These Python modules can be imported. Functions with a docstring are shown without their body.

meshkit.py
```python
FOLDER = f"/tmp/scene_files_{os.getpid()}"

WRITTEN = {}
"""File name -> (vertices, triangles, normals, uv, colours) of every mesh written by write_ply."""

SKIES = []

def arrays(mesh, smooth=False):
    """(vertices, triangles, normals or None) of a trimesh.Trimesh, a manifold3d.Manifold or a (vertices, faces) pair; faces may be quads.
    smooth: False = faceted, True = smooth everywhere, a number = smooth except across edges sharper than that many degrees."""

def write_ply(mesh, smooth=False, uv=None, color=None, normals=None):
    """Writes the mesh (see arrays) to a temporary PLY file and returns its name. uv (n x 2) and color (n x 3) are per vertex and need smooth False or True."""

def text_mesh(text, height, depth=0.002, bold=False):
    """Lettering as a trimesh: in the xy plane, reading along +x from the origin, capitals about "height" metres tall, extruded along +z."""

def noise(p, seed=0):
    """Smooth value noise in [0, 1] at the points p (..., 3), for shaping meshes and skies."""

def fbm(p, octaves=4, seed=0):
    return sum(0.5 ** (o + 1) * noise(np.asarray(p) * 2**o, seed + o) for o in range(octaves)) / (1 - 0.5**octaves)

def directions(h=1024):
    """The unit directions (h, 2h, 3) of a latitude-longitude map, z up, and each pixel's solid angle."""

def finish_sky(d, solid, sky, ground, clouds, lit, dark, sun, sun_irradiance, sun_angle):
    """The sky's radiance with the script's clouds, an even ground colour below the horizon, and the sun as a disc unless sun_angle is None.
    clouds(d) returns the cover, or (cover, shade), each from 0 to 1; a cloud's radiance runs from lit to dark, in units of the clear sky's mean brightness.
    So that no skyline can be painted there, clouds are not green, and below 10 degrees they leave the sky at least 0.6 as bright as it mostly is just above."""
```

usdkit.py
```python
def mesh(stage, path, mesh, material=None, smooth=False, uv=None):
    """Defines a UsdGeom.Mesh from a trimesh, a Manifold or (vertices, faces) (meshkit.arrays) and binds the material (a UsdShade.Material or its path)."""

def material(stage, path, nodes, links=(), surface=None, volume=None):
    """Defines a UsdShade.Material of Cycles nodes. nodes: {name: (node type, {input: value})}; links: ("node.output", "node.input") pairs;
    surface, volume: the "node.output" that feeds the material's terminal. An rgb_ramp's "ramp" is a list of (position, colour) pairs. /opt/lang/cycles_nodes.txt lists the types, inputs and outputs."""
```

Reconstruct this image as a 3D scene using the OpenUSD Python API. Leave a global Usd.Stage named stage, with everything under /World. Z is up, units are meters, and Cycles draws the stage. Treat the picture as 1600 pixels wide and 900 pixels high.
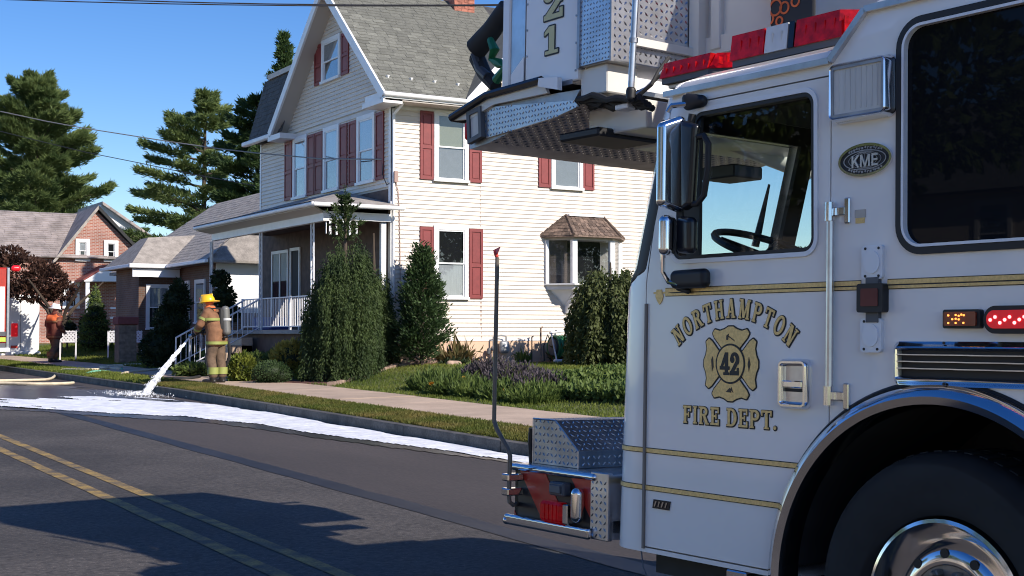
import math, random
import numpy as np, trimesh, manifold3d as m3
import shapely.geometry as sg
from shapely import affinity
from shapely.ops import unary_union
from pxr import Gf, Sdf, Usd, UsdGeom, UsdLux, UsdShade, Vt
import usdkit, meshkit

stage = Usd.Stage.CreateInMemory()
UsdGeom.SetStageUpAxis(stage, UsdGeom.Tokens.z)
UsdGeom.SetStageMetersPerUnit(stage, 1.0)
UsdGeom.Xform.Define(stage, '/World')
UsdGeom.Scope.Define(stage, '/World/Looks')
pi = math.pi

# ---------------------------------------------------------------- camera
FPX, YAW, PITCH = 2120.0, math.radians(30.9), math.atan(71 / 2120)
C = np.array([0, 0, 1.575])
_f0 = np.array([math.sin(YAW), math.cos(YAW), 0]); CR = np.array([math.cos(YAW), -math.sin(YAW), 0]); ZU = np.array([0, 0, 1.0])
CF = math.cos(PITCH) * _f0 + math.sin(PITCH) * ZU
CU = -math.sin(PITCH) * _f0 + math.cos(PITCH) * ZU
cam = UsdGeom.Camera.Define(stage, '/World/camera')
cam.CreateHorizontalApertureAttr(36.0); cam.CreateVerticalApertureAttr(20.25)
cam.CreateFocalLengthAttr(36.0 * FPX / 1600); cam.CreateClippingRangeAttr(Gf.Vec2f(0.1, 5000))
mm = Gf.Matrix4d(*CR, 0, *CU, 0, *(-CF), 0, *C, 1)
cam.AddTransformOp().Set(mm)
cam.CreateExposureAttr(0.70)

# ---------------------------------------------------------------- sky and sun
SUN_EL, SUN_AZ = math.radians(33), math.atan2(0.33, -0.944)
SUN = np.array([math.sin(SUN_AZ) * math.cos(SUN_EL), math.cos(SUN_AZ) * math.cos(SUN_EL), math.sin(SUN_EL)])
sky = UsdLux.DomeLight.Define(stage, '/World/sky')
sky.GetPrim().SetCustomDataByKey('kind', 'structure')
skm = usdkit.material(stage, '/World/Looks/sky', {
    's': ('sky_texture', {'sky_type': 'single_scattering', 'sun_disc': False, 'sun_elevation': SUN_EL, 'sun_rotation': SUN_AZ, 'altitude': 100.0, 'air_density': 1.0, 'aerosol_density': 0.25, 'ozone_density': 3.5}),
    'h': ('hsv', {'saturation': 1.3, 'hue': .514}), 'b': ('background_shader', {'strength': 0.09})}, [('s.color', 'h.color'), ('h.color', 'b.color')], surface='b.background')
UsdShade.MaterialBindingAPI.Apply(sky.GetPrim()).Bind(skm)
sun = UsdLux.DistantLight.Define(stage, '/World/sun')
sun.CreateIntensityAttr(0.96); sun.CreateAngleAttr(0.53); sun.CreateColorAttr(Gf.Vec3f(1.0, 0.92, 0.82)); sun.CreateNormalizeAttr(True)
_z = Gf.Vec3d(*SUN); _r = Gf.Rotation(Gf.Vec3d(0, 0, 1), _z)
sun.AddTransformOp().Set(Gf.Matrix4d().SetRotate(_r))

# ---------------------------------------------------------------- measuring: rays of the survey camera met with planes of the place
def ray(px, py): return CF + (px - 800) / FPX * CR + (450 - py) / FPX * CU
def pl(px, py, p, n):
    d = ray(px, py); p = np.asarray(p, float); n = np.asarray(n, float)
    return C + d * ((p - C) @ n) / (d @ n)
def onX(px, py, X): return pl(px, py, (X, 0, 0), (1, 0, 0))
def onY(px, py, Y): return pl(px, py, (0, Y, 0), (0, 1, 0))
def onZ(px, py, Z): return pl(px, py, (0, 0, Z), (0, 0, 1))
def onD(px, py, D): return pl(px, py, C + CF * D, CF)

# ---------------------------------------------------------------- terrain heights
def sst(x, a, b):
    t = np.clip((np.asarray(x, float) - a) / (b - a), 0, 1); return t * t * (3 - 2 * t)
def gut(Y):
    Y = np.asarray(Y, float)
    return np.where(Y < 27, .026 + .012 * (np.maximum(Y, -15) - 3.25), .311 + .005 * (np.minimum(Y, 200) - 27))
def road(X, Y): return gut(Y) + .0105 * np.maximum(5 - np.abs(np.asarray(X, float) - 3.2), -.5)
def hz(X, Y):
    X = np.asarray(X, float); k = gut(Y) + .14
    r = k + .05 * sst(X, 8.4, 9.2) + .02 * sst(X, 9.2, 10.9) + .34 * sst(X, 11.2, 14.3) + .15 * sst(X, 16, 40)
    l = k + .05 * sst(-X, 2, 3) + .2 * sst(-X, 4, 12)
    return np.where(X > 8.36, r, np.where(X < -1.96, l, road(X, Y)))
def gp(px, py):
    z = .5
    for _ in range(30):
        p = onZ(px, py, z); z = .5 * z + .5 * float(hz(p[0], p[1]))
    return np.array([p[0], p[1], float(hz(p[0], p[1]))])
def rp(px, py):
    z = .1
    for _ in range(20):
        p = onZ(px, py, z); z = float(road(p[0], p[1]))
    return p

# ---------------------------------------------------------------- objects
_used = {}
def numbered(parent, name):
    k = (parent, name); n = _used.get(k, 0); _used[k] = n + 1
    return name if n == 0 else f'{name}_{n:03d}'
class Th:
    def __init__(s, path, inv): s.path, s.inv = path, inv
def cdata(prim, label=None, cat=None, group=None, kind=None):
    for k, v in (('label', label), ('category', cat), ('group', group), ('kind', kind)):
        if v: prim.SetCustomDataByKey(k, v)
def thing(name, label, cat, loc=(0, 0, 0), group=None, kind=None, M=None):
    """an Xform at the thing's base; parts() below are given in world space, or in the thing's own space when local=True"""
    p = '/World/' + numbered('/World', name)
    x = UsdGeom.Xform.Define(stage, p)
    if M is None:
        M = np.eye(4); M[:3, 3] = loc
    x.AddTransformOp().Set(Gf.Matrix4d(*np.asarray(M, float).T.ravel()))
    cdata(x.GetPrim(), label, cat, group, kind)
    return Th(p, np.linalg.inv(M))
def arr(mesh): 
    v, f, _ = meshkit.arrays(mesh, False); return v, f
def part(parent, name, mesh, mat, smooth=30, label=None, local=False, kind=None):
    v, f = arr(mesh)
    if len(f) == 0: return parent
    inv = parent.inv
    if not local: v = v @ inv[:3, :3].T + inv[:3, 3]
    p = parent.path + '/' + numbered(parent.path, name)
    m = usdkit.mesh(stage, p, (v, f), M[mat], smooth=smooth)
    cdata(m.GetPrim(), label, None, None, kind)
    return Th(p, inv)
def single(name, mesh, mat, label=None, cat=None, group=None, kind=None, smooth=30):
    v, f = arr(mesh)
    p = '/World/' + numbered('/World', name)
    m = usdkit.mesh(stage, p, (v, f), M[mat], smooth=smooth)
    cdata(m.GetPrim(), label, cat, group, kind)
    return Th(p, np.eye(4))
def copy_of(src, name, label, cat, loc, rz=0, group=None, s=1.0):
    p = '/World/' + numbered('/World', name)
    x = UsdGeom.Xform.Define(stage, p)
    c, q = math.cos(rz) * s, math.sin(rz) * s
    x.GetPrim().GetReferences().AddInternalReference(src.path)
    x.ClearXformOpOrder()
    x.MakeMatrixXform().Set(Gf.Matrix4d(c, q, 0, 0, -q, c, 0, 0, 0, 0, s, 0, *map(float, loc), 1))
    cdata(x.GetPrim(), label, cat, group); x.GetPrim().SetInstanceable(True)

# ---------------------------------------------------------------- mesh makers
def cat_(ms):
    vs, fs, n = [], [], 0
    for m in ms:
        v, f = arr(m); vs.append(v); fs.append(f + n); n += len(v)
    return (np.vstack(vs), np.vstack(fs)) if vs else (np.zeros((0, 3)), np.zeros((0, 3), int))
BF = np.array([[0, 2, 1], [0, 3, 2], [4, 5, 6], [4, 6, 7], [0, 1, 5], [0, 5, 4], [1, 2, 6], [1, 6, 5], [2, 3, 7], [2, 7, 6], [3, 0, 4], [3, 4, 7]])
def box(x0, x1, y0, y1, z0, z1, c=0):
    x0, x1 = sorted((x0, x1)); y0, y1 = sorted((y0, y1)); z0, z1 = sorted((z0, z1))
    if c > 0:
        c = min(c, .45 * min(x1 - x0, y1 - y0, z1 - z0)); P = []
        for sx in (0, 1):
            for sy in (0, 1):
                for sz in (0, 1):
                    p = np.array([(x0, x1)[sx], (y0, y1)[sy], (z0, z1)[sz]], float); d = np.array([1 - 2 * sx, 1 - 2 * sy, 1 - 2 * sz]) * c
                    for k in range(3):
                        q = p + d; q[k] -= d[k]; P.append(q)
        return m3.Manifold.hull_points(np.array(P))
    v = np.array([[x0, y0, z0], [x1, y0, z0], [x1, y1, z0], [x0, y1, z0], [x0, y0, z1], [x1, y0, z1], [x1, y1, z1], [x0, y1, z1]], float)
    return v, BF
def hexa(b, t):
    """8 corners: bottom ring (ccw from above), top ring"""
    return np.vstack([b, t]).astype(float), BF
def tube(path, r, n=8, cap=True):
    path = np.asarray(path, float); k = len(path); r = np.broadcast_to(np.asarray(r, float), (k,))
    t = np.gradient(path, axis=0); t /= np.maximum(np.linalg.norm(t, axis=1, keepdims=True), 1e-9)
    up = np.array([0, 0, 1.0]) if abs(t[0, 2]) < .9 else np.array([1.0, 0, 0])
    a = np.cross(t[0], up); a /= np.linalg.norm(a); rings = []
    for i in range(k):
        a = a - t[i] * (a @ t[i]); a /= np.linalg.norm(a); b = np.cross(t[i], a)
        th = np.arange(n) * 2 * pi / n
        rings.append(path[i] + r[i] * (np.cos(th)[:, None] * a + np.sin(th)[:, None] * b))
    v = np.vstack(rings); f = []
    for i in range(k - 1):
        for j in range(n):
            p, q = i * n + j, i * n + (j + 1) % n
            f += [[p, q, q + n], [p, q + n, p + n]]
    if cap:
        v = np.vstack([v, path[0], path[-1]]); c0, c1 = k * n, k * n + 1
        for j in range(n):
            f += [[c0, (j + 1) % n, j], [c1, (k - 1) * n + j, (k - 1) * n + (j + 1) % n]]
    return v, np.array(f)
def rod(p, q, r, r1=None, n=8): return tube([p, q], [r, r if r1 is None else r1], n)
def ext(poly, h):
    ps = [g for g in getattr(poly, 'geoms', [poly]) if g.geom_type == 'Polygon' and g.area > 1e-9]
    return cat_([(lambda t: (np.array(t.vertices), np.array(t.faces)))(trimesh.creation.extrude_polygon(g, h, engine='earcut')) for g in ps])
def tf(mesh, A, o=(0, 0, 0)):
    v, f = arr(mesh); A = np.asarray(A, float); v = v @ A.T + np.asarray(o, float)
    if np.linalg.det(A) < 0: f = f[:, ::-1]
    return v, f
def lathe(prof, n=48, a0=0, a1=2 * pi, axis='z'):
    """prof: (radius, height) pairs, turned about z (or about y)"""
    prof = np.asarray(prof, float); full = abs(a1 - a0 - 2 * pi) < 1e-6; m = n if full else n + 1
    th = a0 + (a1 - a0) * np.arange(m) / n; k = len(prof)
    v = np.stack([np.outer(np.cos(th), prof[:, 0]), np.outer(np.sin(th), prof[:, 0]), np.broadcast_to(prof[:, 1], (m, k))], -1).reshape(-1, 3); f = []
    for i in range(n):
        j = (i + 1) % m
        for q in range(k - 1):
            a, b, c, d = i * k + q, j * k + q, j * k + q + 1, i * k + q + 1
            f += [[a, b, c], [a, c, d]]
    f = np.array(f)
    if axis == 'y': v = v[:, [0, 2, 1]]; f = f[:, ::-1]
    return v, f
def rrect(x0, y0, x1, y1, r, seg=8): return sg.box(x0 + r, y0 + r, x1 - r, y1 - r).buffer(r, quad_segs=seg)
def man(mesh):
    v, f = arr(mesh)
    t = trimesh.Trimesh(v, f, process=True); t.merge_vertices()
    return m3.Manifold(m3.Mesh(np.asarray(t.vertices, np.float32), np.asarray(t.faces, np.uint32)))
def grid(xs, ys, zf):
    X, Y = np.meshgrid(xs, ys, indexing='ij'); Z = zf(X, Y); nx, ny = X.shape
    v = np.stack([X, Y, Z], -1).reshape(-1, 3); i = np.arange(nx * ny).reshape(nx, ny)
    a, b, c, d = i[:-1, :-1].ravel(), i[1:, :-1].ravel(), i[1:, 1:].ravel(), i[:-1, 1:].ravel()
    return v, np.vstack([np.stack([a, b, c], 1), np.stack([a, c, d], 1)])

def each_piece(parent, name, mesh, mat_, most=300, key=None):
    """a run of eight-cornered pieces as parts of their own, the nearest ones first; what is past the limit stays one part"""
    V = np.asarray(mesh[0]).reshape(-1, 8, 3); o = np.argsort(key(V.mean(1))) if key else np.arange(len(V))
    for i in o[:most]: part(parent, name, (V[i], BF), mat_, smooth=False)
    r = V[o[most:]]
    if len(r): part(parent, name + '_course', (r.reshape(-1, 3), np.vstack([BF + 8 * i for i in range(len(r))])), mat_, smooth=False, kind='stuff')

# ---------------------------------------------------------------- materials
M = {}
def mat(name, col, rough=.6, metal=0., var=0., vs=3., col2=None, bump=0., bs=40., bd=.01, spec=.5, coat=0., fine=0., fs=60., emit=None, speck=0., trans=0., island=0., world=False, stretch=None, **kw):
    """base colour with a coarse and a fine noise, per-piece tone and a bump"""
    n = {'p': ('principled_bsdf', dict(base_color=col, roughness=rough, metallic=metal, specular_ior_level=spec, coat_weight=coat, transmission_weight=trans, **kw))}; L = []
    n['tc'] = ('texture_coordinate', {}); src = 'tc.object'
    if world: n['g'] = ('geometry', {}); src = 'g.position'
    if stretch is not None:
        n['mp'] = ('mapping', {'scale': stretch}); L.append((src, 'mp.vector')); src = 'mp.vector'
    cur = None
    if var > 0 or col2 is not None:
        c2 = col2 if col2 is not None else tuple(c * (1 - var) for c in col)
        c1 = col if col2 is not None else tuple(min(1, c * (1 + var * .6)) for c in col)
        n['n1'] = ('noise_texture', {'scale': vs, 'detail': 5.0, 'roughness': .6}); L.append((src, 'n1.vector'))
        n['r1'] = ('rgb_ramp', {'ramp': [(.36, c2), (.64, c1)]}); L.append(('n1.fac', 'r1.fac')); cur = 'r1.color'
    if fine > 0:
        n['n2'] = ('noise_texture', {'scale': fs, 'detail': 3.0}); L.append((src, 'n2.vector'))
        n['r2'] = ('rgb_ramp', {'ramp': [(.3, (1 - fine,) * 3), (.7, (1 + fine * .7,) * 3)]}); L.append(('n2.fac', 'r2.fac'))
        n['m2'] = ('mix_color', {'blend_type': 'multiply', 'fac': 1.0, 'a': col, 'use_clamp_result': False}); L.append(('r2.color', 'm2.b'))
        if cur: L.append((cur, 'm2.a'))
        cur = 'm2.result'
    if speck > 0:
        n['vs'] = ('voronoi_texture', {'scale': 42.0}); n['rv'] = ('rgb_ramp', {'ramp': [(.0, (1 + speck,) * 3), (.12, (1 + speck,) * 3), (.2, (1, 1, 1))]}); n['ns'] = ('noise_texture', {'scale': 9.0}); n['mv'] = ('mix_color', {'blend_type': 'multiply', 'fac': 1.0, 'use_clamp_result': False})
        L += [(src, 'vs.vector'), ('vs.distance', 'rv.fac'), (cur, 'mv.a'), ('rv.color', 'mv.b')]; cur = 'mv.result'
    if island > 0:
        n['gi'] = ('geometry', {}); n['oi'] = ('object_info', {})
        n['ad'] = ('math', {'math_type': 'add'}); n['fr'] = ('math', {'math_type': 'fraction'})
        L += [('gi.random_per_island', 'ad.value1'), ('oi.random', 'ad.value2'), ('ad.value', 'fr.value1')]
        n['r3'] = ('rgb_ramp', {'ramp': [(0, (1 - island,) * 3), (1, (1 + island * .7,) * 3)]}); L.append(('fr.value', 'r3.fac'))
        n['m3'] = ('mix_color', {'blend_type': 'multiply', 'fac': 1.0, 'a': col, 'use_clamp_result': False}); L.append(('r3.color', 'm3.b'))
        if cur: L.append((cur, 'm3.a'))
        cur = 'm3.result'
    if cur: L.append((cur, 'p.base_color'))
    if bump > 0:
        n['nb'] = ('noise_texture', {'scale': bs, 'detail': 4.0}); n['bp'] = ('bump', {'strength': bump, 'distance': bd})
        L += [(src, 'nb.vector'), ('nb.fac', 'bp.height'), ('bp.normal', 'p.normal')]
    if emit: n['p'][1]['emission_color'] = emit[0]; n['p'][1]['emission_strength'] = emit[1]
    M[name] = usdkit.material(stage, '/World/Looks/' + name, n, L, surface='p.BSDF')
def leafmat(name, col, col2, vs=1.5, trans=.3, island=.35, rough=.6):
    n = {'tc': ('geometry', {}), 'n1': ('noise_texture', {'scale': vs, 'detail': 3.0}), 'r1': ('rgb_ramp', {'ramp': [(.35, col2), (.65, col)]}),
         'oi': ('object_info', {}), 'r3': ('rgb_ramp', {'ramp': [(0, (1 - island,) * 3), (1, (1 + island,) * 3)]}),
         'm3': ('mix_color', {'blend_type': 'multiply', 'fac': 1.0, 'use_clamp_result': False}),
         'd': ('principled_bsdf', {'roughness': rough, 'specular_ior_level': .3}), 't': ('translucent_bsdf', {}), 'x': ('mix_closure', {'fac': trans})}
    L = [('tc.position', 'n1.vector'), ('n1.fac', 'r1.fac'), ('tc.random_per_island', 'r3.fac'), ('r1.color', 'm3.a'), ('r3.color', 'm3.b'), ('m3.result', 'd.base_color'), ('m3.result', 't.color'), ('d.BSDF', 'x.closure1'), ('t.BSDF', 'x.closure2')]
    M[name] = usdkit.material(stage, '/World/Looks/' + name, n, L, surface='x.closure')
def panemat(name, tint, base=.05, rough=.0, refl=(1, 1, 1), pw=4.0):
    M[name] = usdkit.material(stage, '/World/Looks/' + name, {'t': ('transparent_bsdf', {'color': tint}), 'g': ('glossy_bsdf', {'roughness': rough, 'color': refl}), 'f': ('layer_weight', {'blend': .5}), 'w': ('math', {'math_type': 'power', 'value2': pw}), 'a': ('math', {'math_type': 'multiply_add', 'value2': .85, 'value3': base}), 'x': ('mix_closure', {})},
        [('f.facing', 'w.value1'), ('w.value', 'a.value1'), ('a.value', 'x.fac'), ('t.BSDF', 'x.closure1'), ('g.BSDF', 'x.closure2')], surface='x.closure')
# ---- palette
mat('asphalt', (.068, .059, .052), .85, var=.35, vs=.5, fine=.5, fs=26, speck=1.6, bump=.6, bs=70, world=True)
mat('asphalt_patch', (.061, .049, .042), .8, var=.25, vs=.35, fine=.22, fs=45, bump=.25, bs=60, world=True, stretch=(1, .25, 1))
mat('tar', (.022, .022, .024), .55, var=.3, vs=1.2, world=True)
mat('wet', (.045, .042, .04), .28, var=.3, vs=1.0, bump=.12, bs=3, world=True)
mat('yellow_paint', (.36, .235, .065), .8, col2=(.09, .075, .058), vs=5, fine=.4, fs=60, world=True)
mat('foam', (.86, .87, .9), .5, var=.2, vs=5, bump=1.0, bs=14, world=True)
mat('concrete', (.50, .375, .275), .85, var=.16, vs=1.3, fine=.16, fs=70, bump=.2, bs=80, island=.08, world=True)
mat('kerbstone', (.085, .08, .075), .85, var=.4, vs=3, fine=.3, fs=40, bump=.5, bs=40, world=True, island=.1)
mat('soil', (.12, .13, .04), .95, col2=(.08, .10, .025), vs=2.5, fine=.4, fs=30, world=True)
mat('mulch', (.15, .062, .045), .95, var=.5, vs=8, fine=.5, fs=40, bump=1.0, bs=30, world=True)
mat('edging', (.34, .24, .18), .85, var=.3, vs=12, island=.3, world=True)
leafmat('grass', (.32, .36, .07), (.18, .25, .04), vs=.9, trans=.35)
leafmat('grass_dry', (.33, .27, .08), (.16, .20, .035), vs=1.2, trans=.3)
leafmat('pine', (.12, .20, .06), (.06, .11, .035), vs=.6, trans=.25)
leafmat('pine_light', (.28, .36, .12), (.13, .20, .065), vs=.6, trans=.25)
leafmat('spruce', (.095, .16, .055), (.045, .09, .028), vs=2, trans=.2)
leafmat('weeping', (.115, .17, .05), (.04, .075, .024), vs=1.5, trans=.25)
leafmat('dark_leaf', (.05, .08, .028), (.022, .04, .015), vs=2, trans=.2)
leafmat('green_leaf', (.25, .34, .085), (.12, .19, .045), vs=2, trans=.3)
leafmat('lime_leaf', (.36, .40, .07), (.20, .27, .05), vs=3, trans=.35)
leafmat('gold_leaf', (.80, .64, .14), (.58, .46, .09), vs=4, trans=.35)
leafmat('maple', (.15, .075, .05), (.07, .035, .026), vs=2, trans=.3)
leafmat('lavender', (.20, .165, .18), (.12, .10, .115), vs=5, trans=.2)
leafmat('flower', (.85, .45, .05), (.75, .3, .03), vs=5, trans=.2)
leafmat('rose_leaf', (.26, .17, .07), (.13, .14, .05), vs=8, trans=.3)
mat('bark', (.075, .055, .04), .9, var=.4, vs=6, bump=.8, bs=20, stretch=(1, 1, .2))
mat('siding', (.68, .60, .515), .55, var=.05, vs=1.5, fine=.04, fs=20, island=.03, world=True)
mat('siding_back', (.5, .45, .38), .7)
mat('trim', (.76, .75, .74), .45, var=.05, vs=4)
mat('shutter', (.22, .036, .034), .5, var=.12, vs=8, island=.05)
mat('shingle', (.17, .17, .145), .9, var=.15, vs=4, fine=.3, fs=50, island=.22, world=True)
mat('shingle_dark', (.06, .06, .062), .9, var=.3, vs=5, fine=.3, fs=40, island=.3, world=True)
mat('shingle_tan', (.38, .34, .30), .9, var=.25, vs=4, fine=.3, fs=50, island=.3, world=True)
mat('shake', (.18, .125, .095), .85, var=.4, vs=8, fine=.3, fs=30, island=.5, world=True)
mat('slate', (.36, .31, .29), .8, var=.3, vs=1.5, island=.45, world=True)
mat('foundation', (.66, .46, .32), .85, var=.1, vs=2, bump=.2, bs=30)
mat('soffit', (.48, .43, .38), .7)
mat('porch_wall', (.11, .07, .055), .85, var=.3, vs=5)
mat('porch_floor', (.25, .23, .22), .7, var=.2)
mat('iron_white', (.66, .66, .68), .4)
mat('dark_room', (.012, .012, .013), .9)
mat('curtain', (.62, .62, .60), .9, var=.1, vs=12, stretch=(4, 4, .3))
mat('blind', (.42, .42, .39), .8, var=.06, vs=6)
mat('gold_blind', (.45, .45, .30), .8)
mat('chimney_brick', (.32, .12, .08), .85, var=.3, vs=8, island=.3)
mat('wire', (.03, .03, .035), .6)
mat('wire_pale', (.22, .22, .21), .6)
mat('cable', (.36, .24, .2), .7)
mat('meter', (.33, .34, .35), .45, var=.2, metal=.3)
mat('green_hose', (.02, .16, .06), .45, island=.2)
mat('blue_tarp', (.02, .06, .3), .6)
mat('red_cap', (.20, .05, .045), .8, var=.3)
mat('pillar_brick', (.22, .16, .12), .85, var=.3, vs=7, island=.25)
mat('white_board', (.80, .80, .80), .5)
# fire engine
mat('paint', (.82, .785, .735), .22, var=.03, vs=1.2, bump=.12, bs=2.2, bd=.02, coat=.6, coat_roughness=.04)
mat('paint_beige', (.66, .64, .58), .35, var=.06, vs=2, coat=.3)
mat('gold', (.74, .52, .21), .38, metal=.35, var=.15, vs=90)
mat('black', (.012, .012, .013), .5)
mat('black_gloss', (.010, .010, .012), .22)
mat('black_matte', (.02, .02, .021), .75, var=.2, vs=10)
mat('chrome', (.78, .78, .80), .10, metal=1.0, var=.04, vs=6)
mat('alu', (.62, .62, .64), .30, metal=1.0, var=.15, vs=8)
mat('alu_dark', (.38, .38, .40), .38, metal=1.0, var=.2, vs=8)
mat('tread', (.60, .60, .63), .24, metal=1.0, var=.12, vs=10)
mat('rubber', (.009, .009, .0095), .8, var=.25, vs=12)
mat('red_lens', (.34, .003, .006), .25, var=.6, vs=22, spec=.25, coat=.15, coat_roughness=.1, emit=((.8, .0, .004), .05))
mat('red_lit', (.8, .02, .03), .3, emit=((1, .01, .02), .14))
mat('led_red', (1, .3, .3), .3, emit=((1, .3, .3), 1.8))
mat('led_amber', (1, .5, .1), .3, emit=((1, .35, .06), 1.3))
mat('amber_lens', (.22, .03, .01), .25, coat=.5)
mat('clear_lens', (.62, .60, .56), .18, var=.12, vs=9, coat=.6, stretch=(1, 1, .15))
mat('red_paint', (.42, .022, .012), .35, coat=.4, var=.12, vs=12)
mat('plastic_grey', (.08, .085, .095), .5)
mat('outlet', (.78, .78, .78), .4)
mat('chev_dark', (.022, .016, .014), .4)
mat('hub_brown', (.25, .21, .17), .45, metal=.6, var=.3, vs=14)
mat('seal', (.19, .155, .13), .6)
mat('pole', (.17, .145, .12), .45, var=.15, metal=.3)
mat('red_plastic', (.60, .05, .03), .5)
mat('interior', (.018, .018, .02), .8, var=.3, vs=4)
mat('seat', (.03, .03, .033), .85)
panemat('wind_glass', (.93, .98, .97), .02)
panemat('door_glass', (.97, .98, .98), .015)
panemat('porch_glass', (.85, .86, .87), .006, pw=12.0)
panemat('house_glass', (.80, .82, .84), .05, pw=3.0)
M['tint_glass'] = usdkit.material(stage, '/World/Looks/tint_glass', {'p': ('principled_bsdf', {'base_color': (.006, .006, .007), 'roughness': .015, 'specular_ior_level': .14})}, [], surface='p.BSDF')
# people
mat('turnout', (.22, .105, .052), .85, var=.25, vs=9, bump=.4, bs=14)
mat('turnout_dark', (.13, .085, .055), .85, var=.3, vs=9, bump=.4, bs=14)
mat('lime_tape', (.28, .31, .08), .6)
mat('silver_tape', (.6, .6, .58), .4)
mat('helmet_yellow', (.90, .52, .02), .3, coat=.4)
mat('helmet_white', (.85, .85, .83), .3, coat=.4)
mat('orange_cloth', (.75, .17, .05), .85, var=.2, vs=8)
mat('maroon', (.16, .045, .03), .85, var=.2, vs=8)
mat('skin', (.52, .31, .22), .6)
mat('boot', (.018, .017, .016), .5)
mat('hose_cream', (.66, .56, .40), .8, var=.15, vs=6)
mat('hose_green', (.16, .42, .28), .8, var=.15, vs=6)
mat('hose_black', (.02, .02, .022), .7)
mat('bottle', (.16, .16, .15), .5, metal=.2)
mat('siding_reflection', (.22, .17, .14), .8, var=.15, vs=6, stretch=(1, 1, 8))  # brown lined colour standing in for siding reflected in the bay glass
mat('neon', (.42, .55, .06), .5)
M['water'] = usdkit.material(stage, '/World/Looks/water', {'d': ('principled_bsdf', {'base_color': (.88, .9, .93), 'roughness': .35}), 't': ('transparent_bsdf', {}), 'x': ('mix_closure', {'fac': .5}), 'tc': ('geometry', {}), 'mp': ('mapping', {'scale': (9, 9, 9)}), 'n': ('noise_texture', {'scale': 1.5, 'detail': 4.0}), 'r': ('rgb_ramp', {'ramp': [(.38, (.03,) * 3), (.70, (.50,) * 3)]})},
    [('tc.position', 'mp.vector'), ('mp.vector', 'n.vector'), ('n.fac', 'r.fac'), ('r.color', 'x.fac'), ('t.BSDF', 'x.closure1'), ('d.BSDF', 'x.closure2')], surface='x.closure')
# far brickwork as a material
def brickmat(name, c1, c2, mo, sc=1.0):
    M[name] = usdkit.material(stage, '/World/Looks/' + name, {'g': ('geometry', {}), 's': ('separate_xyz', {}), 'a': ('math', {'math_type': 'add'}), 'c': ('combine_xyz', {}),
        'b': ('brick_texture', {'color1': c1, 'color2': c2, 'mortar': mo, 'scale': sc, 'mortar_size': .012, 'brick_width': .22, 'row_height': .075}), 'n': ('noise_texture', {'scale': 1.2, 'detail': 4.0}), 'r': ('rgb_ramp', {'ramp': [(.3, (.75,) * 3), (.7, (1.15,) * 3)]}),
        'm': ('mix_color', {'blend_type': 'multiply', 'fac': 1.0, 'use_clamp_result': False}), 'p': ('principled_bsdf', {'roughness': .9})},
        [('g.position', 's.vector'), ('s.x', 'a.value1'), ('s.y', 'a.value2'), ('a.value', 'c.x'), ('s.z', 'c.y'), ('c.vector', 'b.vector'), ('g.position', 'n.vector'), ('n.fac', 'r.fac'), ('b.color', 'm.a'), ('r.color', 'm.b'), ('m.result', 'p.base_color')], surface='p.BSDF')
brickmat('brick_red', (.36, .13, .085), (.28, .10, .07), (.42, .34, .30))
brickmat('brick_brown', (.12, .065, .042), (.17, .09, .06), (.15, .12, .10))
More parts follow.
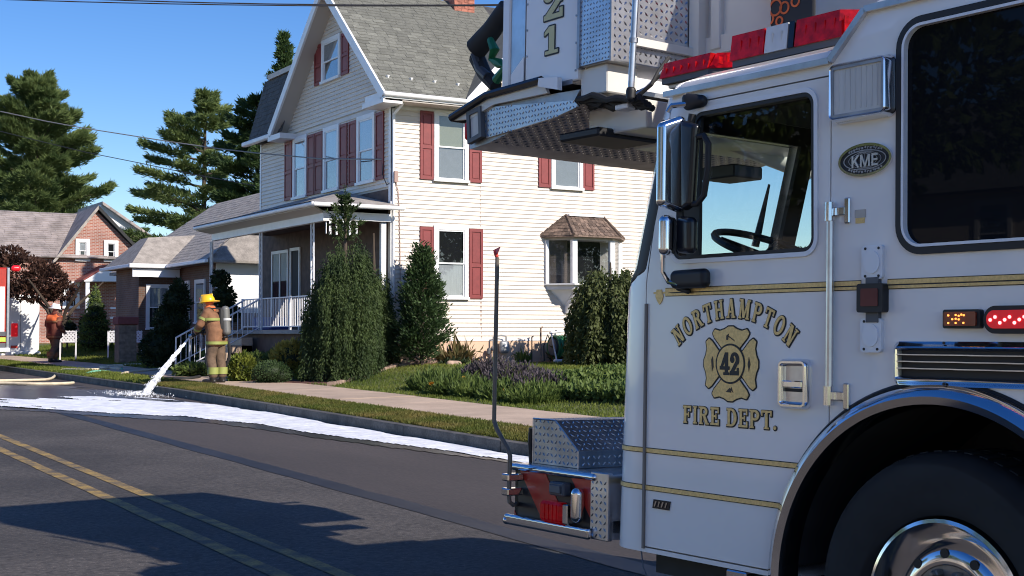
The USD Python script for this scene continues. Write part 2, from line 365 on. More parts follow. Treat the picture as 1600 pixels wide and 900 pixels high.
# ================================================================ FIRE ENGINE (own space: x forward, y to its left, z up; origin under the left front wheel)
TO = np.array([3.63, 3.247, .074]); _a = math.radians(4.9); RHO = .022
TT = np.array([-math.sin(_a), math.cos(_a), 0]); _y0 = np.array([-math.cos(_a), -math.sin(_a), 0])
TY = math.cos(RHO) * _y0 + math.sin(RHO) * ZU; TZ = math.cos(RHO) * ZU - math.sin(RHO) * _y0
TM = np.eye(4); TM[:3, 0], TM[:3, 1], TM[:3, 2], TM[:3, 3] = TT, TY, TZ, TO
def tr(px, py, y=0.0):
    q = pl(px, py, TO + y * TY, TY) - TO; return np.array([q @ TT, q @ TZ])
def tr3(px, py, y=0.0):
    a = tr(px, py, y); return np.array([a[0], y, a[1]])
fe = thing('fire_engine', 'white aerial fire engine with gold lettering and a bucket over its cab, in the foreground', 'fire engine', M=TM)
def P(name, mesh, mat, parent=None, smooth=30, label=None, kind=None): return part(parent or fe, name, mesh, mat, smooth, label, local=True, kind=kind)
SIDE = np.array([[-1, 0, 0], [0, 0, 1], [0, 1, 0]], float)          # (u = -forward, z, out) -> own space
def side(poly, y0, y1): return tf(ext(poly, y1 - y0), SIDE, (0, y0, 0))
def tp(pts, y=0.0): return sg.Polygon([(-a[0], a[1]) for a in (tr(*p, y) for p in pts)])
def sbox(t0, t1, z0, z1): return sg.box(min(-t0, -t1), z0, max(-t0, -t1), z1)
def strim(t0, t1, z0, z1, r): return rrect(min(-t0, -t1), z0, max(-t0, -t1), z1, r)

# ---- cab shell
def plan(tb, tf_, ins, r, z, o=0.0):
    y0, y1 = -2.5 + ins - o, -ins + o; f = tf_ + o; out = [(tb - o, y0, z), (tb - o, y1, z)]
    for k in range(7):
        th = k / 6 * pi / 2
        out += [(f - r + r * math.cos(th), y1 - r + r * math.sin(th), z), (f - r + r * math.cos(th), y0 + r - r * math.sin(th), z)]
    return out
def cabsolid(o=0.0):
    L1 = plan(.30, 1.79, 0, .17, .56 - o, o) + plan(.30, 1.80, 0, .25, 1.68, o) + plan(.30, 1.585, 0, .25, 2.45, o) + plan(.30, 1.53, .0, .22, 2.53, o) + plan(.30, 1.46, .022, .14, 2.575 + o * .7, o) + plan(.30, 1.36, .08, .12, 2.605 + o, o)
    L2 = plan(-1.75, .565, 0, .002, 2.45 - o, o) + plan(-1.75, .325, 0, .002, 2.69, o) + plan(-1.75, .29, .025, .03, 2.735 + o * .7, o) + plan(-1.75, .22, .09, .05, 2.77 + o, o)
    a = m3.Manifold.hull_points(np.array(L1)); b = m3.Manifold.hull_points(np.array(L2))
    v, f = box(-1.75 - o, .56, -2.5 - o, o, .56 - o, 2.5); return a + b + man((v, f))
outer = cabsolid(0); inner = cabsolid(-.05)
def prism(poly, y0, y1): return man(side(poly, y0, y1))
win = tp([(1088, 176), (1266, 142), (1273, 160), (1270, 388), (1255, 399), (1060, 409), (1050, 400), (1078, 190)]).buffer(.001)
_wz0, _wz1 = 1.815, 2.425
win = sg.Polygon([(-1.365, _wz0), (-.568, _wz0), (-.575, _wz1), (-1.225, _wz1)]).buffer(-.05).buffer(.05, quad_segs=8)
rwin = rrect(-.165, 1.80, 1.28, 2.60, .085)
arch = sg.Point(0, .56).buffer(.70, quad_segs=32)
holes = prism(win, -2.7, .2) + prism(rwin, -2.7, .2) + prism(arch, -.8, .2) + prism(arch, -2.7, -1.7)
ws = man(tf(ext(unary_union([rrect(-2.482, 1.74, -.018, 2.42, .06)]), 1.3), np.array([[0, 0, 1], [1, 0, 0], [0, 1, 0]], float), (1.2, 0, 0)))
ws = ws - man(box(1.0, 3, -1.07, -.97, 1, 3))
shell = outer - inner - holes - ws
doorpoly = sg.Polygon([(-1.522, .585), (-1.522, 1.72), (-1.40, 2.40), (-1.385, 2.47), (-.495, 2.47), (-.495, .585)])
door = shell ^ prism(doorpoly, -.058, .2)
body = shell - prism(doorpoly.buffer(.006), -.06, .2)
P('cab_body', body, 'paint', smooth=25)
dr = P('cab_door', door, 'paint', smooth=25)
lin = (cabsolid(-.056) - cabsolid(-.075) - holes - ws) ^ man(box(-2, 3, -3, 1, 1.3, 3))
P('cab_lining', lin, 'interior')
P('cab_floor', box(-1.7, 1.6, -2.43, -.07, 1.28, 1.31), 'interior')
P('underbody', cat_([box(-1.7, 1.3, -1.72, -.78, .42, .80), box(.9, 1.55, -2.3, -.10, .46, .58)]), 'black_matte')
P('wheel_well', cat_([side(arch.buffer(.012, quad_segs=32).difference(arch.buffer(-.0)).intersection(sg.box(-2, .5, 2, 3)), -.8, -.052), side(sg.Point(0, .56).buffer(.71, quad_segs=32), -.83, -.80)]), 'black_matte')
# door window and others
P('door_window', side(win.buffer(.01), -.030, -.026), 'door_glass', dr)
P('window_trim', side(win.buffer(.020).difference(win.buffer(.002)), -.002, .008), 'outlet', dr)
P('window_seal', side(win.buffer(.003).difference(win.buffer(-.014)), -.035, .004), 'black', dr)
P('crew_window', side(rwin.buffer(.004), -.03, -.012), 'tint_glass')
P('crew_window_seal', side(rwin.buffer(.022, quad_segs=8).difference(rwin.buffer(-.004)), -.012, .009), 'black')
P('crew_window_trim', side(rwin.buffer(-.004).difference(rwin.buffer(-.014)), -.012, .012), 'outlet')
def outband(poly_man, o0, o1): return (cabsolid(o1) - cabsolid(o0)) ^ poly_man
P('windshield', (cabsolid(-.002) - cabsolid(-.006)) ^ ws, 'wind_glass', smooth=40)
wsb = man(tf(ext(rrect(-2.499, 1.715, -.001, 2.445, .07).difference(rrect(-2.482, 1.74, -.018, 2.42, .06)), 1.3), np.array([[0, 0, 1], [1, 0, 0], [0, 1, 0]], float), (1.2, 0, 0)))
P('windshield_seal', outband(wsb, -.02, .0015), 'black', smooth=40)
P('windshield_post', outband(man(box(1.2, 2, -1.07, -.97, 1.74, 2.42)), -.06, .004), 'black')
# raised ridge rail along the roof edge
for a, b in (((1.41, 2.53), (.49, 2.527)), ((.49, 2.527), (.325, 2.69)), ((.325, 2.69), (-1.7, 2.69))):
    d = np.array(b) - np.array(a); d /= np.linalg.norm(d); n = np.array([-d[1], d[0]]) * .012
    P('drip_rail', side(sg.Polygon([(-a[0] - n[0], a[1] + n[1]), (-b[0] - n[0], b[1] + n[1]), (-b[0] + n[0], b[1] - n[1]), (-a[0] + n[0], a[1] - n[1])]), -.01, .022), 'alu')
# seams, hinge rod and the door seal
P('door_seal', side(sbox(1.511, 1.524, .575, 1.63), -.01, .010), 'seal', dr)
P('hinge_rod', tube([(.477, .018, 1.93), (.477, .018, 1.29)], .014, 10), 'alu')
for z in (1.955, 1.27):
    h = P('hinge', cat_([tube([(.477, .022, z - .035), (.477, .022, z + .035)], .019, 12), box(.415, .477, .0, .012, z - .016, z + .016, .003)]), 'chrome')
    P('hinge_plate', box(.392, .418, .001, .014, z - .048, z + .048, .004), 'chrome', h)
# gold stripes that run round the cab corner
def stripe(z, w, t1, t0=1.9, y=0):
    reg = man(box(t1, t0, -2.6, .1, z - w / 2, z + w / 2))
    cut = prism(arch.buffer(.06), -.9, .2)
    g = P('stripe', outband(reg, .0005, .0035) - cut, 'gold')
    reg2 = man(box(t1, t0, -2.6, .1, z - w / 2 - .0035, z + w / 2 + .0035))
    P('stripe_edge', outband(reg2, .0003, .0022) - cut, 'black', g)
stripe(.997, .017, .4); stripe(.837, .017, .4)
for t0, t1 in ((1.40, .505), (.47, .345), (.225, -1.7)):
    g = P('stripe', side(sbox(t0, t1, 1.662, 1.672).union(sbox(t0, t1, 1.677, 1.693)), .0005, .0035), 'gold')
    P('stripe_edge', side(sbox(t0, t1, 1.659, 1.696), .0003, .002), 'chev_dark', g)
sh = sg.Polygon([(-1.455, 1.69), (-1.425, 1.69), (-1.412, 1.66), (-1.42, 1.64), (-1.435, 1.625), (-1.45, 1.64), (-1.462, 1.66)])
P('stripe_badge', cat_([side(sh, .0005, .004), side(sg.Polygon([(-1.475, 1.68), (-1.40, 1.68), (-1.36, 1.672), (-1.475, 1.672)]), .0005, .003)]), 'gold')
# wheel arch trim, tyre, rim
AR = lathe([(.69, -.055), (.69, .012), (.698, .045), (.725, .058), (.755, .040), (.768, .004)], 64, -.12, pi + .12, axis='y')
P('fender_trim', tf(AR, np.eye(3), (0, 0, .56)), 'chrome', smooth=50)
fb = lathe([(.768, .003), (.775, .010), (.782, .003)], 64, -.12, pi + .12, axis='y'); P('fender_seal', tf(fb, np.eye(3), (0, 0, .56)), 'black', smooth=50)
def wheel(x, y, flip=1, dual=False):
    S = np.diag([1, flip, 1.0]); o = (x, y, .547)
    ty = [(.31, -.16), (.33, .0), (.36, .022), (.44, .034), (.50, .028), (.535, .005), (.547, -.03), (.547, -.33), (.52, -.37), (.40, -.38), (.31, -.36)]
    w = P('tyre', tf(lathe(ty, 56, axis='y'), S, o), 'rubber', smooth=40)
    tl = []
    for k in range(56):
        th = 2 * pi * k / 56
        for s, y0 in ((0, -.04), (.5, -.19)):
            a = th + s * 2 * pi / 56; v, f = box(-.017, .017, y0 - .13, y0, .543, .551)
            tl.append(tf((v, f), np.array([[math.cos(a), 0, math.sin(a)], [0, 1, 0], [-math.sin(a), 0, math.cos(a)]])))
    P('tread', tf(cat_(tl), S, o), 'rubber', w, kind='stuff')
    rim = P('rim', tf(lathe([(.322, -.03), (.318, .012), (.305, .016), (.300, .005), (.285, -.03), (.262, -.07), (.245, -.085), (.232, -.062), (.222, -.044), (.205, -.03), (.175, -.022), (.160, -.026), (.155, -.05), (.10, -.05)], 64, axis='y'), S, o), 'chrome', smooth=35)
    hl = []
    for k in range(10):
        a = 2 * pi * k / 10 + .2
        v, f = lathe([(0, 0), (.017, 0), (.017, -.01)], 14, axis='y'); hl.append(tf((v, f), np.eye(3), (.198 * math.cos(a), -.0235, .198 * math.sin(a))))
    P('hand_hole', tf(cat_(hl), S, o), 'black', rim)
    hb = P('hub', tf(lathe([(.162, -.045), (.158, -.028), (.11, -.024), (.10, -.02), (.095, .025), (.082, .036), (.02, .04), (0, .04)], 40, axis='y'), S, o), 'hub_brown', smooth=35)
    for k in range(10):
        a = 2 * pi * k / 10; v, f = lathe([(.0, .028), (.008, .026), (.012, .012), (.017, .008), (.018, -.024)], 6, axis='y')
        P('lug_nut', tf((v, f), S, np.array(o) + (.132 * math.cos(a), -0.002 * flip, .132 * math.sin(a))), 'hub_brown', hb)
wheel(0, -.03); wheel(0, -2.47, -1)

def frame(rect, r, prof):
    """a moulded frame round a rounded rectangle: (inset, height) rings"""
    x0, y0, x1, y1 = rect; V, F = [], []; n = 0
    for (o, h) in prof:
        rr = max(.002, r - o); c = []
        for cx_, cy_, a0 in ((x1 - o - rr, y1 - o - rr, 0), (x0 + o + rr, y1 - o - rr, 1), (x0 + o + rr, y0 + o + rr, 2), (x1 - o - rr, y0 + o + rr, 3)):
            for k in range(7): a = (a0 + k / 6) * pi / 2; c.append((cx_ + rr * math.cos(a), cy_ + rr * math.sin(a), h))
        V += c; n = len(c)
    for i in range(len(prof) - 1):
        for k in range(n): a, b = i * n + k, i * n + (k + 1) % n; F += [[a, b, b + n], [a, b + n, a + n]]
    return tf((np.array(V), np.array(F)), SIDE)
# ---- lettering: slab-serif letters as polygons (unit height)
def bx(a, b, c, d): return sg.box(a, b, c, d)
def ell(cx, cy, rx, ry): return affinity.scale(sg.Point(cx, cy).buffer(1, quad_segs=16), rx, ry)
def para(x0, x1, y0, x2, x3, y1): return sg.Polygon([(x0, y0), (x1, y0), (x3, y1), (x2, y1)])
st, sf = .17, .085
def serif(x0, x1, y): return bx(x0 - .06, y, x1 + .06, y + sf)
def glyph(c):
    U = unary_union
    if c == 'N': return U([bx(.10, 0, .10 + st * .7, 1), bx(.60, 0, .60 + st * .7, 1), para(.10, .32, 1, .50, .72, 0), serif(.08, .24, 0), bx(.0, 1 - sf, .2, 1), serif(.58, .74, 1 - sf)]), .80
    if c == 'O': return ell(.38, .5, .38, .52).difference(ell(.38, .5, .20, .38)), .76
    if c == 'R': return U([bx(.08, 0, .08 + st, 1), serif(.08, .25, 0), bx(0, 1 - sf, .4, 1), ell(.36, .73, .29, .27).difference(ell(.34, .73, .14, .15)).difference(bx(-1, 0, .2, 2)), bx(.08, .46, .4, .57), para(.30, .50, .5, .52, .74, 0), bx(.5, 0, .78, sf)]), .76
    if c == 'T': return U([bx(.27, 0, .27 + st, 1), serif(.25, .46, 0), bx(.0, 1 - .12, .71, 1), bx(0, .70, .09, 1), bx(.62, .70, .71, 1)]), .71
    if c == 'H': return U([bx(.09, 0, .09 + st, 1), bx(.54, 0, .54 + st, 1), bx(.1, .44, .7, .57)] + [serif(a, a + st, b) for a in (.09, .54) for b in (0, 1 - sf)]), .80
    if c == 'A': return U([para(.08, .20, 0, .34, .44, 1), para(.50, .70, 0, .30, .50, 1), bx(.2, .27, .6, .37), serif(.06, .2, 0), serif(.50, .70, 0)]), .80
    if c == 'M': return U([bx(.10, 0, .22, 1), bx(.70, 0, .70 + st, 1), para(.10, .30, 1, .38, .56, .05), para(.70, .87, 1, .40, .53, .05), serif(.09, .23, 0), serif(.70, .87, 0), bx(0, 1 - sf, .22, 1), bx(.75, 1 - sf, .96, 1)]), .97
    if c == 'P': return U([bx(.08, 0, .08 + st, 1), serif(.08, .25, 0), bx(0, 1 - sf, .4, 1), ell(.37, .71, .31, .29).difference(ell(.35, .71, .15, .17)).difference(bx(-1, 0, .2, 2)), bx(.08, .42, .38, .53)]), .70
    if c == 'F': return U([bx(.08, 0, .08 + st, 1), serif(.08, .25, 0), bx(0, 1 - .12, .62, 1), bx(.53, .68, .62, 1), bx(.1, .45, .45, .56), bx(.38, .36, .46, .65)]), .64
    if c == 'I': return U([bx(.08, 0, .08 + st, 1), serif(.08, .25, 0), serif(.08, .25, 1 - sf)]), .34
    if c == 'E': return U([bx(.08, 0, .08 + st, 1), bx(0, 0, .64, .12), bx(.55, 0, .64, .32), bx(0, 1 - .12, .62, 1), bx(.53, .68, .62, 1), bx(.1, .45, .45, .56), bx(.38, .36, .46, .65)]), .66
    if c == 'D': return U([bx(.08, 0, .08 + st, 1), bx(0, 0, .35, sf), bx(0, 1 - sf, .35, 1), ell(.33, .5, .40, .5).difference(ell(.31, .5, .22, .385)).difference(bx(-1, -1, .25, 2))]), .75
    if c == '.': return ell(.1, .09, .1, .1), .22
    if c == '4': return U([para(0, .14, .26, .38, .52, 1), bx(0, .24, .68, .36), bx(.38, 0, .56, 1), bx(.27, 0, .67, sf)]), .70
    if c == '2':
        top = ell(.31, .68, .31, .33).difference(ell(.29, .68, .13, .22)).difference(bx(-1, -1, .31, .66)).difference(bx(-1, -1, 1, .5))
        return U([top, ell(.14, .68, .13, .12), para(.0, .22, .1, .40, .60, .60), bx(0, 0, .58, .15), bx(.50, 0, .60, .30)]), .62
    if c == '1': return U([bx(.22, 0, .42, 1), bx(.08, 0, .56, .12), sg.Polygon([(.22, 1), (.05, .82), (.05, .70), (.22, .8)])]), .58
    return sg.Polygon(), .35
def placed(c, h, x, y, rot=0, sx=1.0):
    g, w = glyph(c); g = affinity.scale(g, h * sx, h, origin=(0, 0)); g = affinity.rotate(g, rot, origin=(0, 0)); return affinity.translate(g, x, y), w * h * sx
def paint_letter(g, ol, mat_='gold', out='black', parent=None, y=0.0, name='letter'):
    q = P(name, side(g, y + .0015, y + .0035), mat_, parent)
    P('letter_outline', side(affinity.translate(g, ol * .35, -ol * .35).buffer(ol), y + .0004, y + .0018), out, q)
# NORTHAMPTON on an arc: centre and radius from three points of the baseline
b0, b1, b2 = (np.array([-a[0], a[1]]) for a in (tr(1055, 545), tr(1152, 497), tr(1233, 545)))
b0, b2 = (np.array([-a[0], a[1]]) for a in (tr(1061, 541), tr(1234, 543)))
A_ = 2 * np.array([b1 - b0, b2 - b0]); cc = np.linalg.solve(A_, np.array([b1 @ b1 - b0 @ b0, b2 @ b2 - b0 @ b0])); RR = np.linalg.norm(b0 - cc)
word = 'NORTHAMPTON'; hh = .078; ws_ = [glyph(c)[1] for c in word]
t0 = math.atan2(*(b0 - cc)[::-1]); t1 = math.atan2(*(b2 - cc)[::-1]); tot = RR * (t0 - t1); gapw = .012
sx_ = (tot - gapw * 10) / (sum(ws_) * hh); pos = 0
for c, w in zip(word, ws_):
    wid = w * hh * sx_; th = t0 - (pos + wid / 2) / RR
    g = affinity.translate(affinity.scale(glyph(c)[0], hh * sx_, hh, origin=(0, 0)), -wid / 2, 0)
    g = affinity.rotate(g, math.degrees(th) - 90, origin=(0, 0)); g = affinity.translate(g, cc[0] + RR * math.cos(th), cc[1] + RR * math.sin(th))
    paint_letter(g, .0045, parent=dr); pos += wid + gapw
f0, f1 = tr(1068, 660), tr(1214, 672); x = -f0[0]; wtot = f0[0] - f1[0]; word = 'FIRE DEPT.'
lw = sum(glyph(c)[1] if c != ' ' else .30 for c in word); hh = .072; gp_ = .009; sx_ = (wtot - gp_ * 9) / (lw * hh); zz = .5 * (f0[1] + f1[1])
for c in word:
    if c == ' ': x += .30 * hh * sx_ + gp_; continue
    g, w = placed(c, hh, x, zz, 0, sx_); paint_letter(g, .004, parent=dr); x += w + gp_
# maltese cross with the number
e0, e1, e2, e3 = tr(1102, 566), tr(1184, 566), tr(1142, 512), tr(1142, 625)
ecx, ecz = -.5 * (e0[0] + e1[0]), .5 * (e2[1] + e3[1]); ea, eb = .5 * (e0[0] - e1[0]), .5 * (e2[1] - e3[1])
armp = [(-.15, .30), (-.60, .74), (-.66, .84), (-.60, .92), (-.42, .88), (-.22, .93), (-.08, 1.0), (.08, 1.0), (.22, .93), (.42, .88), (.60, .92), (.66, .84), (.60, .74), (.15, .30)]
cross = []
for k in range(4):
    cross.append(affinity.rotate(sg.Polygon(armp).buffer(.03), 90 * k, origin=(0, 0)))
em = [affinity.translate(affinity.scale(a, ea, eb, origin=(0, 0)), ecx, ecz) for a in cross]
emb = P('cross_emblem', cat_([side(a.buffer(.006), .0004, .0018) for a in em]), 'black', dr)
for a in em: P('emblem_arm', side(a.difference(affinity.translate(affinity.scale(sg.Point(0, 0).buffer(1), ea * .53, eb * .53), ecx, ecz)), .001, .0035), 'gold', dr)
ring = lambda s: affinity.translate(affinity.scale(sg.Point(0, 0).buffer(1, quad_segs=24), ea * s, eb * s), ecx, ecz)
P('emblem_ring', side(ring(.56), .001, .0045), 'black', dr); P('emblem_disc', side(ring(.505), .001, .0056), 'gold', dr)
for c, dx in (('4', -.055), ('2', .003)):
    g, w = placed(c, .088, ecx + dx, ecz - .044, 0, .86); P('number', side(g.buffer(.0022), .001, .0068), 'black', dr)
tl_ = [[(-.12, .80), (.14, .66), (.16, .62), (-.10, .76)], [(-.16, .78), (-.06, .84), (-.10, .66), (-.16, .66)], [(-.16, -.78), (0, -.66), (.05, -.80)], [(.02, -.72), (.13, -.80), (.05, -.64)], [(-.74, .1), (-.68, .2), (-.64, -.1), (-.70, -.22)], [(.70, .2), (.76, .0), (.70, -.2), (.66, 0)]]
for q in tl_: P('emblem_tool', side(affinity.translate(affinity.scale(sg.Polygon(q), ea, eb, origin=(0, 0)), ecx, ecz), .001, .0048), 'chev_dark', dr)
# door handle
h0, h1 = tr(1221, 560), tr(1268, 641); ho = strim(h0[0], h1[0], h1[1], h0[1], .028); hi = strim(h0[0] - .022, h1[0] + .034, h1[1] + .028, h0[1] - .034, .010)
hb_ = ho.bounds; hd = P('door_handle', frame(hb_, .030, [(0, 0), (.002, .016), (.010, .030), (.018, .030), (.024, .020), (.028, .004)]), 'chrome', dr, smooth=50); hi = rrect(hb_[0] + .026, hb_[1] + .026, hb_[2] - .026, hb_[3] - .026, .008)
P('handle_recess', side(hi.buffer(.002), -.01, .004), 'alu', dr)
_hm = .5 * (h0[1] + h1[1])
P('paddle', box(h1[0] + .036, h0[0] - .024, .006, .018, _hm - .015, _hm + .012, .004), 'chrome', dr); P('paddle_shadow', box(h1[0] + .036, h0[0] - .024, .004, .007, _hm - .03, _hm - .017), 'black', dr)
b_ = tr(1034, 789); bdg = P('maker_plate', side(sg.Polygon([(-b_[0] - .055, b_[1] - .018), (-b_[0] + .05, b_[1] - .018), (-b_[0] + .058, b_[1] + .02), (-b_[0] - .048, b_[1] + .02)]), .0005, .005), 'black_gloss', dr)
for k, (dx, w) in enumerate(((-.042, .018), (-.018, .014), (.001, .02), (.026, .016))): P('plate_letter', side(sg.Polygon([(-b_[0] + dx, b_[1] - .010), (-b_[0] + dx + w * .4, b_[1] - .010), (-b_[0] + dx + w, b_[1] + .013), (-b_[0] + dx + w * .5, b_[1] + .013)]), .004, .008), 'chrome', dr)
# oval badge
k0, k1, k2, k3_ = tr(1313, 250), tr(1396, 248), tr(1354, 224), tr(1354, 276)
kx, kz, ka, kb = -.5 * (k0[0] + k1[0]), .5 * (k2[1] + k3_[1]), .5 * (k0[0] - k1[0]), .5 * (k2[1] - k3_[1])
ov = lambda s: affinity.translate(affinity.scale(sg.Point(0, 0).buffer(1, quad_segs=24), ka - s, kb - s), kx, kz)
bg = P('oval_badge', side(ov(0).difference(ov(.010)), .0, .012), 'chrome'); P('badge_field', side(ov(.009), .0, .008), 'black', bg)
P('badge_ring', side(ov(.024).difference(ov(.0275)), .007, .0105), 'alu_dark', bg)
for k in range(-3, 4):
    P('badge_meridian', side(ov(.029).intersection(affinity.translate(ov(.03), k * .018, 0).boundary.buffer(.0009)) if k else ov(.029).intersection(sg.box(kx - .001, kz - 1, kx + .001, kz + 1)), .007, .0095), 'alu_dark', bg)
tm = meshkit.text_mesh('KME', .042, .004, bold=True); v, f = arr(tm); w = v[:, 0].max()
v[:, 0] = (v[:, 0] - w / 2) * (.125 / w); v[:, 1] -= .021
P('badge_letters', tf((v, f), SIDE, (-kx, .009, kz - .003)), 'alu', bg)
rng = np.random.default_rng(5)
for up in (1, -1):
    sm = []
    for k in range(-6, 7):
        th = pi / 2 + k * .125; 
        for j in range(2): sm.append(sg.box(-.0022, -.004, .0022, .004) if (k + j) % 3 else sg.box(-.003, .001, .003, .004))
        sm[-2] = affinity.translate(affinity.rotate(sm[-2], math.degrees(th) - 90, origin=(0, 0)), kx + (ka - .017) * math.cos(th), kz + up * (kb - .017) * math.sin(th)); sm[-1] = affinity.translate(sm[-1], sm[-2].centroid.x + .004, sm[-2].centroid.y)
    P('badge_rim_lettering', side(unary_union(sm), .007, .0100), 'alu_dark', bg)
# scene light
s0, s1, s2, s3 = tr(1311, 105), tr(1400, 88), tr(1396, 172), tr(1312, 187)
sl = sg.Polygon([(-.462, 2.285), (-.195, 2.285), (-.195, 2.50), (-.462, 2.50)]).buffer(-.02).buffer(.02)
lb_ = sl.bounds; lg = P('scene_light', frame(lb_, .025, [(-.006, 0), (-.006, .012), (0, .02), (.002, .05), (.008, .058), (.014, .050), (.016, .03)]), 'chrome', smooth=40); P('light_lens', side(sl.buffer(-.014), .012, .046), 'clear_lens', lg)
P('lens_bezel', side(sl.buffer(-.012).difference(sl.buffer(-.024)), .04, .052), 'alu_dark', lg)
for k in range(9):
    P('lens_flute', tf(lathe([(.03 + .012 * k, .0), (.033 + .012 * k, .003), (.036 + .012 * k, 0)], 16, -.75, .75, axis='y'), np.diag([-1, 1, 1.0]), (-.0 - .40 + .03 + .29 + .10, .046, 2.392)) if 0 else side(sbox(.44 - .025 * k, .437 - .025 * k, 2.32, 2.47), .045, .048), 'clear_lens', lg)
# white outlets and the dark one between
for (px, py) in ((1367, 410), (1365, 524)):
    a = tr(px, py); z_ = a[1]; t_ = a[0]
    o_ = P('outlet_cover', side(strim(t_ + .048, t_ - .046, z_ - .062, z_ + .062, .016), 0, .016), 'outlet')
    P('outlet_disc', side(affinity.scale(sg.Point(-t_, z_).buffer(.036), 1, 1.15), .014, .021), 'outlet', o_)
    for sx in (-1, 1):
        for sz in (-1, 1): P('screw', side(sg.Point(-t_ + sx * .03, z_ + sz * .05).buffer(.005), .015, .018), 'black', o_)
a = tr(1367, 466); o_ = P('shoreline_inlet', side(strim(a[0] + .055, a[0] - .062, a[1] - .052, a[1] + .052, .01), 0, .035), 'black'); P('inlet_window', side(strim(a[0] + .035, a[0] - .042, a[1] - .03, a[1] + .034, .006), .034, .038), 'maroon', o_)
P('inlet_hinge', side(sbox(a[0] + .025, a[0] - .03, a[1] + .05, a[1] + .075), 0, .022), 'plastic_grey', o_); P('inlet_latch', side(sbox(a[0] + .025, a[0] - .03, a[1] - .088, a[1] - .05), 0, .02), 'plastic_grey', o_)
P('warning_label', side(sbox(.375, .325, 1.925, 1.955), .0004, .002), 'alu_dark'); P('warning_label', side(sbox(.372, .33, 1.905, 1.925), .0004, .002), 'gold')
# markers
am = P('marker_light', side(strim(-.025, -.172, 1.518, 1.582, .008), 0, .022), 'black', label='amber marker light'); P('marker_lens', side(strim(-.034, -.160, 1.526, 1.574, .006), .02, .03), 'amber_lens', am)
for (dx, dz) in ((.02, .012), (.02, -.014), (.05, .013), (.05, .0), (.05, -.014), (.062, -.002), (.062, .01), (.072, .014), (.08, -.014), (.082, .012), (.036, -.001)): P('led', side(sg.Point(.034 + dx, 1.55 + dz).buffer(.0035, quad_segs=2), .029, .033), 'led_amber', am)
rl = P('side_warning_light', side(strim(-.19, -.45, 1.50, 1.592, .045), 0, .03), 'black', label='long red warning light'); P('warning_lens', side(strim(-.205, -.435, 1.517, 1.577, .03), .02, .036), 'red_lit', rl)
for k in range(12): P('led', side(sg.Point(.222 + .018 * k, 1.545 + .011 * math.sin(k * 2.1)).buffer(.0058, quad_segs=2), .034, .039), 'led_red', rl)
# louvred vent
vo = strim(.192, -1.1, 1.318, 1.475, .03); vi = strim(.170, -1.08, 1.355, 1.448, .012)
vn = P('vent', frame((-.192, 1.318, 1.1, 1.475), .03, [(0, 0), (.002, .010), (.010, .016), (.018, .026), (.024, .030), (.030, .022), (.034, .006)]), 'chrome', smooth=40); P('vent_backing', side(vi.buffer(.004), .001, .004), 'black', vn)
for k in range(3): P('louvre', tf(box(-1.08, .168, .004, .026, 0, .004), np.eye(3), (0, 0, 1.377 + .024 * k)), 'alu', vn)
for t_ in (-.03, -.5):
    for z_ in (1.328, 1.468): P('screw', side(sg.Point(-t_, z_).buffer(.005), .02, .024), 'black', vn)
# mirrors
def hullb(pts, r, n=10):
    s = trimesh.creation.icosphere(2, 1.0).vertices if n > 8 else trimesh.creation.icosphere(1, 1.0).vertices
    return m3.Manifold.hull_points(np.vstack([s * r + np.array(p) for p in pts]))
mu = P('mirror_housing', hullb([(1.30, .085, 2.37), (1.255, .155, 2.35), (1.30, .085, 2.05), (1.255, .155, 2.05), (1.24, .08, 2.38), (1.24, .08, 2.03)], .028), 'chrome', label='tall upper mirror')
P('mirror_back', hullb([(1.20, .08, 2.36), (1.135, .09, 2.34), (1.19, .08, 2.03), (1.155, .09, 2.04)], .022), 'black_gloss', mu)
ml = P('mirror_housing', hullb([(1.295, .08, 1.965), (1.25, .14, 1.96), (1.295, .08, 1.855), (1.25, .14, 1.85)], .03), 'chrome', label='small lower mirror')
P('mirror_back', hullb([(1.21, .08, 1.96), (1.14, .10, 1.95), (1.21, .08, 1.855), (1.14, .10, 1.85)], .026), 'black_gloss', ml)
q = lambda px, py, y: tr3(px, py, y)
P('mirror_arm', tube([q(1043, 175, .09), q(1050, 165, .08), q(1070, 163, .06), q(1085, 160, .03), (1.2, .0, 2.46)], .012, 8), 'chrome'); P('mirror_mount', hullb([q(1075, 155, .04), q(1096, 158, .02), q(1076, 163, .04)], .026), 'black')
P('mirror_loop', tube([q(1084, 215, .09), q(1100, 212, .09), q(1107, 225, .09), q(1106, 265, .09), q(1100, 305, .09), q(1090, 318, .09), q(1074, 319, .09)], .013, 8), 'black')
P('mirror_post', tube([q(1082, 178, .07), q(1070, 250, .07), q(1062, 330, .07), q(1066, 400, .06)], .016, 8), 'black')
P('mirror_foot_arm', tube([q(1036, 395, .08), q(1036, 425, .07), q(1045, 441, .06), q(1060, 445, .05)], .010, 8), 'chrome'); P('mirror_foot', hullb([q(1057, 432, .035), q(1100, 429, .035), q(1057, 442, .035), q(1100, 440, .035)], .026), 'black')
P('cowl_bracket', hullb([q(1060, 450, .02), q(1075, 455, .015)], .012), 'black')
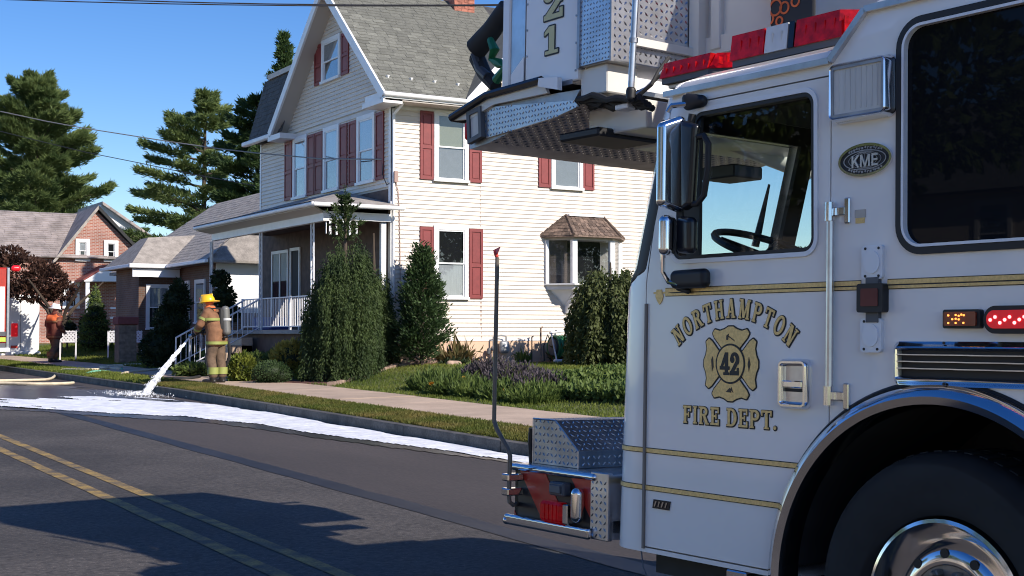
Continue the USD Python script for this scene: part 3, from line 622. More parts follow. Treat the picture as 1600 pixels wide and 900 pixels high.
# wiper, dash, steering wheel, seats, sun visor
P('wiper', tube([q(1202, 288, -.92), q(1188, 350, -.90), q(1180, 385, -.88)], [.006, .016, .020], 6), 'black'); 
P('dashboard', hullb([(1.52, -.25, 1.68), (1.52, -2.25, 1.68), (1.30, -.25, 1.52), (1.30, -2.25, 1.52)], .07), 'interior')
sw = lathe([(.19, 0)], 8); ang = np.linspace(0, 2 * pi, 33); cen = np.array([1.40, -.60, 1.90]); tl2 = math.radians(22)
e1_, e2_ = np.array([0, 1, 0]), np.array([math.cos(tl2), 0, math.sin(tl2)])
ring_ = [cen + .235 * (math.cos(t) * e1_ + math.sin(t) * e2_) for t in ang]
sw = P('steering_wheel', tube(ring_, .017, 8, cap=False), 'black'); 
for t in (.5, 2.6, 4.7): P('spoke', rod(cen - .03 * np.array([0, 0, 1]), cen + .21 * (math.cos(t) * e1_ + math.sin(t) * e2_), .012), 'black', sw)
P('column', rod(cen - .03 * np.array([0, 0, 1]), cen + np.array([.14, 0, -.40]), .035), 'black', sw)
for y in (-.62, -1.9):
    s = P('seat', hullb([(.55, y - .2, 1.42), (.95, y - .2, 1.42), (.55, y + .2, 1.42), (.95, y + .2, 1.42)], .07), 'seat'); P('seat_back', hullb([(.45, y - .18, 1.45), (.38, y - .15, 1.72), (.45, y + .18, 1.45), (.38, y + .15, 1.72)], .06), 'seat', s)
P('overhead_console', box(.45, 1.25, -2.3, -.2, 2.44, 2.50, .02), 'interior')
# ---- bumper
BY = -.04
bt = .862
P('bumper_frame', cat_([box(1.80, 2.50, -2.42, BY - .02, .60, .655), box(1.9, 2.50, -2.42, -.10, .655, .80)]), 'black_matte')
P('bumper_deck', box(1.81, 2.53, -2.45, BY, .835, bt, .006), 'tread')
P('bumper_rail', cat_([hullb([(2.53, BY + .01, .845), (1.90, BY + .01, .845)], .017), hullb([(2.53, BY + .01, .845), (2.53, -2.45, .845)], .017)]), 'chrome')
lip = sg.Polygon([(-2.545, .565), (-1.905, .565), (-1.905, .60), (-2.545, .60)])
P('bumper_lip', cat_([hullb([(2.55, BY + .03, .575), (1.915, BY + .03, .575), (2.55, BY + .03, .600), (1.915, BY + .03, .600)], .013), hullb([(2.55, BY + .03, .58), (2.55, -2.47, .58)], .02)]), 'chrome')
cp = sg.box(-2.525, .60, -1.925, .835); cpn = P('chevron_panel', cat_([side(cp, BY - .02, BY), box(2.5, 2.525, -2.44, BY, .6, .835)]), 'chev_dark')
for u0 in (-2.49, -2.085, -2.90):
    z0, z1 = .60, .835; q_ = sg.Polygon([(u0 + .0, z1), (u0 + .21, z1), (u0 + .40, z0), (u0 + .20, z0)]).intersection(cp)
    if q_.area > 1e-4: P('chevron_stripe', side(q_, BY, BY + .003), 'red_paint', cpn)
def bq(px, py): a = tr(px, py, BY); return a
g0, g1 = bq(870, 751), bq(893, 775); P('socket_box', box(g1[0], g0[0], BY, BY + .05, g1[1] - .003, g0[1], .008), 'plastic_grey', cpn); P('socket_lid', box(g1[0] + .015, g0[0] - .015, BY + .05, BY + .06, g1[1] + .01, g0[1] - .012, .004), 'plastic_grey', cpn)
g0, g1 = bq(857, 779), bq(891, 818); rm = P('bumper_light', box(g1[0], g0[0], BY, BY + .06, g1[1], g0[1] - .004, .014), 'red_lens', label='red bumper warning light'); P('light_bezel', box(g1[0] - .035, g1[0] + .002, BY, BY + .05, g1[1], g0[1] - .006, .006), 'chrome', rm)
P('light_rib', cat_([box(g1[0] + .03 * k, g1[0] + .03 * k + .004, BY + .055, BY + .063, g1[1] + .01, g0[1] - .014) for k in (1, 2, 3, 4)]), 'red_lens', rm)
g0, g1 = bq(904, 766), bq(916, 812); P('air_horn', hullb([(.5 * (g0[0] + g1[0]), BY + .03, g0[1] - .015), (.5 * (g0[0] + g1[0]), BY + .03, g1[1] + .015)], .032), 'chrome')
def diamonds(o, ax, ay, an, w, h, p=.034, l=.020, b=.0055, d=.003, inside=None):
    """raised tread bars on a plane patch: o corner, ax/ay unit axes, an outward"""
    o, ax, ay, an = (np.asarray(k, float) for k in (o, ax, ay, an)); V, F = [], []; n = 0
    for i in range(int(w / p) + 2):
        for j in range(int(h / p) + 2):
            x, y = (i + .5) * p, (j + .5) * p
            if x > w - .008 or y > h - .008 or (inside and not inside(x, y)): continue
            s = 1 if (i + j) % 2 else -1; e = np.array([.707, .707 * s]); g = np.array([-e[1], e[0]])
            pts = [(x, y) + e * l / 2 * 1.25, (x, y) + g * b, (x, y) - e * l / 2 * 1.25, (x, y) - g * b]
            base = [o + ax * a[0] + ay * a[1] + an * .0004 for a in pts]; top = o + ax * x + ay * y + an * d; e3 = ax * e[0] + ay * e[1]
            V += base + [top + e3 * l * .3, top - e3 * l * .3]; F += [[n, n + 1, n + 4], [n + 1, n + 2, n + 5], [n + 1, n + 5, n + 4], [n + 2, n + 3, n + 5], [n + 3, n, n + 4], [n + 3, n + 4, n + 5]]; n += 6
    return (np.array(V), np.array(F)) if V else (np.zeros((0, 3)), np.zeros((0, 3), int))
X_, Y_, Z_ = np.eye(3)
tp_ = P('tread_plate_end', cat_([box(1.80, 1.925, BY - .02, BY + .012, .565, .87, .004), box(1.80, 1.83, -2.4, BY, .57, .86)]), 'alu')
P('tread', diamonds((1.803, BY + .012, .57), X_, Z_, Y_, .12, .29, p=.03), 'tread', tp_, kind='stuff')
# tread plate box on the deck
bt0, bt1, bt2, bz = 2.49, 2.31, 2.13, 1.082; yb = -.12
prof = sg.Polygon([(-bt0, bt + .002), (-bt2, bt + .002), (-bt2, .945), (-bt1, bz), (-bt0, bz)])
bxx = P('tread_plate_box', side(prof, -2.3, yb), 'alu_dark')
P('tread', diamonds((bt2, yb, bt + .002), X_, Z_, Y_, bt0 - bt2, bz - bt, p=.032, inside=lambda x, y: y < .08 + (x) * .75), 'tread', bxx, kind='stuff')
sl_ = np.array([bt1 - bt2, 0, bz - .945]); sl_len = np.linalg.norm(sl_); sl_ /= sl_len
P('tread', diamonds((bt2, yb - 1.2, .945), Y_, sl_, -np.cross(Y_, sl_), 1.2, sl_len, p=.032), 'tread', bxx, kind='stuff')
P('tread', diamonds((bt2, yb - 1.2, bt + .004), Y_, Z_, -X_, 1.2, .08, p=.032), 'tread', bxx, kind='stuff')
P('box_edge', cat_([rod((bt0, yb, bz), (bt1, yb, bz), .005, n=6), rod((bt1, yb, bz), (bt2, yb, .945), .005, n=6), rod((bt2, yb, .945), (bt2, yb, bt), .005, n=6), rod((bt0, yb, bz), (bt0, yb, bt), .005, n=6)]), 'alu', bxx)
P('tow_hook', tube([(2.54, -.16, .86), (2.56, -.16, .95), (2.55, -.16, 1.03)], [.022, .018, .02], 8), 'black')
# guide pole
pt = [q(777, 402, .05), q(772, 657, .05), q(776, 670, .05), q(793, 700, .05), q(797, 712, .05), q(795, 770, .05), q(796, 784, .045), q(802, 789, .02), q(808, 787, -.04)]
gpole = P('guide_pole', cat_([tube(pt[:2], .0105, 10), tube(pt[1:], .011, 10)]), 'pole')
P('pole_tip', cat_([hullb([q(776, 400, .05), q(774, 394, .05)], .010), m3.Manifold.hull_points(np.array([q(770, 391, .05), q(780, 386, .05), q(782, 386, .055), q(778, 397, .04), q(777, 397, .06)]))]), 'red_plastic', gpole)
for z in (.80, .73): P('pole_clamp', box(2.44, 2.50, -.03, .065, z - .018, z + .018, .006), 'chrome', gpole)
P('curb_wire', tube([(1.56, -.02, .57), (1.50, .02, .50), (1.40, .05, .40)], .003, 5), 'plastic_grey')
P('step_light', box(.91, 1.02, -.06, .004, .520, .556, .006), 'chrome')  # small chrome block under the cab edge

# ---- roof light bars
def lightbar(pts, z0, z1, segs):
    base = sg.Polygon(pts); lb = P('light_bar', tf(ext(base.buffer(-.012), .028), np.eye(3), (0, 0, z0 - .028)), 'plastic_grey', label='red roof light bar')
    for nm, pg_, mt in segs:
        g = base.intersection(pg_).buffer(-.003)
        s_ = tf(ext(g, z1 - z0), np.eye(3), (0, 0, z0)); v, f = arr(s_); c = v.mean(0); top = v[:, 2] > z0 + .5 * (z1 - z0); v[top, :2] = c[:2] + (v[top, :2] - c[:2]) * np.array([.97, .90])
        l_ = P(nm, (v, f), mt, lb)
        bb = g.bounds
        for k in range(int((bb[2] - bb[0]) / .05)):
            P('lens_rib', box(bb[0] + .03 + .05 * k, bb[0] + .034 + .05 * k, bb[3] - .03, bb[3] - .004, z0 + .012, z1 - .03), mt, lb)
    return lb
lightbar([(1.80, -.30), (1.475, -.30), (1.33, -.42), (1.33, -1.1), (1.45, -1.1), (1.56, -.55), (1.80, -.55)], 2.700, 2.775, [('red_dome', sg.box(0, -3, 1.475, 1), 'red_lens'), ('red_dome', sg.box(1.475, -3, 3, 1), 'red_lens')])
lightbar([(1.20, -.16), (.60, -.16), (.54, -.24), (.54, -.42), (1.20, -.42)], 2.665, 2.775, [('red_dome', sg.box(1.0, -3, 3, 1), 'red_lens'), ('clear_lens', sg.box(.87, -3, 1.0, 1), 'clear_lens'), ('spacer', sg.box(.835, -3, .87, 1), 'black_gloss'), ('red_dome', sg.box(.0, -3, .835, 1), 'red_lens')])
P('light_bar_base', cat_([box(.56, 1.16, -.40, -.19, 2.59, 2.64), box(1.42, 1.74, -.5, -.34, 2.58, 2.674)]), 'black')
P('light_bar_base', hullb([(1.40, -.36, 2.662), (1.76, -.34, 2.662), (1.40, -.9, 2.662), (1.70, -.5, 2.662)], .01), 'paint_beige')

# ---- bucket and boom over the cab
by = -.30
def qb(px, py, y=by): return tr3(px, py, y)
fl = 3.39; zb = 2.545
plat = sg.Polygon([(-p_[0], p_[2]) for p_ in (qb(757, 168), qb(897, 157), qb(905, 166), qb(866, 184), qb(760, 216))])
pf = P('platform', tf(ext(sg.Polygon([(-3.39, zb), (-3.20, zb + .015), (-2.45, 2.685), (-2.40, 2.74), (-3.2, 2.775), (-3.40, 2.74)]), 1.95), SIDE, (0, by - 1.95 - .01, 0)), 'alu_dark')
P('platform_side', side(plat, by - .01, by + .004), 'alu', pf)
b0_ = plat.bounds; P('tread', diamonds((-b0_[2], by + .004, b0_[1]), X_, Z_, Y_, b0_[2] - b0_[0], b0_[3] - b0_[1], p=.027, l=.017, b=.005, inside=lambda x, y: plat.contains(sg.Point(b0_[2] - x, b0_[1] + y))), 'tread', pf, kind='stuff')
u0 = np.array([2.45, by, 2.685]); u1 = np.array([3.20, by, zb + .015]); ud = (u1 - u0) / np.linalg.norm(u1 - u0)
P('tread', diamonds(u0 + np.array([0, -1.9, 0]), ud, Y_, np.cross(ud, Y_) * (1 if np.cross(ud, Y_)[2] < 0 else -1), .75, 1.9, p=.036), 'tread', pf, kind='stuff')
rail = [qb(853, 126), qb(767, 150), qb(712, 185)]
P('platform_rail', cat_([tube([p_ + (0, .03, 0) for p_ in rail], .022, 8), tube([rail[2] + (0, .03, 0), rail[2] + (0.02, -2.0, 0)], .022, 8)]), 'black_gloss', pf)
P('platform_edge', side(sg.Polygon([(-p_[0], p_[2]) for p_ in (qb(853, 129), qb(767, 154), qb(714, 189), qb(740, 186), qb(775, 164), qb(860, 146))]), by, by + .02), 'paint_beige', pf)
P('platform_top', box(2.45, 3.2, by - 1.9, by, 2.775, 2.80), 'alu_dark', pf)
bl = sg.Polygon([(-p_[0], p_[2]) for p_ in (qb(735, 176), qb(757, 166), qb(759, 214), qb(737, 226))])
cl = P('corner_light', side(bl.difference(affinity.scale(bl, .62, .72)), by, by + .03), 'plastic_grey'); P('corner_lens', side(affinity.scale(bl, .62, .72), by, by + .018), 'clear_lens', cl)
P('side_lens', hullb([qb(733, 197, by), qb(733, 213, by)], .026), 'red_lens', label='red lens on bucket corner')
P('edge_marker', side(sg.Polygon([(-p_[0], p_[2]) for p_ in (qb(853, 124), qb(883, 122), qb(883, 142), qb(852, 137))]), by + .02, by + .05), 'white_board')
# bucket walls
zt = 3.75
bk = P('bucket_wall', cat_([box(2.40, 2.86, by - .03, by, 2.79, zt, .006), box(2.40, 3.06, by - 1.93, by - 1.90, 2.79, zt, .006), box(3.03, 3.06, by - 1.9, by - .04, 2.79, zt, .006)]), 'paint')
pn = qb(825, 0)[0]; P('front_panel', m3.Manifold.hull_points(np.array([(a, b, c) for c in (2.80, zt) for a, b in ((2.865, by), (2.865, by - .03), (2.985, by + .002), (2.985, by - .03))])), 'alu', bk, label='polished panel')
P('front_post', box(2.99, 3.06, by - .05, by + .012, 2.80, zt, .008), 'paint', bk)
P('panel_fold', side(sg.Polygon([(-2.865, 2.98), (-2.865, 2.80), (-2.98, 2.80), (-2.98, 2.90)]), by + .003, by + .008), 'white_board', bk)
for z in np.arange(2.84, 3.7, .14):
    for t_ in (2.845, 2.425): P('rivet', side(sg.Point(-t_, z).buffer(.006, quad_segs=3), by, by + .004), 'alu_dark', bk)
def num(c, px, pyb, pyt, wpx):
    a, b, l, r = tr(px, pyb, by), tr(px, pyt, by), tr(px - wpx / 2, pyb, by), tr(px + wpx / 2, pyb, by); h = b[1] - a[1]; g, w = glyph(c); w_ = l[0] - r[0]
    bnd = g.bounds; g = affinity.translate(affinity.scale(affinity.translate(g, -bnd[0], 0), w_ / (bnd[2] - bnd[0]), h, origin=(0, 0)), -l[0], a[1])
    P('number', side(g, by + .003, by + .005), 'gold_num', bk); P('number_outline', side(g.buffer(.008), by + .001, by + .004), 'black', bk)
mat('gold_num', (.55, .50, .24), .4)
num('1', 862, 84, 41, 21); num('2', 866, 29, -20, 30)
# lower rear of the basket and its tread plate boxes
P('basket_sill', box(2.20, 2.41, by - .22, by - .02, 2.70, 2.845, .006), 'paint_beige', bk)
rb = P('tool_box', box(2.135, 2.385, by - .58, by + .012, 2.845, zt, .005), 'alu')
P('tread', diamonds((2.14, by + .012, 2.85), X_, Z_, Y_, .24, .9, p=.024, l=.015, b=.004), 'tread', rb, kind='stuff')
P('tread', diamonds((2.135, by - .57, 2.85), Y_, Z_, -X_, .58, .9, p=.034, l=.024, b=.0065, d=.005), 'tread', rb, kind='stuff')
P('box_corner', cat_([box(2.375, 2.395, by - .02, by + .02, 2.84, zt), box(2.128, 2.14, by - .0, by + .018, 2.84, zt)]), 'alu_dark', rb)
P('inner_bracket', cat_([box(2.10, 2.13, by - .5, by - .12, 2.93, 2.97), box(2.06, 2.13, by - .58, by - .50, 2.9, zt)]), 'paint_beige', rb)
h1_, h0_ = tr3(993, 0, by + .03), tr3(986, 139, by + .03); hp = P('handrail', tube([h0_, h1_ + (h1_ - h0_) * .6], .016, 12), 'alu'); P('rail_collar', tube([h0_ + (h1_ - h0_) * .52, h0_ + (h1_ - h0_) * .57], .022, 12), 'alu_dark', hp); P('rail_socket', hullb([h0_ - (0, 0, .01), h0_ - (0, 0, .04)], .024), 'black', hp)
rg = np.random.default_rng(3)
for k in range(5):
    a = qb(903, 152 + k * 3); b = qb(1000, 155 + k * 3); m_ = [a + (b - a) * s + np.array([0, -.02 * k, rg.uniform(-.012, .02)]) for s in np.linspace(0, 1, 9)]
    P('control_hose', tube(m_, .017, 7), 'black_matte')
for k in range(3):
    P('control_hose', tube([qb(985 + 6 * k, 150, by - .05), qb(1010 + 4 * k, 138 - 3 * k, by - .08), qb(1030, 118 - 4 * k, by - .12), qb(1045, 100 - 5 * k, by - .2)], .010, 7), 'black_matte' if k != 1 else 'alu')
P('hose_bracket', box(2.04, 2.14, by - .1, by - .02, 2.60, 2.625, .004), 'white_board')
P('nozzle_monitor', cat_([tube([qb(792, 10, -.55), qb(770, 45, -.55), qb(745, 75, -.55)], [.05, .06, .07], 12), tube([qb(745, 90, -.6), qb(757, 115, -.6), qb(775, 135, -.6)], [.05, .045, .04], 10)]), 'black_matte')
P('nozzle_ring', tube([qb(742, 85, -.58), qb(750, 108, -.58), qb(762, 120, -.58)], .030, 10), 'plastic_grey'); P('green_strap', tube([qb(766, 62, -.50), qb(773, 78, -.48), qb(768, 92, -.5), qb(780, 99, -.5), qb(790, 104, -.5), qb(776, 125, -.52)], [.02, .03, .022, .03, .02, .03], 8), 'green_hose')
# support beams below the bucket
P('support_beam', cat_([box(1.2, 2.55, -.98, -.80, 2.50, 2.62, .006), box(2.05, 2.50, -1.7, -.45, 2.52, 2.66, .006)]), 'paint_beige'); P('beam_pad', box(2.30, 2.62, -.75, -.35, 2.50, 2.545, .01), 'black')
P('lift_cylinder', tube([tr3(1085, 196, -1.0), tr3(1150, 218, -1.35), tr3(1262, 262, -2.0)], .075, 14), 'paint_beige'); P('under_box', box(2.2, 2.45, -1.42, -1.2, 2.36, 2.43, .008), 'black')
# boom (ladder) along the roof
bm = P('boom', cat_([box(-6, 2.06, -1.7, -1.62, 2.93, 3.02), box(-6, 2.06, -.93, -.85, 2.93, 3.02), box(-6, 2.06, -.93, -.85, 3.50, 3.58), box(-6, 2.06, -1.7, -1.62, 3.50, 3.58), box(-6, 2.0, -1.64, -.91, 2.955, 2.975), box(.2, 2.06, -.90, -.87, 3.02, 3.5)]), 'paint_beige')
for k in range(14):
    t_ = 2.0 - .55 * k; P('boom_post', box(t_ - .05, t_ + .02, -.92, -.84, 2.95, 3.56, .006), 'paint_beige', bm)
    if k: P('boom_brace', rod((t_, -.86, 3.0), (t_ + .55, -.86, 3.52), .028, n=6), 'paint_beige', bm)
    P('rung', rod((t_ - .2, -1.66, 3.0), (t_ - .2, -.89, 3.0), .02), 'alu', bm)
P('boom_gusset', cat_([m3.Manifold.hull_points(np.array([(a, y, c) for a, c in ((1.55, 2.98), (1.50, 3.2), (1.38, 3.2), (1.42, 3.03)) for y in (-.84, -.80)]))]), 'white_board', bm)
pw0, pw1 = qb(1190, -40, -.6), qb(1262, 28, -.6); pw = P('decal_board', box(1.12, 1.38, -.62, -.60, 2.84, 3.15, .006), 'black'); 
for (px, py, r) in ((1212, 12, 12), (1226, 12, 9), (1203, 30, 8), (1218, 33, 7), (1243, 2, 8)):
    c_ = tr(px, py, -.6); rr = r / 2120 * 7.0; P('decal_ring', side(sg.Point(-c_[0], c_[1]).buffer(rr).difference(sg.Point(-c_[0], c_[1]).buffer(rr - .009)).intersection(sg.box(-1.375, 2.845, -1.125, 3.145)), -.60, -.597), 'orange_cloth', pw)
P('roof_plate', box(-1.6, 1.2, -2.1, -.45, 2.78, 2.80), 'tread')
# rest of the engine behind the cab (outside the picture, but it stands there and casts its shadow)
rbdy = P('rear_body', man(box(-9.0, -1.85, -2.5, 0, .62, 2.6)) - prism(sg.Point(5.6, .56).buffer(.7).union(sg.box(4.3, .2, 6.9, .56)), -3, 1), 'paint')
for k in range(5): P('roller_door', box(-2.0 - 1.15 * k, -3.0 - 1.15 * k, 0.0, .01, 1.3, 2.4), 'alu', rbdy)
P('rear_chassis', box(-8.8, -1.8, -1.7, -.8, .45, .8), 'black_matte'); wheel(-5.6, -.03); wheel(-5.6, -2.47, -1)
P('turntable', tf(lathe([(0, 0), (.8, 0), (.8, .35), (0, .35)], 24), np.eye(3), (-5.5, -1.25, 2.6)), 'black_matte')
# ================================================================ SETTING
xs = np.unique(np.concatenate([[-1500, -400, -150, -60, -30, -15, -9, -6, -4, -3, -2.4, -1.96], np.arange(-1.95, 8.37, .9), [8.19, 8.36, 8.365], np.arange(8.6, 15.2, .3), np.arange(15.5, 24, 1), [26, 30, 36, 44, 60, 100, 200, 500, 1500]]))
ys = np.unique(np.concatenate([[-1500, -300, -100, -50, -30], np.arange(-20, 60, 1.0), np.arange(60, 130, 5), [150, 200, 300, 600, 1500, 3000]]))
def ground_z(X, Y):
    z = hz(X, Y); inroad = (X > -1.97) & (X < 8.363)
    return np.where(inroad, road(X, Y) - .06, z - .0 )
gnd = single('ground', grid(xs, ys, ground_z), 'soil', kind='structure', smooth=True)
rys = np.unique(np.concatenate([[-1500, -200, -60], np.arange(-30, 130, 1.0), [150, 200, 400, 1500, 3000]]))
single('road', grid(np.array([-1.96, 0, 1.5, 3.2, 5.0]), rys, road), 'asphalt', kind='structure', smooth=True)
single('road_lane', grid(np.array([5.0, 6, 7, 8.21]), rys, road), 'asphalt_patch', kind='structure', smooth=True)
rgn = np.random.default_rng(11)
def strip(c, w, y0, y1, dz, wob=0, dy=.25, seed=0, wv=0):
    Y = np.arange(y0, y1 + 1e-6, dy); r = np.random.default_rng(seed)
    j = lambda s: meshkit.noise(np.stack([Y * 1.7, Y * 0 + s, Y * 0], -1), seed) - .5
    cx = c(Y) if callable(c) else np.full(len(Y), float(c)); a = cx - w / 2 + wob * j(1.3); b = cx + w / 2 + wob * j(7.7)
    v = np.vstack([np.stack([a, Y, road(a, Y) + dz], -1), np.stack([b, Y, road(b, Y) + dz], -1)]); n = len(Y); i = np.arange(n - 1)
    return v, np.vstack([np.stack([i, i + n, i + n + 1], 1), np.stack([i, i + n + 1, i + 1], 1)])
single('road_seam', strip(lambda Y: 5.08 + .0 * Y, .24, -5, 70, .004, .035, seed=2), 'tar', kind='structure')
single('yellow_line', strip(3.33, .115, -10, 90, .004, .012, seed=3), 'yellow_paint', kind='structure')
single('yellow_line', strip(3.00, .115, -10, 90, .004, .012, seed=4), 'yellow_paint', kind='structure')
# kerb stones
kb = thing('kerb', None, None, kind='structure')
for k in range(36):
    y0 = -12 + 2.6 * k; y1 = y0 + 2.588; j = rgn.uniform(-.004, .004)
    b = np.array([[8.205 + j, y0, gut(y0) - .2], [8.36, y0, gut(y0) - .2], [8.36, y1, gut(y1) - .2], [8.205 + j, y1, gut(y1) - .2]]); t = b.copy(); t[:, 2] += .344; t[0, 0] += .012; t[3, 0] += .012
    part(kb, 'kerb_stone', hexa(b, t), 'kerbstone')
kl = thing('far_kerb', None, None, kind='structure')
part(kl, 'kerb_run', grid(np.array([-2.1, -1.96, -1.955]), ys, lambda X, Y: np.where(X < -1.958, gut(Y) + .145, gut(Y) - .06)), 'kerbstone')
ap = thing('near_apron', None, None, kind='structure')  # pale concrete added out of view to bounce light onto the engine
for k in range(24):
    for i in range(5):
        x1 = -2.12 - 2.4 * i; x0 = x1 - 2.385; y0 = -28 + 3 * k; b = np.array([[x0, y0, 0], [x1, y0, 0], [x1, y0 + 2.985, 0], [x0, y0 + 2.985, 0]]); b[:, 2] = hz(b[:, 0], b[:, 1]) - .05; t = b.copy(); t[:, 2] += .064
        part(ap, 'slab', hexa(b, t), 'concrete')
# sidewalk slabs
sw_ = thing('sidewalk', None, None, kind='structure')
for k in range(44):
    y0 = 2 + 1.5 * k; y1 = y0 + 1.49; j = rgn.uniform(-.004, .004)
    b = np.array([[9.18, y0, 0], [10.88, y0, 0], [10.88, y1, 0], [9.18, y1, 0]]); b[:, 2] = hz(b[:, 0], b[:, 1]) - .08; t = b.copy(); t[:, 2] += .094 + j
    part(sw_, 'slab', hexa(b, t), 'concrete')
for k in range(2):
    x0 = 10.9 + .72 * k; b = np.array([[x0, 32.05, 0], [x0 + .7, 32.05, 0], [x0 + .7, 33.25, 0], [x0, 33.25, 0]]); b[:, 2] = hz(b[:, 0], b[:, 1]) - .08; t = b.copy(); t[:, 2] += .10
    part(sw_, 'slab', hexa(b, t), 'concrete')
# mulch bed along the house front
def sheet(poly, dz, step=.18, nz=0.0, seed=0):
    x0, y0, x1, y1 = poly.bounds; import shapely
    gx = np.arange(x0, x1 + step, step); gy = np.arange(y0, y1 + step, step); X, Y = np.meshgrid(gx, gy, indexing='ij'); ins = shapely.contains_xy(poly, X, Y)
    d = shapely.distance(shapely.points(X, Y), poly.boundary); e = np.where(ins, np.minimum(d, .3) / .3, -.3)
    Z = hz(X, Y) + dz * np.minimum(e * 1.5, 1) + nz * (meshkit.fbm(np.stack([X * 4, Y * 4, X * 0], -1), 3, seed) - .5) * np.maximum(e, 0)
    v = np.stack([X, Y, Z], -1).reshape(-1, 3); i = np.arange(X.size).reshape(X.shape); q = (ins[:-1, :-1] | ins[1:, :-1] | ins[1:, 1:] | ins[:-1, 1:])
    a, b, c, d = i[:-1, :-1][q], i[1:, :-1][q], i[1:, 1:][q], i[:-1, 1:][q]
    return v, np.vstack([np.stack([a, b, c], 1), np.stack([a, c, d], 1)])
bed_pts = [gp(*p)[:2] for p in ((300, 580), (395, 597), (515, 602), (545, 592), (590, 580), (622, 572), (655, 568))] + [(13.4, 27.4), (18, 27.3), (18, 27.95), (13.5, 27.95), (11.9, 28.2), (11.85, 31.9)]
bed = sg.Polygon(bed_pts).buffer(0)
single('mulch_bed', sheet(bed, .035, .15, .05, 4), 'mulch', kind='structure', smooth=True)
# ================================================================ MAIN HOUSE
HX, HY = 13.54, 28.02; HXR, HYL = 21.2, 36.45; SID0, EAVE = 1.42, 6.90
house = thing('clapboard_house', 'cream clapboard two and a half storey house with red shutters and a front porch', 'house', (HX, HY, .8))
class Frame:
    def __init__(s, o, a, n): s.o, s.a, s.n = np.array(o, float), np.array(a, float), np.array(n, float)
    def pt(s, u, d, z): return s.o + s.a * u + s.n * d + ZU * z
    def box(s, u0, u1, d0, d1, z0, z1, c=0):
        m = box(u0, u1, d0, d1, z0, z1, c); return tf(m, np.stack([s.a, s.n, ZU], 1), s.o)
    def ext(s, poly, d0, d1): return tf(ext(poly, d1 - d0), np.stack([s.a, ZU, s.n], 1), s.o + s.n * d0)
FS = Frame((HX, HY, 0), (1, 0, 0), (0, -1, 0)); FF = Frame((HX, HY, 0), (0, 1, 0), (-1, 0, 0))
def us(px, py, d=0.0): p = onY(px, py, HY - d); return p[0] - HX, p[2]
def uf(px, py, d=0.0): p = onX(px, py, HX - d); return p[1] - HY, p[2]
def rect(fn, x0, x1, y0, y1):
    xm, ym = .5 * (x0 + x1), .5 * (y0 + y1); a, b = fn(x0, ym)[0], fn(x1, ym)[0]; return min(a, b), max(a, b), fn(xm, y1)[1], fn(xm, y0)[1]
def siding(fr, u0, u1, z0, z1, openings, parent, clip=None, e=.1016):
    n = int(round((z1 - z0) / e))
    for k in range(n):
        za, zb_ = z0 + e * k, z0 + e * (k + 1); zm = .5 * (za + zb_); iv = [(u0, u1)] if clip is None else [clip(zm)]
        for (a, b, c, d) in openings:
            if c < zm < d: iv = [q for (s, t) in iv for q in ((s, min(t, a)), (max(s, b), t)) if q[1] - q[0] > .03]
        for s, t in iv:
            if t - s < .03: continue
            v = np.array([fr.pt(s, 0, za), fr.pt(t, 0, za), fr.pt(t, .027, za), fr.pt(s, .027, za), fr.pt(s, 0, zb_ + .006), fr.pt(t, 0, zb_ + .006), fr.pt(t, .004, zb_ + .006), fr.pt(s, .004, zb_ + .006)])
            f = BF if np.cross(fr.a, fr.n)[2] > 0 else BF[:, ::-1]
            part(parent, 'siding_board', (v, f), 'siding', smooth=False)
def window(fr, parent, r, tw=.10, split=.5, upper='curtain', lower='dark_room', sill=True, name='window', depth=.05):
    u0, u1, z0, z1 = r; sgn = 1
    fm = cat_([fr.box(u0, u0 + tw, -.02, depth + .01, z0 + tw * .6, z1), fr.box(u1 - tw, u1, -.02, depth + .01, z0 + tw * .6, z1), fr.box(u0 + tw, u1 - tw, -.02, depth + .008, z1 - tw, z1), fr.box(u0 - .02, u1 + .02, -.02, depth + .045, z0, z0 + tw * .6)])
    w = part(parent, name, fm, 'trim'); a, b, c, d = u0 + tw, u1 - tw, z0 + tw * .6, z1 - tw; m = c + (d - c) * split; s = .035
    def sash(zb, zt, dd):
        return cat_([fr.box(a, a + s, dd - .016, dd, zb, zt), fr.box(b - s, b, dd - .016, dd, zb, zt), fr.box(a + s, b - s, dd - .017, dd - .001, zb, zb + s), fr.box(a + s, b - s, dd - .017, dd - .001, zt - s, zt)])
    part(w, 'sash', sash(m - .015, d, .046), 'trim'); part(w, 'sash', sash(c, m + .02, .028), 'trim')
    part(w, 'pane', fr.box(a + s, b - s, .036, .0362, m + .02, d - s), 'house_glass'); part(w, 'pane', fr.box(a + s, b - s, .018, .0182, c + s, m - .01), 'house_glass')
    part(w, 'blind', fr.box(a, b, .002, .010, m, d), upper); part(w, 'blind', fr.box(a, b, .002, .008, c, m), lower)  # dark_room panels stand in for the unlit room behind the glass
    return w
def shutter(fr, parent, r):
    u0, u1, z0, z1 = r; s = part(parent, 'shutter', cat_([fr.box(u0, u0 + .055, .02, .055, z0, z1), fr.box(u1 - .055, u1, .02, .055, z0, z1)] + [fr.box(u0 + .055, u1 - .055, .02, .053, a, b) for a, b in ((z0, z0 + .07), (z1 - .07, z1), (.47 * z1 + .53 * z0 - .03, .47 * z1 + .53 * z0 + .04))]), 'shutter')
    zm = .47 * z1 + .53 * z0
    for a, b in ((z0 + .07, zm - .03), (zm + .04, z1 - .07)): part(s, 'shutter_panel', cat_([fr.box(u0 + .055, u1 - .055, .02, .034, a, b), fr.box(u0 + .075, u1 - .075, .034, .046, a + .03, b - .03, .008)]), 'shutter')
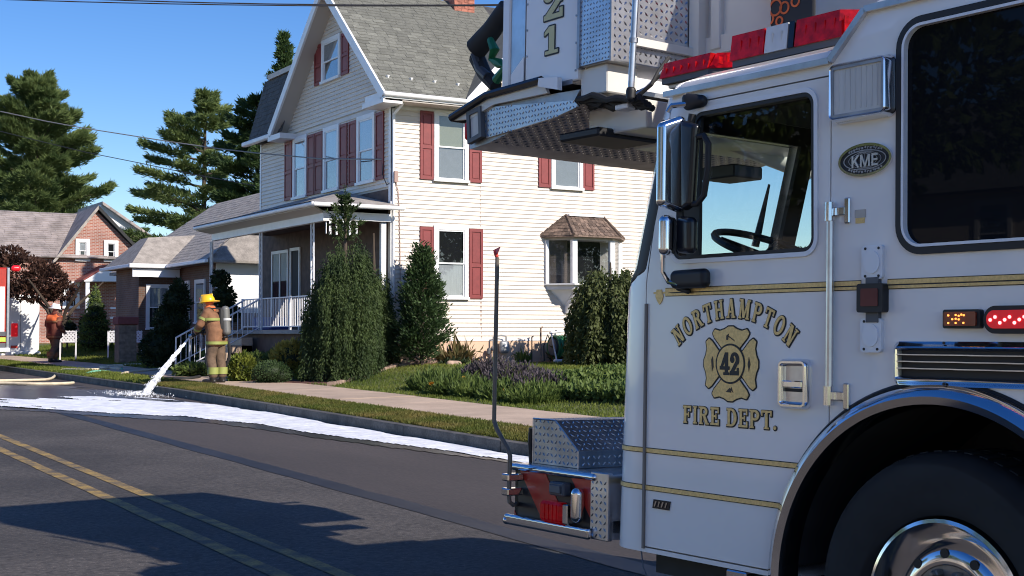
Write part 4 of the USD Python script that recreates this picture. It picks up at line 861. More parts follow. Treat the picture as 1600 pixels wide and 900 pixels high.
# openings measured on the two walls
wA, wB, wC = rect(us, 677, 730.5, 174, 285), rect(us, 677, 731, 353, 468), rect(us, 860, 909, 182, 297)
wB = (wA[0], wA[1], wB[2], wB[3])
f1, f2, f3, f4 = rect(uf, 460, 481.5, 214, 311), rect(uf, 507.5, 532, 196, 299), rect(uf, 560, 588, 179, 288), rect(uf, 505, 534, 58, 127)
zt_ = np.mean([f1[3], f2[3], f3[3]]); zl_ = np.mean([f1[2], f2[2], f3[2]]); f1, f2, f3 = [(q[0], q[1], zl_, zt_) for q in (f1, f2, f3)]
bayl, bayr = us(852, 405)[0], us(968, 405)[0]; bay_z0, bay_z1 = us(915, 452)[1], us(915, 372)[1]
wall_s = part(house, 'wall', FS.box(0, HXR - HX, -.15, 0, .9, EAVE), 'siding_back'); wall_f = part(house, 'wall', cat_([FF.box(0, HYL - HY, -.15, -.002, 4.9, EAVE)]), 'siding_back')
part(house, 'wall', cat_([box(HX + .14, HXR, HYL - .15, HYL, .9, EAVE), box(HXR - .15, HXR, HY + .15, HYL - .15, .9, EAVE)]), 'siding_back')
siding(FS, .06, HXR - HX, SID0, EAVE - .02, [wA, wB, wC, (bayl + .05, bayr - .05, bay_z0, bay_z1 + .1)], wall_s)
siding(FF, .06, HYL - HY - .05, 4.95, EAVE + .02, [f1, f2, f3], wall_f)
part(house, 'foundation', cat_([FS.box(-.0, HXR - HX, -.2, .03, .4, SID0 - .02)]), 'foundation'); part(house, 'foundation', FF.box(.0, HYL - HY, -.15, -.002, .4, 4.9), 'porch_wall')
part(house, 'sill_trim', FS.box(-.02, HXR - HX, .0, .045, SID0 - .02, SID0 + .012), 'trim')
part(house, 'corner_trim', cat_([FS.box(-.025, .085, .0, .03, SID0, EAVE), FF.box(-.03, .085, .0, .026, 4.6, EAVE)]), 'trim'); part(house, 'corner_trim', FF.box(HYL - HY - .1, HYL - HY, 0, .03, 4.6, EAVE), 'trim')
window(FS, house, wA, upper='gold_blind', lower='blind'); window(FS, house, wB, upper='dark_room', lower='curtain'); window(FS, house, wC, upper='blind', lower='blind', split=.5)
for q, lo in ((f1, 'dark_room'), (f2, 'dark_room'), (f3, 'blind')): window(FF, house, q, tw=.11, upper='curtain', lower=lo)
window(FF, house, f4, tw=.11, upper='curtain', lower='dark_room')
sh_ = lambda fn, x0, x1, w: (lambda r: (r[0], r[1], w[2] + .03, w[3] - .05))(rect(fn, x0, x1, 250, 260))
for x0, x1, w in ((655.5, 676, wA), (732.5, 751.5, wA), (655.5, 676, wB), (732.5, 753, wB), (840.5, 859, wC), (909.5, 927, wC)): shutter(FS, house, sh_(us, x0, x1, w))
for x0, x1, w in ((447, 458.3, f1), (482.5, 493, f1), (494.5, 505.7, f2), (533, 544.3, f2), (547, 559, f3), (589.3, 601.5, f3), (493, 504, f4), (535, 546, f4)): shutter(FF, house, sh_(uf, x0, x1, w))
part(house, 'downspout', cat_([tube([(HX + .10, HY - .45, 6.9), (HX + .10, HY - .42, 6.82), (HX + .05, HY - .06, 6.62), (HX + .04, HY - .05, 6.5), (HX + .04, HY - .05, 1.0)], .035, 8)]), 'trim')
part(house, 'conduit', cat_([tube([us(614, 275) [0] * np.array([1, 0, 0]) + np.array([HX, HY - .05, us(614, 275)[1]]), np.array([us(615, 275)[0] + HX, HY - .05, 1.1])], .022, 6), box(us(613, 270)[0] + HX, us(617, 270)[0] + HX + .03, HY - .12, HY - .03, us(614, 285)[1], us(614, 268)[1]),
    tube([(HX + us(x, y)[0], HY - .04, us(x, y)[1]) for x, y in ((617, 282), (621, 300), (623, 330), (624, 400), (624, 470))], .010, 5)]), 'cable')
part(house, 'siding_joint', cat_([FS.box(us(750.5, 320)[0], us(750.5, 320)[0] + .008, .014, .0215, SID0 + .3, wA[2]), FS.box(us(751.8, 480)[0], us(751.8, 480)[0] + .008, .014, .0215, SID0, wB[2])]), 'cable')
# roofs
def shingles(o, a, up, n, W, L, e=.14, w=.30, seed=0, t=.010, inside=None, jit=.012):
    r = np.random.default_rng(seed); o, a, up, n = (np.asarray(k, float) for k in (o, a, up, n)); V, F = [], []; c = 0; nr = int(L / e)
    FQ = BF
    for j in range(nr + 1):
        x = -r.uniform(0, w)
        while x < W:
            ww = w * r.uniform(.75, 1.25); x0, x1 = max(0, x + .004), min(W, x + ww - .004); x += ww
            if x1 - x0 < .03: continue
            y0 = j * e + r.uniform(-jit, jit); y1 = min(j * e + e * 1.12, L); 
            if y1 - y0 < .02 or (inside and not inside(.5 * (x0 + x1), .5 * (y0 + y1))): continue
            tt = t * r.uniform(.7, 1.5)
            b = [o + a * p + up * q for p, q in ((x0, y0), (x1, y0), (x1, y1), (x0, y1))]; h = [b[0] + n * tt, b[1] + n * tt, b[2] + n * .003, b[3] + n * .003]
            V += b + h; F.append(FQ + c); c += 8
    return np.array(V), np.vstack(F)
def unit(v): v = np.asarray(v, float); return v / np.linalg.norm(v)
RX0, RXE, RYR, RYM, RYL, ZE, ZR = 13.08, 21.6, 27.44, 31.05, 34.66, 6.98, 10.25
def roof_slab(p0, p1, p2, p3, th):
    p = np.array([p0, p1, p2, p3], float); n = unit(np.cross(p[1] - p[0], p[3] - p[0])); n = n if n[2] > 0 else -n
    return m3.Manifold.hull_points(np.vstack([p, p - n * th]))
rf = part(house, 'roof', cat_([roof_slab((RX0, RYR, ZE), (RXE, RYR, ZE), (RXE, RYM, ZR), (RX0, RYM, ZR), .10), roof_slab((RX0, RYL, ZE), (RXE, RYL, ZE), (RXE, RYM, ZR), (RX0, RYM, ZR), .10)]), 'shingle_dark')
up1 = unit((0, RYM - RYR, ZR - ZE)); n1 = np.cross((1, 0, 0), up1)
Ls = math.hypot(RYM - RYR, ZR - ZE)
each_piece(rf, 'shingle', shingles((RX0, RYR, ZE), (1, 0, 0), up1, n1, 4.6, Ls, seed=1), 'shingle', 300, key=lambda c: np.linalg.norm(c - C, axis=1))
part(house, 'gable_wall', tf(ext(sg.Polygon([(28.02 - HY, EAVE), (34.1 - HY, EAVE), (RYM - HY, ZR - .18)]), .1), np.stack([FF.a, ZU, FF.n], 1), FF.o - FF.n * .102), 'siding_back')
gw = part(house, 'gable_wall', FF.box(.1, .2, -.09, -.08, 6.95, 7.0), 'siding_back')
slope = (ZR - ZE) / (RYM - RYR)
siding(FF, 0, 7, EAVE + .02, ZR - .3, [f4], gw, clip=lambda z: (RYM - HY - (ZR - .12 - z) / slope, RYM - HY + (ZR - .12 - z) / slope))
for s, ye in ((1, RYR), (-1, RYL)):
    d = unit((0, RYM - ye, ZR - ZE)); nn = np.array([0, -d[2], d[1]]) * (1 if d[1] > 0 else -1)
    a, b = np.array([RX0, ye, ZE]), np.array([RX0, RYM, ZR]); pts = []
    for q in (a, b):
        for dx in (-.02, .035):
            for k in (.02, -.19): pts.append(q + (dx, 0, 0) + nn * k)
    part(house, 'rake_board', m3.Manifold.hull_points(np.array(pts)), 'trim')
    pts = []
    for q in (a, b):
        for dx in (.035, HX - RX0 - .01):
            for k in (-.11, -.16): pts.append(q + (dx, 0, 0) + nn * k)
    part(house, 'rake_soffit', m3.Manifold.hull_points(np.array(pts)), 'soffit')
part(house, 'cornice_return', cat_([box(RX0 - .02, HX, RYR, HY + .55, ZE - .22, ZE - .10), box(RX0 + .03, HX, RYR + .06, HY + .5, ZE - .1, ZE + .05)]), 'trim'); part(house, 'cornice_return', cat_([box(RX0 - .02, HX, RYL - .9, RYL, ZE - .24, ZE - .10)]), 'trim')
CG0, CGM, CG1 = 15.28, 17.7, 20.12
part(house, 'gutter', cat_([hullb([(RX0, RYR - .05, ZE - .03), (CG0, RYR - .05, ZE - .03)], .055), box(RX0, CG0, RYR - .03, RYR + .03, ZE - .12, ZE)]), 'trim'); part(house, 'soffit', box(RX0 + .03, HXR, RYR, HY, ZE - .16, ZE - .125), 'soffit')
part(house, 'frieze_board', FS.box(-.02, HXR - HX, .0, .03, EAVE - .16, EAVE - .04), 'trim')
gh = math.tan(math.radians(47)); zg = ZE + gh * (CGM - CG0)
part(house, 'cross_gable_wall', tf(ext(sg.Polygon([(CG0 - HX + .1, ZE), (CG1 - HX - .1, ZE), (CGM - HX, zg - .2)]), .1), np.stack([FS.a, ZU, FS.n], 1), FS.o - FS.n * .08), 'siding')
for xe in (CG0, CG1):
    pts = [];
    for q in (np.array([xe, 0, ZE]), np.array([CGM, 0, zg])):
        for y in (RYR - .03, 31.2):
            for k in (0, .10): pts.append((q[0] + (-k if xe == CG0 else k) * .7, y, q[2] + k * .7))
    part(house, 'cross_gable_roof', m3.Manifold.hull_points(np.array(pts)), 'trim' if 0 else 'shingle')
    pts = []
    for q in (np.array([xe, 0, ZE - .05]), np.array([CGM, 0, zg])):
        for y in (RYR - .055, RYR - .03):
            for k in (-.10, .14): pts.append((q[0] + (-k if xe == CG0 else k) * .7, y, q[2] + k * .7))
    part(house, 'cross_gable_fascia', m3.Manifold.hull_points(np.array(pts)), 'trim')
part(house, 'gutter', hullb([(CG1, RYR - .05, ZE - .03), (RXE, RYR - .05, ZE - .03)], .055), 'trim')
for px in (606, 642.5, 679, 715.5):
    p = pl(px, 121 + (px - 606) * .115, (RX0, RYR, ZE), n1); part(house, 'snow_guard', cat_([m3.Manifold.hull_points(np.array([p + n1 * .0 + (dx, 0, 0) + up1 * dz for dx, dz in ((-.06, .05), (.06, .05), (0, -.03))] + [p + n1 * .07 + (dx, 0, 0) for dx in (-.035, .035)])), tf(box(-.02, .02, -.02, .02, -.02, .05), np.eye(3), p)]), 'trim')
ch = onY(717, 6, 31.0); cx = ch[0]
chm = part(house, 'chimney', cat_([box(cx - .30, cx + .30, 30.7, 31.3, 9.4, 10.75), box(cx - .34, cx + .34, 30.66, 31.34, 10.75, 10.9)]), 'chimney_brick'); bb_ = []
for j in range(14):
    for k in range(3): bb_.append(box(cx - .30 + .2 * k + .006 + (.1 if j % 2 else 0) * (k < 2), cx - .30 + .2 * k + .192, 30.688, 30.70, 9.62 + .08 * j, 9.69 + .08 * j))
part(chm, 'chimney_courses', cat_(bb_), 'chimney_brick', kind='stuff')
# mansard wing on the far side
mw = part(house, 'mansard_roof', m3.Manifold.hull_points(np.array([(13.25, 34.5, 6.95), (13.25, 36.75, 6.95), (17, 34.5, 6.95), (17, 36.75, 6.95), (13.75, 34.5, 8.75), (13.75, 36.25, 8.75), (17, 34.5, 8.75), (17, 36.25, 8.75)])), 'shingle_dark')
upm = unit((.5, 0, 1.8)); part(mw, 'shingle', shingles((13.25, 36.7, 6.97), (0, -1, 0), upm, np.cross((0, -1, 0), upm), 2.6, 1.85, seed=3, w=.26), 'shingle_dark', smooth=False, kind='stuff')
part(house, 'mansard_cap', box(13.68, 17, 34.5, 36.34, 8.74, 8.88), 'soffit'); part(house, 'gutter', box(13.1, 13.25, 34.7, 36.85, 6.86, 6.98, .02), 'trim')
# porch
PX, PZ = 11.5, 4.45; apx = onX(535, 298, HX); PYR, PYL = 27.66, 35.9
proof = part(house, 'porch_roof', cat_([m3.Manifold.hull_points(np.array([(PX, PYR, PZ), (PX, PYL, PZ), (HX, apx[1], apx[2]), (HX, PYL - 2.2, apx[2]), (HX, PYR, PZ + .03), (HX, PYL, PZ), (PX, PYR, PZ - .03), (PX, PYL, PZ - .03), (HX, PYR, PZ - .03), (HX, PYL, PZ - .03)]))]), 'shingle_tan')
part(house, 'porch_gutter', hullb([(PX - .03, PYR, PZ - .03), (PX - .03, PYL, PZ - .03)], .05), 'trim'); part(house, 'porch_gutter', hullb([(PX, PYR - .03, PZ - .04), (HX + .12, PYR - .03, PZ - .04)], .05), 'trim')
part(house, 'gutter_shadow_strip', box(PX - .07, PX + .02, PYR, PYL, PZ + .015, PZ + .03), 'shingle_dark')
part(house, 'porch_soffit', m3.Manifold.hull_points(np.array([(PX, PYR, PZ - .06), (PX, PYL, PZ - .06), (11.86, PYR + .3, PZ - .15), (11.86, PYL - .3, PZ - .15), (PX, PYR, PZ - .10), (PX, PYL, PZ - .10), (11.86, PYR + .3, PZ - .2), (11.86, PYL - .3, PZ - .2)])), 'soffit')
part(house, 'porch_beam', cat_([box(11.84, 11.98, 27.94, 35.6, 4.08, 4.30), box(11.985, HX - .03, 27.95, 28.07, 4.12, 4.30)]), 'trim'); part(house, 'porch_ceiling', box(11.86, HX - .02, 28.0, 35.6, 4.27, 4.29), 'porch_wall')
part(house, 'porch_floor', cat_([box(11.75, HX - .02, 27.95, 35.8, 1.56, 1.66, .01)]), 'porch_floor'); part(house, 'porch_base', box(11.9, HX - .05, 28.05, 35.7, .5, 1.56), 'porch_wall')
def ycol(px, X=11.93): return onX(px, 430, X)[1]
for px in (331, 408, 489):
    y = ycol(px); c_ = part(house, 'porch_column', cat_([box(11.90, 11.935, y - .09, y - .06, 1.66, 4.08), box(11.90, 11.935, y + .06, y + .09, 1.66, 4.08)]), 'iron_white')
    for k in range(8): part(c_, 'scroll', tube([(11.917, y - .06, 1.8 + .28 * k), (11.917, y + .06, 1.94 + .28 * k), (11.917, y - .06, 2.08 + .28 * k)], .008, 5), 'iron_white')
part(house, 'corner_column', cat_([box(13.3, 13.42, 28.02, 28.12, 1.66, 4.1)]), 'trim'); part(house, 'porch_fret', cat_([box(11.93, 11.95, 28.0 + .0, 28.02, 3.8, 4.08)] + [box(12.0 + .16 * k, 12.05 + .16 * k, 27.98, 28.0, 3.78, 4.12) for k in range(5)]), 'iron_white')
zt2, zb2 = onX(430, 464.5, 11.95)[2], onX(430, 511, 11.95)[2]; y0r, y1r = ycol(489), ycol(377)
rl_ = part(house, 'porch_railing', cat_([box(11.93, 11.97, y0r, y1r, zt2 - .03, zt2, .005), box(11.935, 11.965, y0r, y1r, zb2, zb2 + .025)]), 'iron_white')
k = 0; y = y0r
while y < y1r:
    part(rl_, 'baluster', box(11.942, 11.958, y, y + .016, zb2, zt2 - .02), 'iron_white'); y += .108
for px in (378, 452.5): part(rl_, 'railing_post', box(11.925, 11.975, ycol(px) - .022, ycol(px) + .022, 1.60, zt2 + .01), 'iron_white')
# railing along the sunlit end of the porch
rl3 = part(house, 'porch_railing', cat_([box(11.97, 13.35, 27.98, 28.015, zt2 - .03, zt2, .005), box(11.97, 13.35, 27.985, 28.01, zb2, zb2 + .025)]), 'iron_white')
for k in range(12): part(rl3, 'baluster', box(12.05 + .108 * k, 12.066 + .108 * k, 27.99, 28.006, zb2, zt2 - .02), 'iron_white')
# porch door and window in the front wall
dw = rect(uf, 425, 451, 388, 500); wd = part(house, 'porch_window', cat_([FF.box(dw[0], dw[0] + .07, -.01, .03, 1.95, 3.75), FF.box(dw[1] - .07, dw[1], -.01, .03, 1.95, 3.75), FF.box(dw[0], dw[1], -.01, .028, 3.75, 3.83), FF.box(dw[0], dw[1], -.01, .05, 1.88, 1.95), FF.box(.5 * (dw[0] + dw[1]) - .03, .5 * (dw[0] + dw[1]) + .03, -.01, .026, 1.95, 3.75)]), 'trim')
part(wd, 'pane', FF.box(dw[0] + .07, dw[1] - .07, .008, .0082, 1.95, 3.75), 'porch_glass'); part(wd, 'curtain', FF.box(dw[0] + .07, dw[1] - .07, -.001, .003, 3.0, 3.75), 'curtain'); part(wd, 'dark_room', FF.box(dw[0] + .07, dw[1] - .07, -.001, .002, 1.95, 3.0), 'dark_room')
dd_ = rect(uf, 456, 468, 395, 510); pd = part(house, 'porch_door', cat_([FF.box(dd_[0] - .08, dd_[0], -.01, .04, 1.66, 3.85), FF.box(dd_[1], dd_[1] + .08, -.01, .04, 1.66, 3.85), FF.box(dd_[0], dd_[1], -.01, .038, 3.77, 3.85)]), 'trim'); part(pd, 'door_leaf', FF.box(dd_[0], dd_[1], -.008, .012, 1.66, 3.77), 'black_matte')
# stairs and handrails
for k in range(5): part(house, 'step', box(10.35 + .28 * k, 11.76, 32.15, 33.15, .45, .80 + .185 * k - .07, .01), 'concrete')
for y in (33.2, 32.1):
    p0, p1 = np.array([10.15, y, 1.47]), np.array([11.93, y, zt2 - .02]); z0g = float(hz(10.15, y)); g0 = np.array([10.15, y, z0g + .06]); lo0, lo1 = p0 - (0, 0, .66), p1 - (0, 0, .70)
    hr = part(house, 'stair_rail', cat_([tube([p0, p1], .022, 8), tube([lo0, lo1], .015, 6), tube([p0 + (0, 0, .01), g0 - (0, 0, .1)], .024, 8)]), 'iron_white')
    for s in np.linspace(.07, .97, 13): part(hr, 'baluster', tube([p0 + (p1 - p0) * s, lo0 + (lo1 - lo0) * s], .009, 5), 'iron_white')
bt_ = single('blue_storage_box', box(12.1, 12.6, ycol(412), ycol(384), 1.662, 1.98, .03), 'blue_tarp', 'blue low storage box behind the white porch railing', 'storage box')
# bay window on the sunlit side
bd = .58; xa, xb = HX + bayl, HX + bayr; fa, fb_ = onY(897, 400, HY - bd)[0], onY(958, 400, HY - bd)[0]; z0b, z1b = bay_z0 + .02, bay_z1
bayt = part(house, 'bay_window', m3.Manifold.hull_points(np.array([(xa, HY, z0b - .05), (xb, HY, z0b - .05), (fb_, HY - bd, z0b - .05), (fa, HY - bd, z0b - .05), (xa, HY, z0b + .06), (xb, HY, z0b + .06), (fb_, HY - bd, z0b + .06), (fa, HY - bd, z0b + .06)])), 'trim')
part(bayt, 'sill', m3.Manifold.hull_points(np.array([(xa - .06, HY - .02, z), (xb + .06, HY - .02, z), (fb_ + .05, HY - bd - .10, z), (fa - .05, HY - bd - .10, z)][i] for z in (z0b + .06, z0b + .10) for i in range(4)) if 0 else np.array([p for z in (z0b + .06, z0b + .10) for p in ((xa - .06, HY - .02, z), (xb + .06, HY - .02, z), (fb_ + .05, HY - bd - .10, z), (fa - .05, HY - bd - .10, z))])), 'trim')
part(bayt, 'head', m3.Manifold.hull_points(np.array([p for z in (z1b - .10, z1b) for p in ((xa, HY, z), (xb, HY, z), (fb_, HY - bd, z), (fa, HY - bd, z))])), 'soffit')
part(bayt, 'post', cat_([box(fa - .05, fa + .09, HY - bd - .015, HY - bd + .09, z0b + .1, z1b - .1), box(fb_ - .09, fb_ + .05, HY - bd - .015, HY - bd + .09, z0b + .1, z1b - .1), box(xa - .03, xa + .06, HY - .08, HY + .01, z0b + .1, z1b - .1), box(xb - .06, xb + .03, HY - .08, HY + .01, z0b + .1, z1b - .1)]), 'trim')
def vpane(p, q, z0, z1, t=.006): d = unit(np.array(q) - np.array(p)); n = np.array([-d[1], d[0]]) * t; return m3.Manifold.hull_points(np.array([(a[0] + s * n[0], a[1] + s * n[1], z) for a in (p, q) for s in (0, 1) for z in (z0, z1)]))
part(bayt, 'pane', vpane((fa + .08, HY - bd + .03), (fb_ - .08, HY - bd + .03), z0b + .1, z1b - .1), 'house_glass'); part(bayt, 'pane', vpane((xa + .04, HY - .06), (fa, HY - bd + .06), z0b + .1, z1b - .1), 'house_glass'); part(bayt, 'pane', vpane((xb - .04, HY - .06), (fb_, HY - bd + .06), z0b + .1, z1b - .1), 'house_glass')
part(bayt, 'dark_room', vpane((fa + .06, HY - .10), (fb_ - .06, HY - .10), z0b + .1, z1b - .1), 'dark_room'); part(bayt, 'blind', vpane((xa + .10, HY - .07), (fa + .05, HY - .20), z0b + .1, z1b - .1), 'siding_reflection')  # the blind panel here paints the siding mirrored in the left pane
for x_ in (.5 * (fa + fb_) - .1, fb_ - .15): part(bayt, 'ornament', tf(lathe([(0, 0), (.04, 0), (.05, .06), (.02, .12), (0, .13)], 10), np.eye(3), (x_, HY - bd + .12, z0b + .1)), 'trim')
br_ = onY(887, 447, HY - .1)[0]; 
for xk in (br_, fb_ + .1): part(bayt, 'bracket', m3.Manifold.hull_points(np.array([(xk + s, y, z) for s in (-.04, .04) for y, z in ((HY - .02, z0b - .05), (HY - .5, z0b - .05), (HY - .02, z0b - .62), (HY - .08, z0b - .62))])), 'trim')
part(bayt, 'apron', m3.Manifold.hull_points(np.array([(xa + .1, HY - .01, z0b - .05), (xb - .1, HY - .01, z0b - .05), (fa + .06, HY - bd + .1, z0b - .05), (fb_ - .06, HY - bd + .1, z0b - .05), (br_ - .05, HY - .01, z0b - .45), (fb_ + .1, HY - .01, z0b - .45)])), 'trim')
ex = .16; E = [(xa - ex, HY, z1b), (fa - ex * .6, HY - bd - ex, z1b), (fb_ + ex * .6, HY - bd - ex, z1b), (xb + ex, HY, z1b)]; ztop = us(915, 339)[1]; tl3, tr_3 = onY(885, 338, HY - .05)[0], onY(943, 342, HY - .05)[0]; Tt = [(tl3, HY - .04, ztop), (tr_3, HY - .04, ztop)]
brf = part(house, 'bay_roof', m3.Manifold.hull_points(np.array(E + Tt + [(tl3, HY + .02, ztop), (tr_3, HY + .02, ztop)] + [(a, b, c - .035) for a, b, c in E])), 'shake')
part(brf, 'flashing', box(tl3 + .06, tr_3 - .02, HY - .10, HY - .02, ztop + .0, ztop + .05), 'trim')
def facet(pa, pb, ta, tb, seed):
    pa, pb, ta, tb = (np.array(k, float) for k in (pa, pb, ta, tb)); V, F = [], []; c = 0; r = np.random.default_rng(seed); n = unit(np.cross(pb - pa, ta - pa)); n = n if n @ np.array([0, -1, 1]) > 0 else -n
    for j in range(6):
        s0, s1 = j / 6, min(1, (j + 1.25) / 6); a0, b0_, a1, b1_ = pa + (ta - pa) * s0, pb + (tb - pb) * s0, pa + (ta - pa) * s1, pb + (tb - pb) * s1; m = max(1, int(np.linalg.norm(b0_ - a0) / .11))
        for k in range(m):
            q0, q1 = k / m + .006, (k + 1) / m - .006; jj = r.uniform(-.012, .012); dn = unit(ta - pa) * jj
            b = [a0 + (b0_ - a0) * q0 + dn, a0 + (b0_ - a0) * q1 + dn, a1 + (b1_ - a1) * q1, a1 + (b1_ - a1) * q0]; t = .014 * r.uniform(.6, 1.5); h = [b[0] + n * t, b[1] + n * t, b[2] + n * .003, b[3] + n * .003]; V += b + h; F.append(BF + c); c += 8
    return np.array(V), np.vstack(F)
for a, b, c_, d_, s in ((E[0], E[1], Tt[0], Tt[0], 1), (E[1], E[2], Tt[0], Tt[1], 2), (E[2], E[3], Tt[1], Tt[1], 3)): each_piece(brf, 'shake', facet(a, b, c_, d_, s), 'shake')
for a, b in ((E[0], Tt[0]), (E[1], Tt[0]), (E[2], Tt[1]), (E[3], Tt[1])): part(brf, 'hip_cap', rod(np.array(a) + (0, 0, .02), np.array(b) + (0, 0, .02), .03, n=6), 'shake')
# ================================================================ PLANTS
def leaves(c, d, l, w, rng, bend=.25):
    """one folded leaf-shaped quad per centre c along direction d"""
    n = len(c); d = d / np.maximum(np.linalg.norm(d, axis=1, keepdims=True), 1e-9); r = rng.normal(size=(n, 3)); s = np.cross(d, r); s /= np.maximum(np.linalg.norm(s, axis=1, keepdims=True), 1e-9); m = np.cross(d, s)
    l = np.broadcast_to(l, (n,))[:, None] * rng.uniform(.7, 1.3, (n, 1)); w = np.broadcast_to(w, (n,))[:, None] * rng.uniform(.7, 1.3, (n, 1))
    v = np.stack([c, c + d * l * .5 + s * w * .5 + m * l * bend * .3, c + d * l, c + d * l * .5 - s * w * .5 + m * l * bend * .3], 1).reshape(-1, 3)
    i = np.arange(n)[:, None] * 4; return v, np.vstack([i + [0, 1, 2], i + [0, 2, 3]])
def sph(n, rng): v = rng.normal(size=(n, 3)); return v / np.linalg.norm(v, axis=1, keepdims=True)
def pine(name, label, base, H, z0, R, nb, seed, mt='pine', prof=None, up=.25, per=150, group=None, nl=.34, droop=0.0, clump=.55, gapk=0.0, cat='tree', twl=.055, azbias=None):
    rng = np.random.default_rng(seed); t = thing(name, label, cat, base, group); B = np.array(base, float)
    tk = np.array([B + (0, 0, H * s) + np.array([math.sin(s * 5 + seed), math.cos(s * 4), 0]) * .012 * H * s * (1 - s) for s in np.linspace(0, 1, 9)]); part(t, 'trunk', tube(tk, np.linspace(.017 * H, .003 * H, 9) + .01, 8), 'bark')
    prof = prof or (lambda s: (1 - s) ** .8); Cs, Ds, br = [], [], []; ga = 0
    for k in range(nb):
        s = (k + rng.uniform(-.3, .3)) / nb; s = min(max(s, 0), .985); z = z0 + (H - z0) * s; ga += 2.4 + rng.uniform(-.5, .5); L = R * prof(s) * rng.uniform(.62, 1.12)
        if azbias is not None: L *= azbias(ga, s)
        if L < .1: L = .12
        if rng.uniform() < gapk: continue
        d0 = np.array([math.cos(ga), math.sin(ga), up * (1 + 1.2 * s)]); d0 /= np.linalg.norm(d0); p0 = B + (0, 0, z); S = np.linspace(0, 1, 7)
        path = np.array([p0 + d0 * L * q + ZU * (-droop * L * q * q + .10 * L * q ** 3 * (droop > 0)) + np.array([0, 0, rng.uniform(-.02, .02) * L]) for q in S]); br.append(tube(path, np.linspace(.018 * L + .012, .006, 7), 4, cap=False))
        n = int(per * (.35 + L / R)); q = rng.uniform(.12, 1.0, n) ** .75; P0 = np.stack([np.interp(q, S, path[:, i]) for i in range(3)], 1)
        lat = np.cross(d0, ZU); lat /= np.linalg.norm(lat); wv = rng.uniform(-1, 1, n) * clump * L * .42 * np.sin(np.clip(q, 0, 1) * 2.6 + .25)
        P0 = P0 + lat * wv[:, None] + d0 * (np.abs(wv) * .5)[:, None] * .6 + rng.normal(size=(n, 3)) * np.array([.05, .05, .06]) * (1 + .05 * R)
        D = d0 * 1.0 + lat * np.sign(wv)[:, None] * .7 + rng.normal(size=(n, 3)) * .45 + ZU * (.35 - droop * .8); Cs.append(P0); Ds.append(D)
    part(t, 'branches', cat_(br), 'bark', kind='stuff'); part(t, 'crown', leaves(np.vstack(Cs), np.vstack(Ds), nl, twl * 1.6, rng), mt, smooth=False, kind='stuff'); return t
def blob(name, label, cat, base, blobs, n, mt, seed, l=.07, w=.035, trunk=None, group=None, core=True, upd=.3, lump=.28, extra=None):
    """a shrub: leaves on the uneven skin and in the volume of joined lumps given as (centre, radii) relative to the base"""
    rng = np.random.default_rng(seed); t = thing(name, label, cat, base, group); B = np.array(base, float)
    tot = sum(r[0] * r[1] + r[1] * r[2] + r[0] * r[2] for c, r in blobs); Cs, Ds = [], []; cores = []
    for c, r in blobs:
        c, r = np.array(c, float), np.array(r, float); m = int(n * (r[0] * r[1] + r[1] * r[2] + r[0] * r[2]) / tot); u = sph(m, rng); f = 1 - lump * meshkit.noise(u * 3.1 + c * 7 + seed, seed) - .10 * meshkit.noise(u * 8 + seed, seed + 1); k = rng.uniform(.78, 1.03, m) * f
        p = B + c + u * r * k[:, None]; ok = p[:, 2] > B[2] - .03; Cs.append(p[ok]); Ds.append((u + rng.normal(size=(m, 3)) * .55 + ZU * upd)[ok])
        if core:
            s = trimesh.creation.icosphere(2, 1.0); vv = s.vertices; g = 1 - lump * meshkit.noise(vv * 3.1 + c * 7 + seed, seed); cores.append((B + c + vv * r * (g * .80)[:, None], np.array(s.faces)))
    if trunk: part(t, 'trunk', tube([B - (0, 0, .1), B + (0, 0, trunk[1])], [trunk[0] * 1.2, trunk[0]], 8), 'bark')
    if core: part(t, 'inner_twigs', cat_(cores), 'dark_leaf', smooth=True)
    part(t, 'crown', leaves(np.vstack(Cs), np.vstack(Ds), l, w, rng), mt, smooth=False, kind='stuff')
    if extra: extra(t, B, rng)
    return t
def up_(px, py, D): return pl(px, py, C + CF * D, CF)
def at(px, py, D): p = up_(px, py, D); return (p[0], p[1], float(hz(p[0], p[1])))
# tall conifers behind the houses
b = at(55, 500, 95); pine('pine_tree', 'broad tall pine with a rounded bushy crown behind the brick house at far left', b, 19.3 - b[2] + .3, 2.0, 5.1, 95, 1, 'pine_light', prof=lambda s: (1 - s ** 2.2) ** .75 * (.72 + .28 * (s > .12)) + .10, up=.30, per=1300, group=None, nl=.42, clump=.8, twl=.045)
def azb(ga, s):
    d = math.cos(ga) * (-CR[0]) + math.sin(ga) * (-CR[1]); return (1.15 if d > 0 else .80) if s < .75 else 1
b = at(318, 500, 76); pine('pine_tree', 'tall open pine with long layered branches in the gap between the two houses', b, 15.0 - b[2], 3.4, 4.9, 58, 2, 'pine_light', prof=lambda s: (1 - s) ** .58 * .98 + .06, up=.14, per=900, nl=.34, clump=.62, gapk=.10, twl=.042, azbias=azb)
b = at(400, 500, 62); pine('pine_tree', 'dark dense pine partly hidden by the cream house, beneath its mansard roof', b, 12.3 - b[2], 3.2, 3.0, 48, 3, 'pine', prof=lambda s: (1 - s) ** .5 * .9 + .10, up=.2, per=700, nl=.30, clump=.8, twl=.042)
b = at(441, 500, 60); pine('spruce_tree', 'slim spire-topped spruce rising above the dark mansard roof', b, 14.9 - b[2], 5, 2.1, 80, 4, 'pine', prof=lambda s: (1 - s) ** .85 + .03, up=.35, per=320, nl=.22, clump=.7, twl=.035)
b = at(215, 500, 105); pine('pine_tree', 'low far pine showing above the white gable and the brick house roof', b, 9.6 - b[2], 2, 4.4, 30, 6, 'pine', prof=lambda s: (1 - s) ** .5, up=.1, per=500, nl=.36, twl=.045)
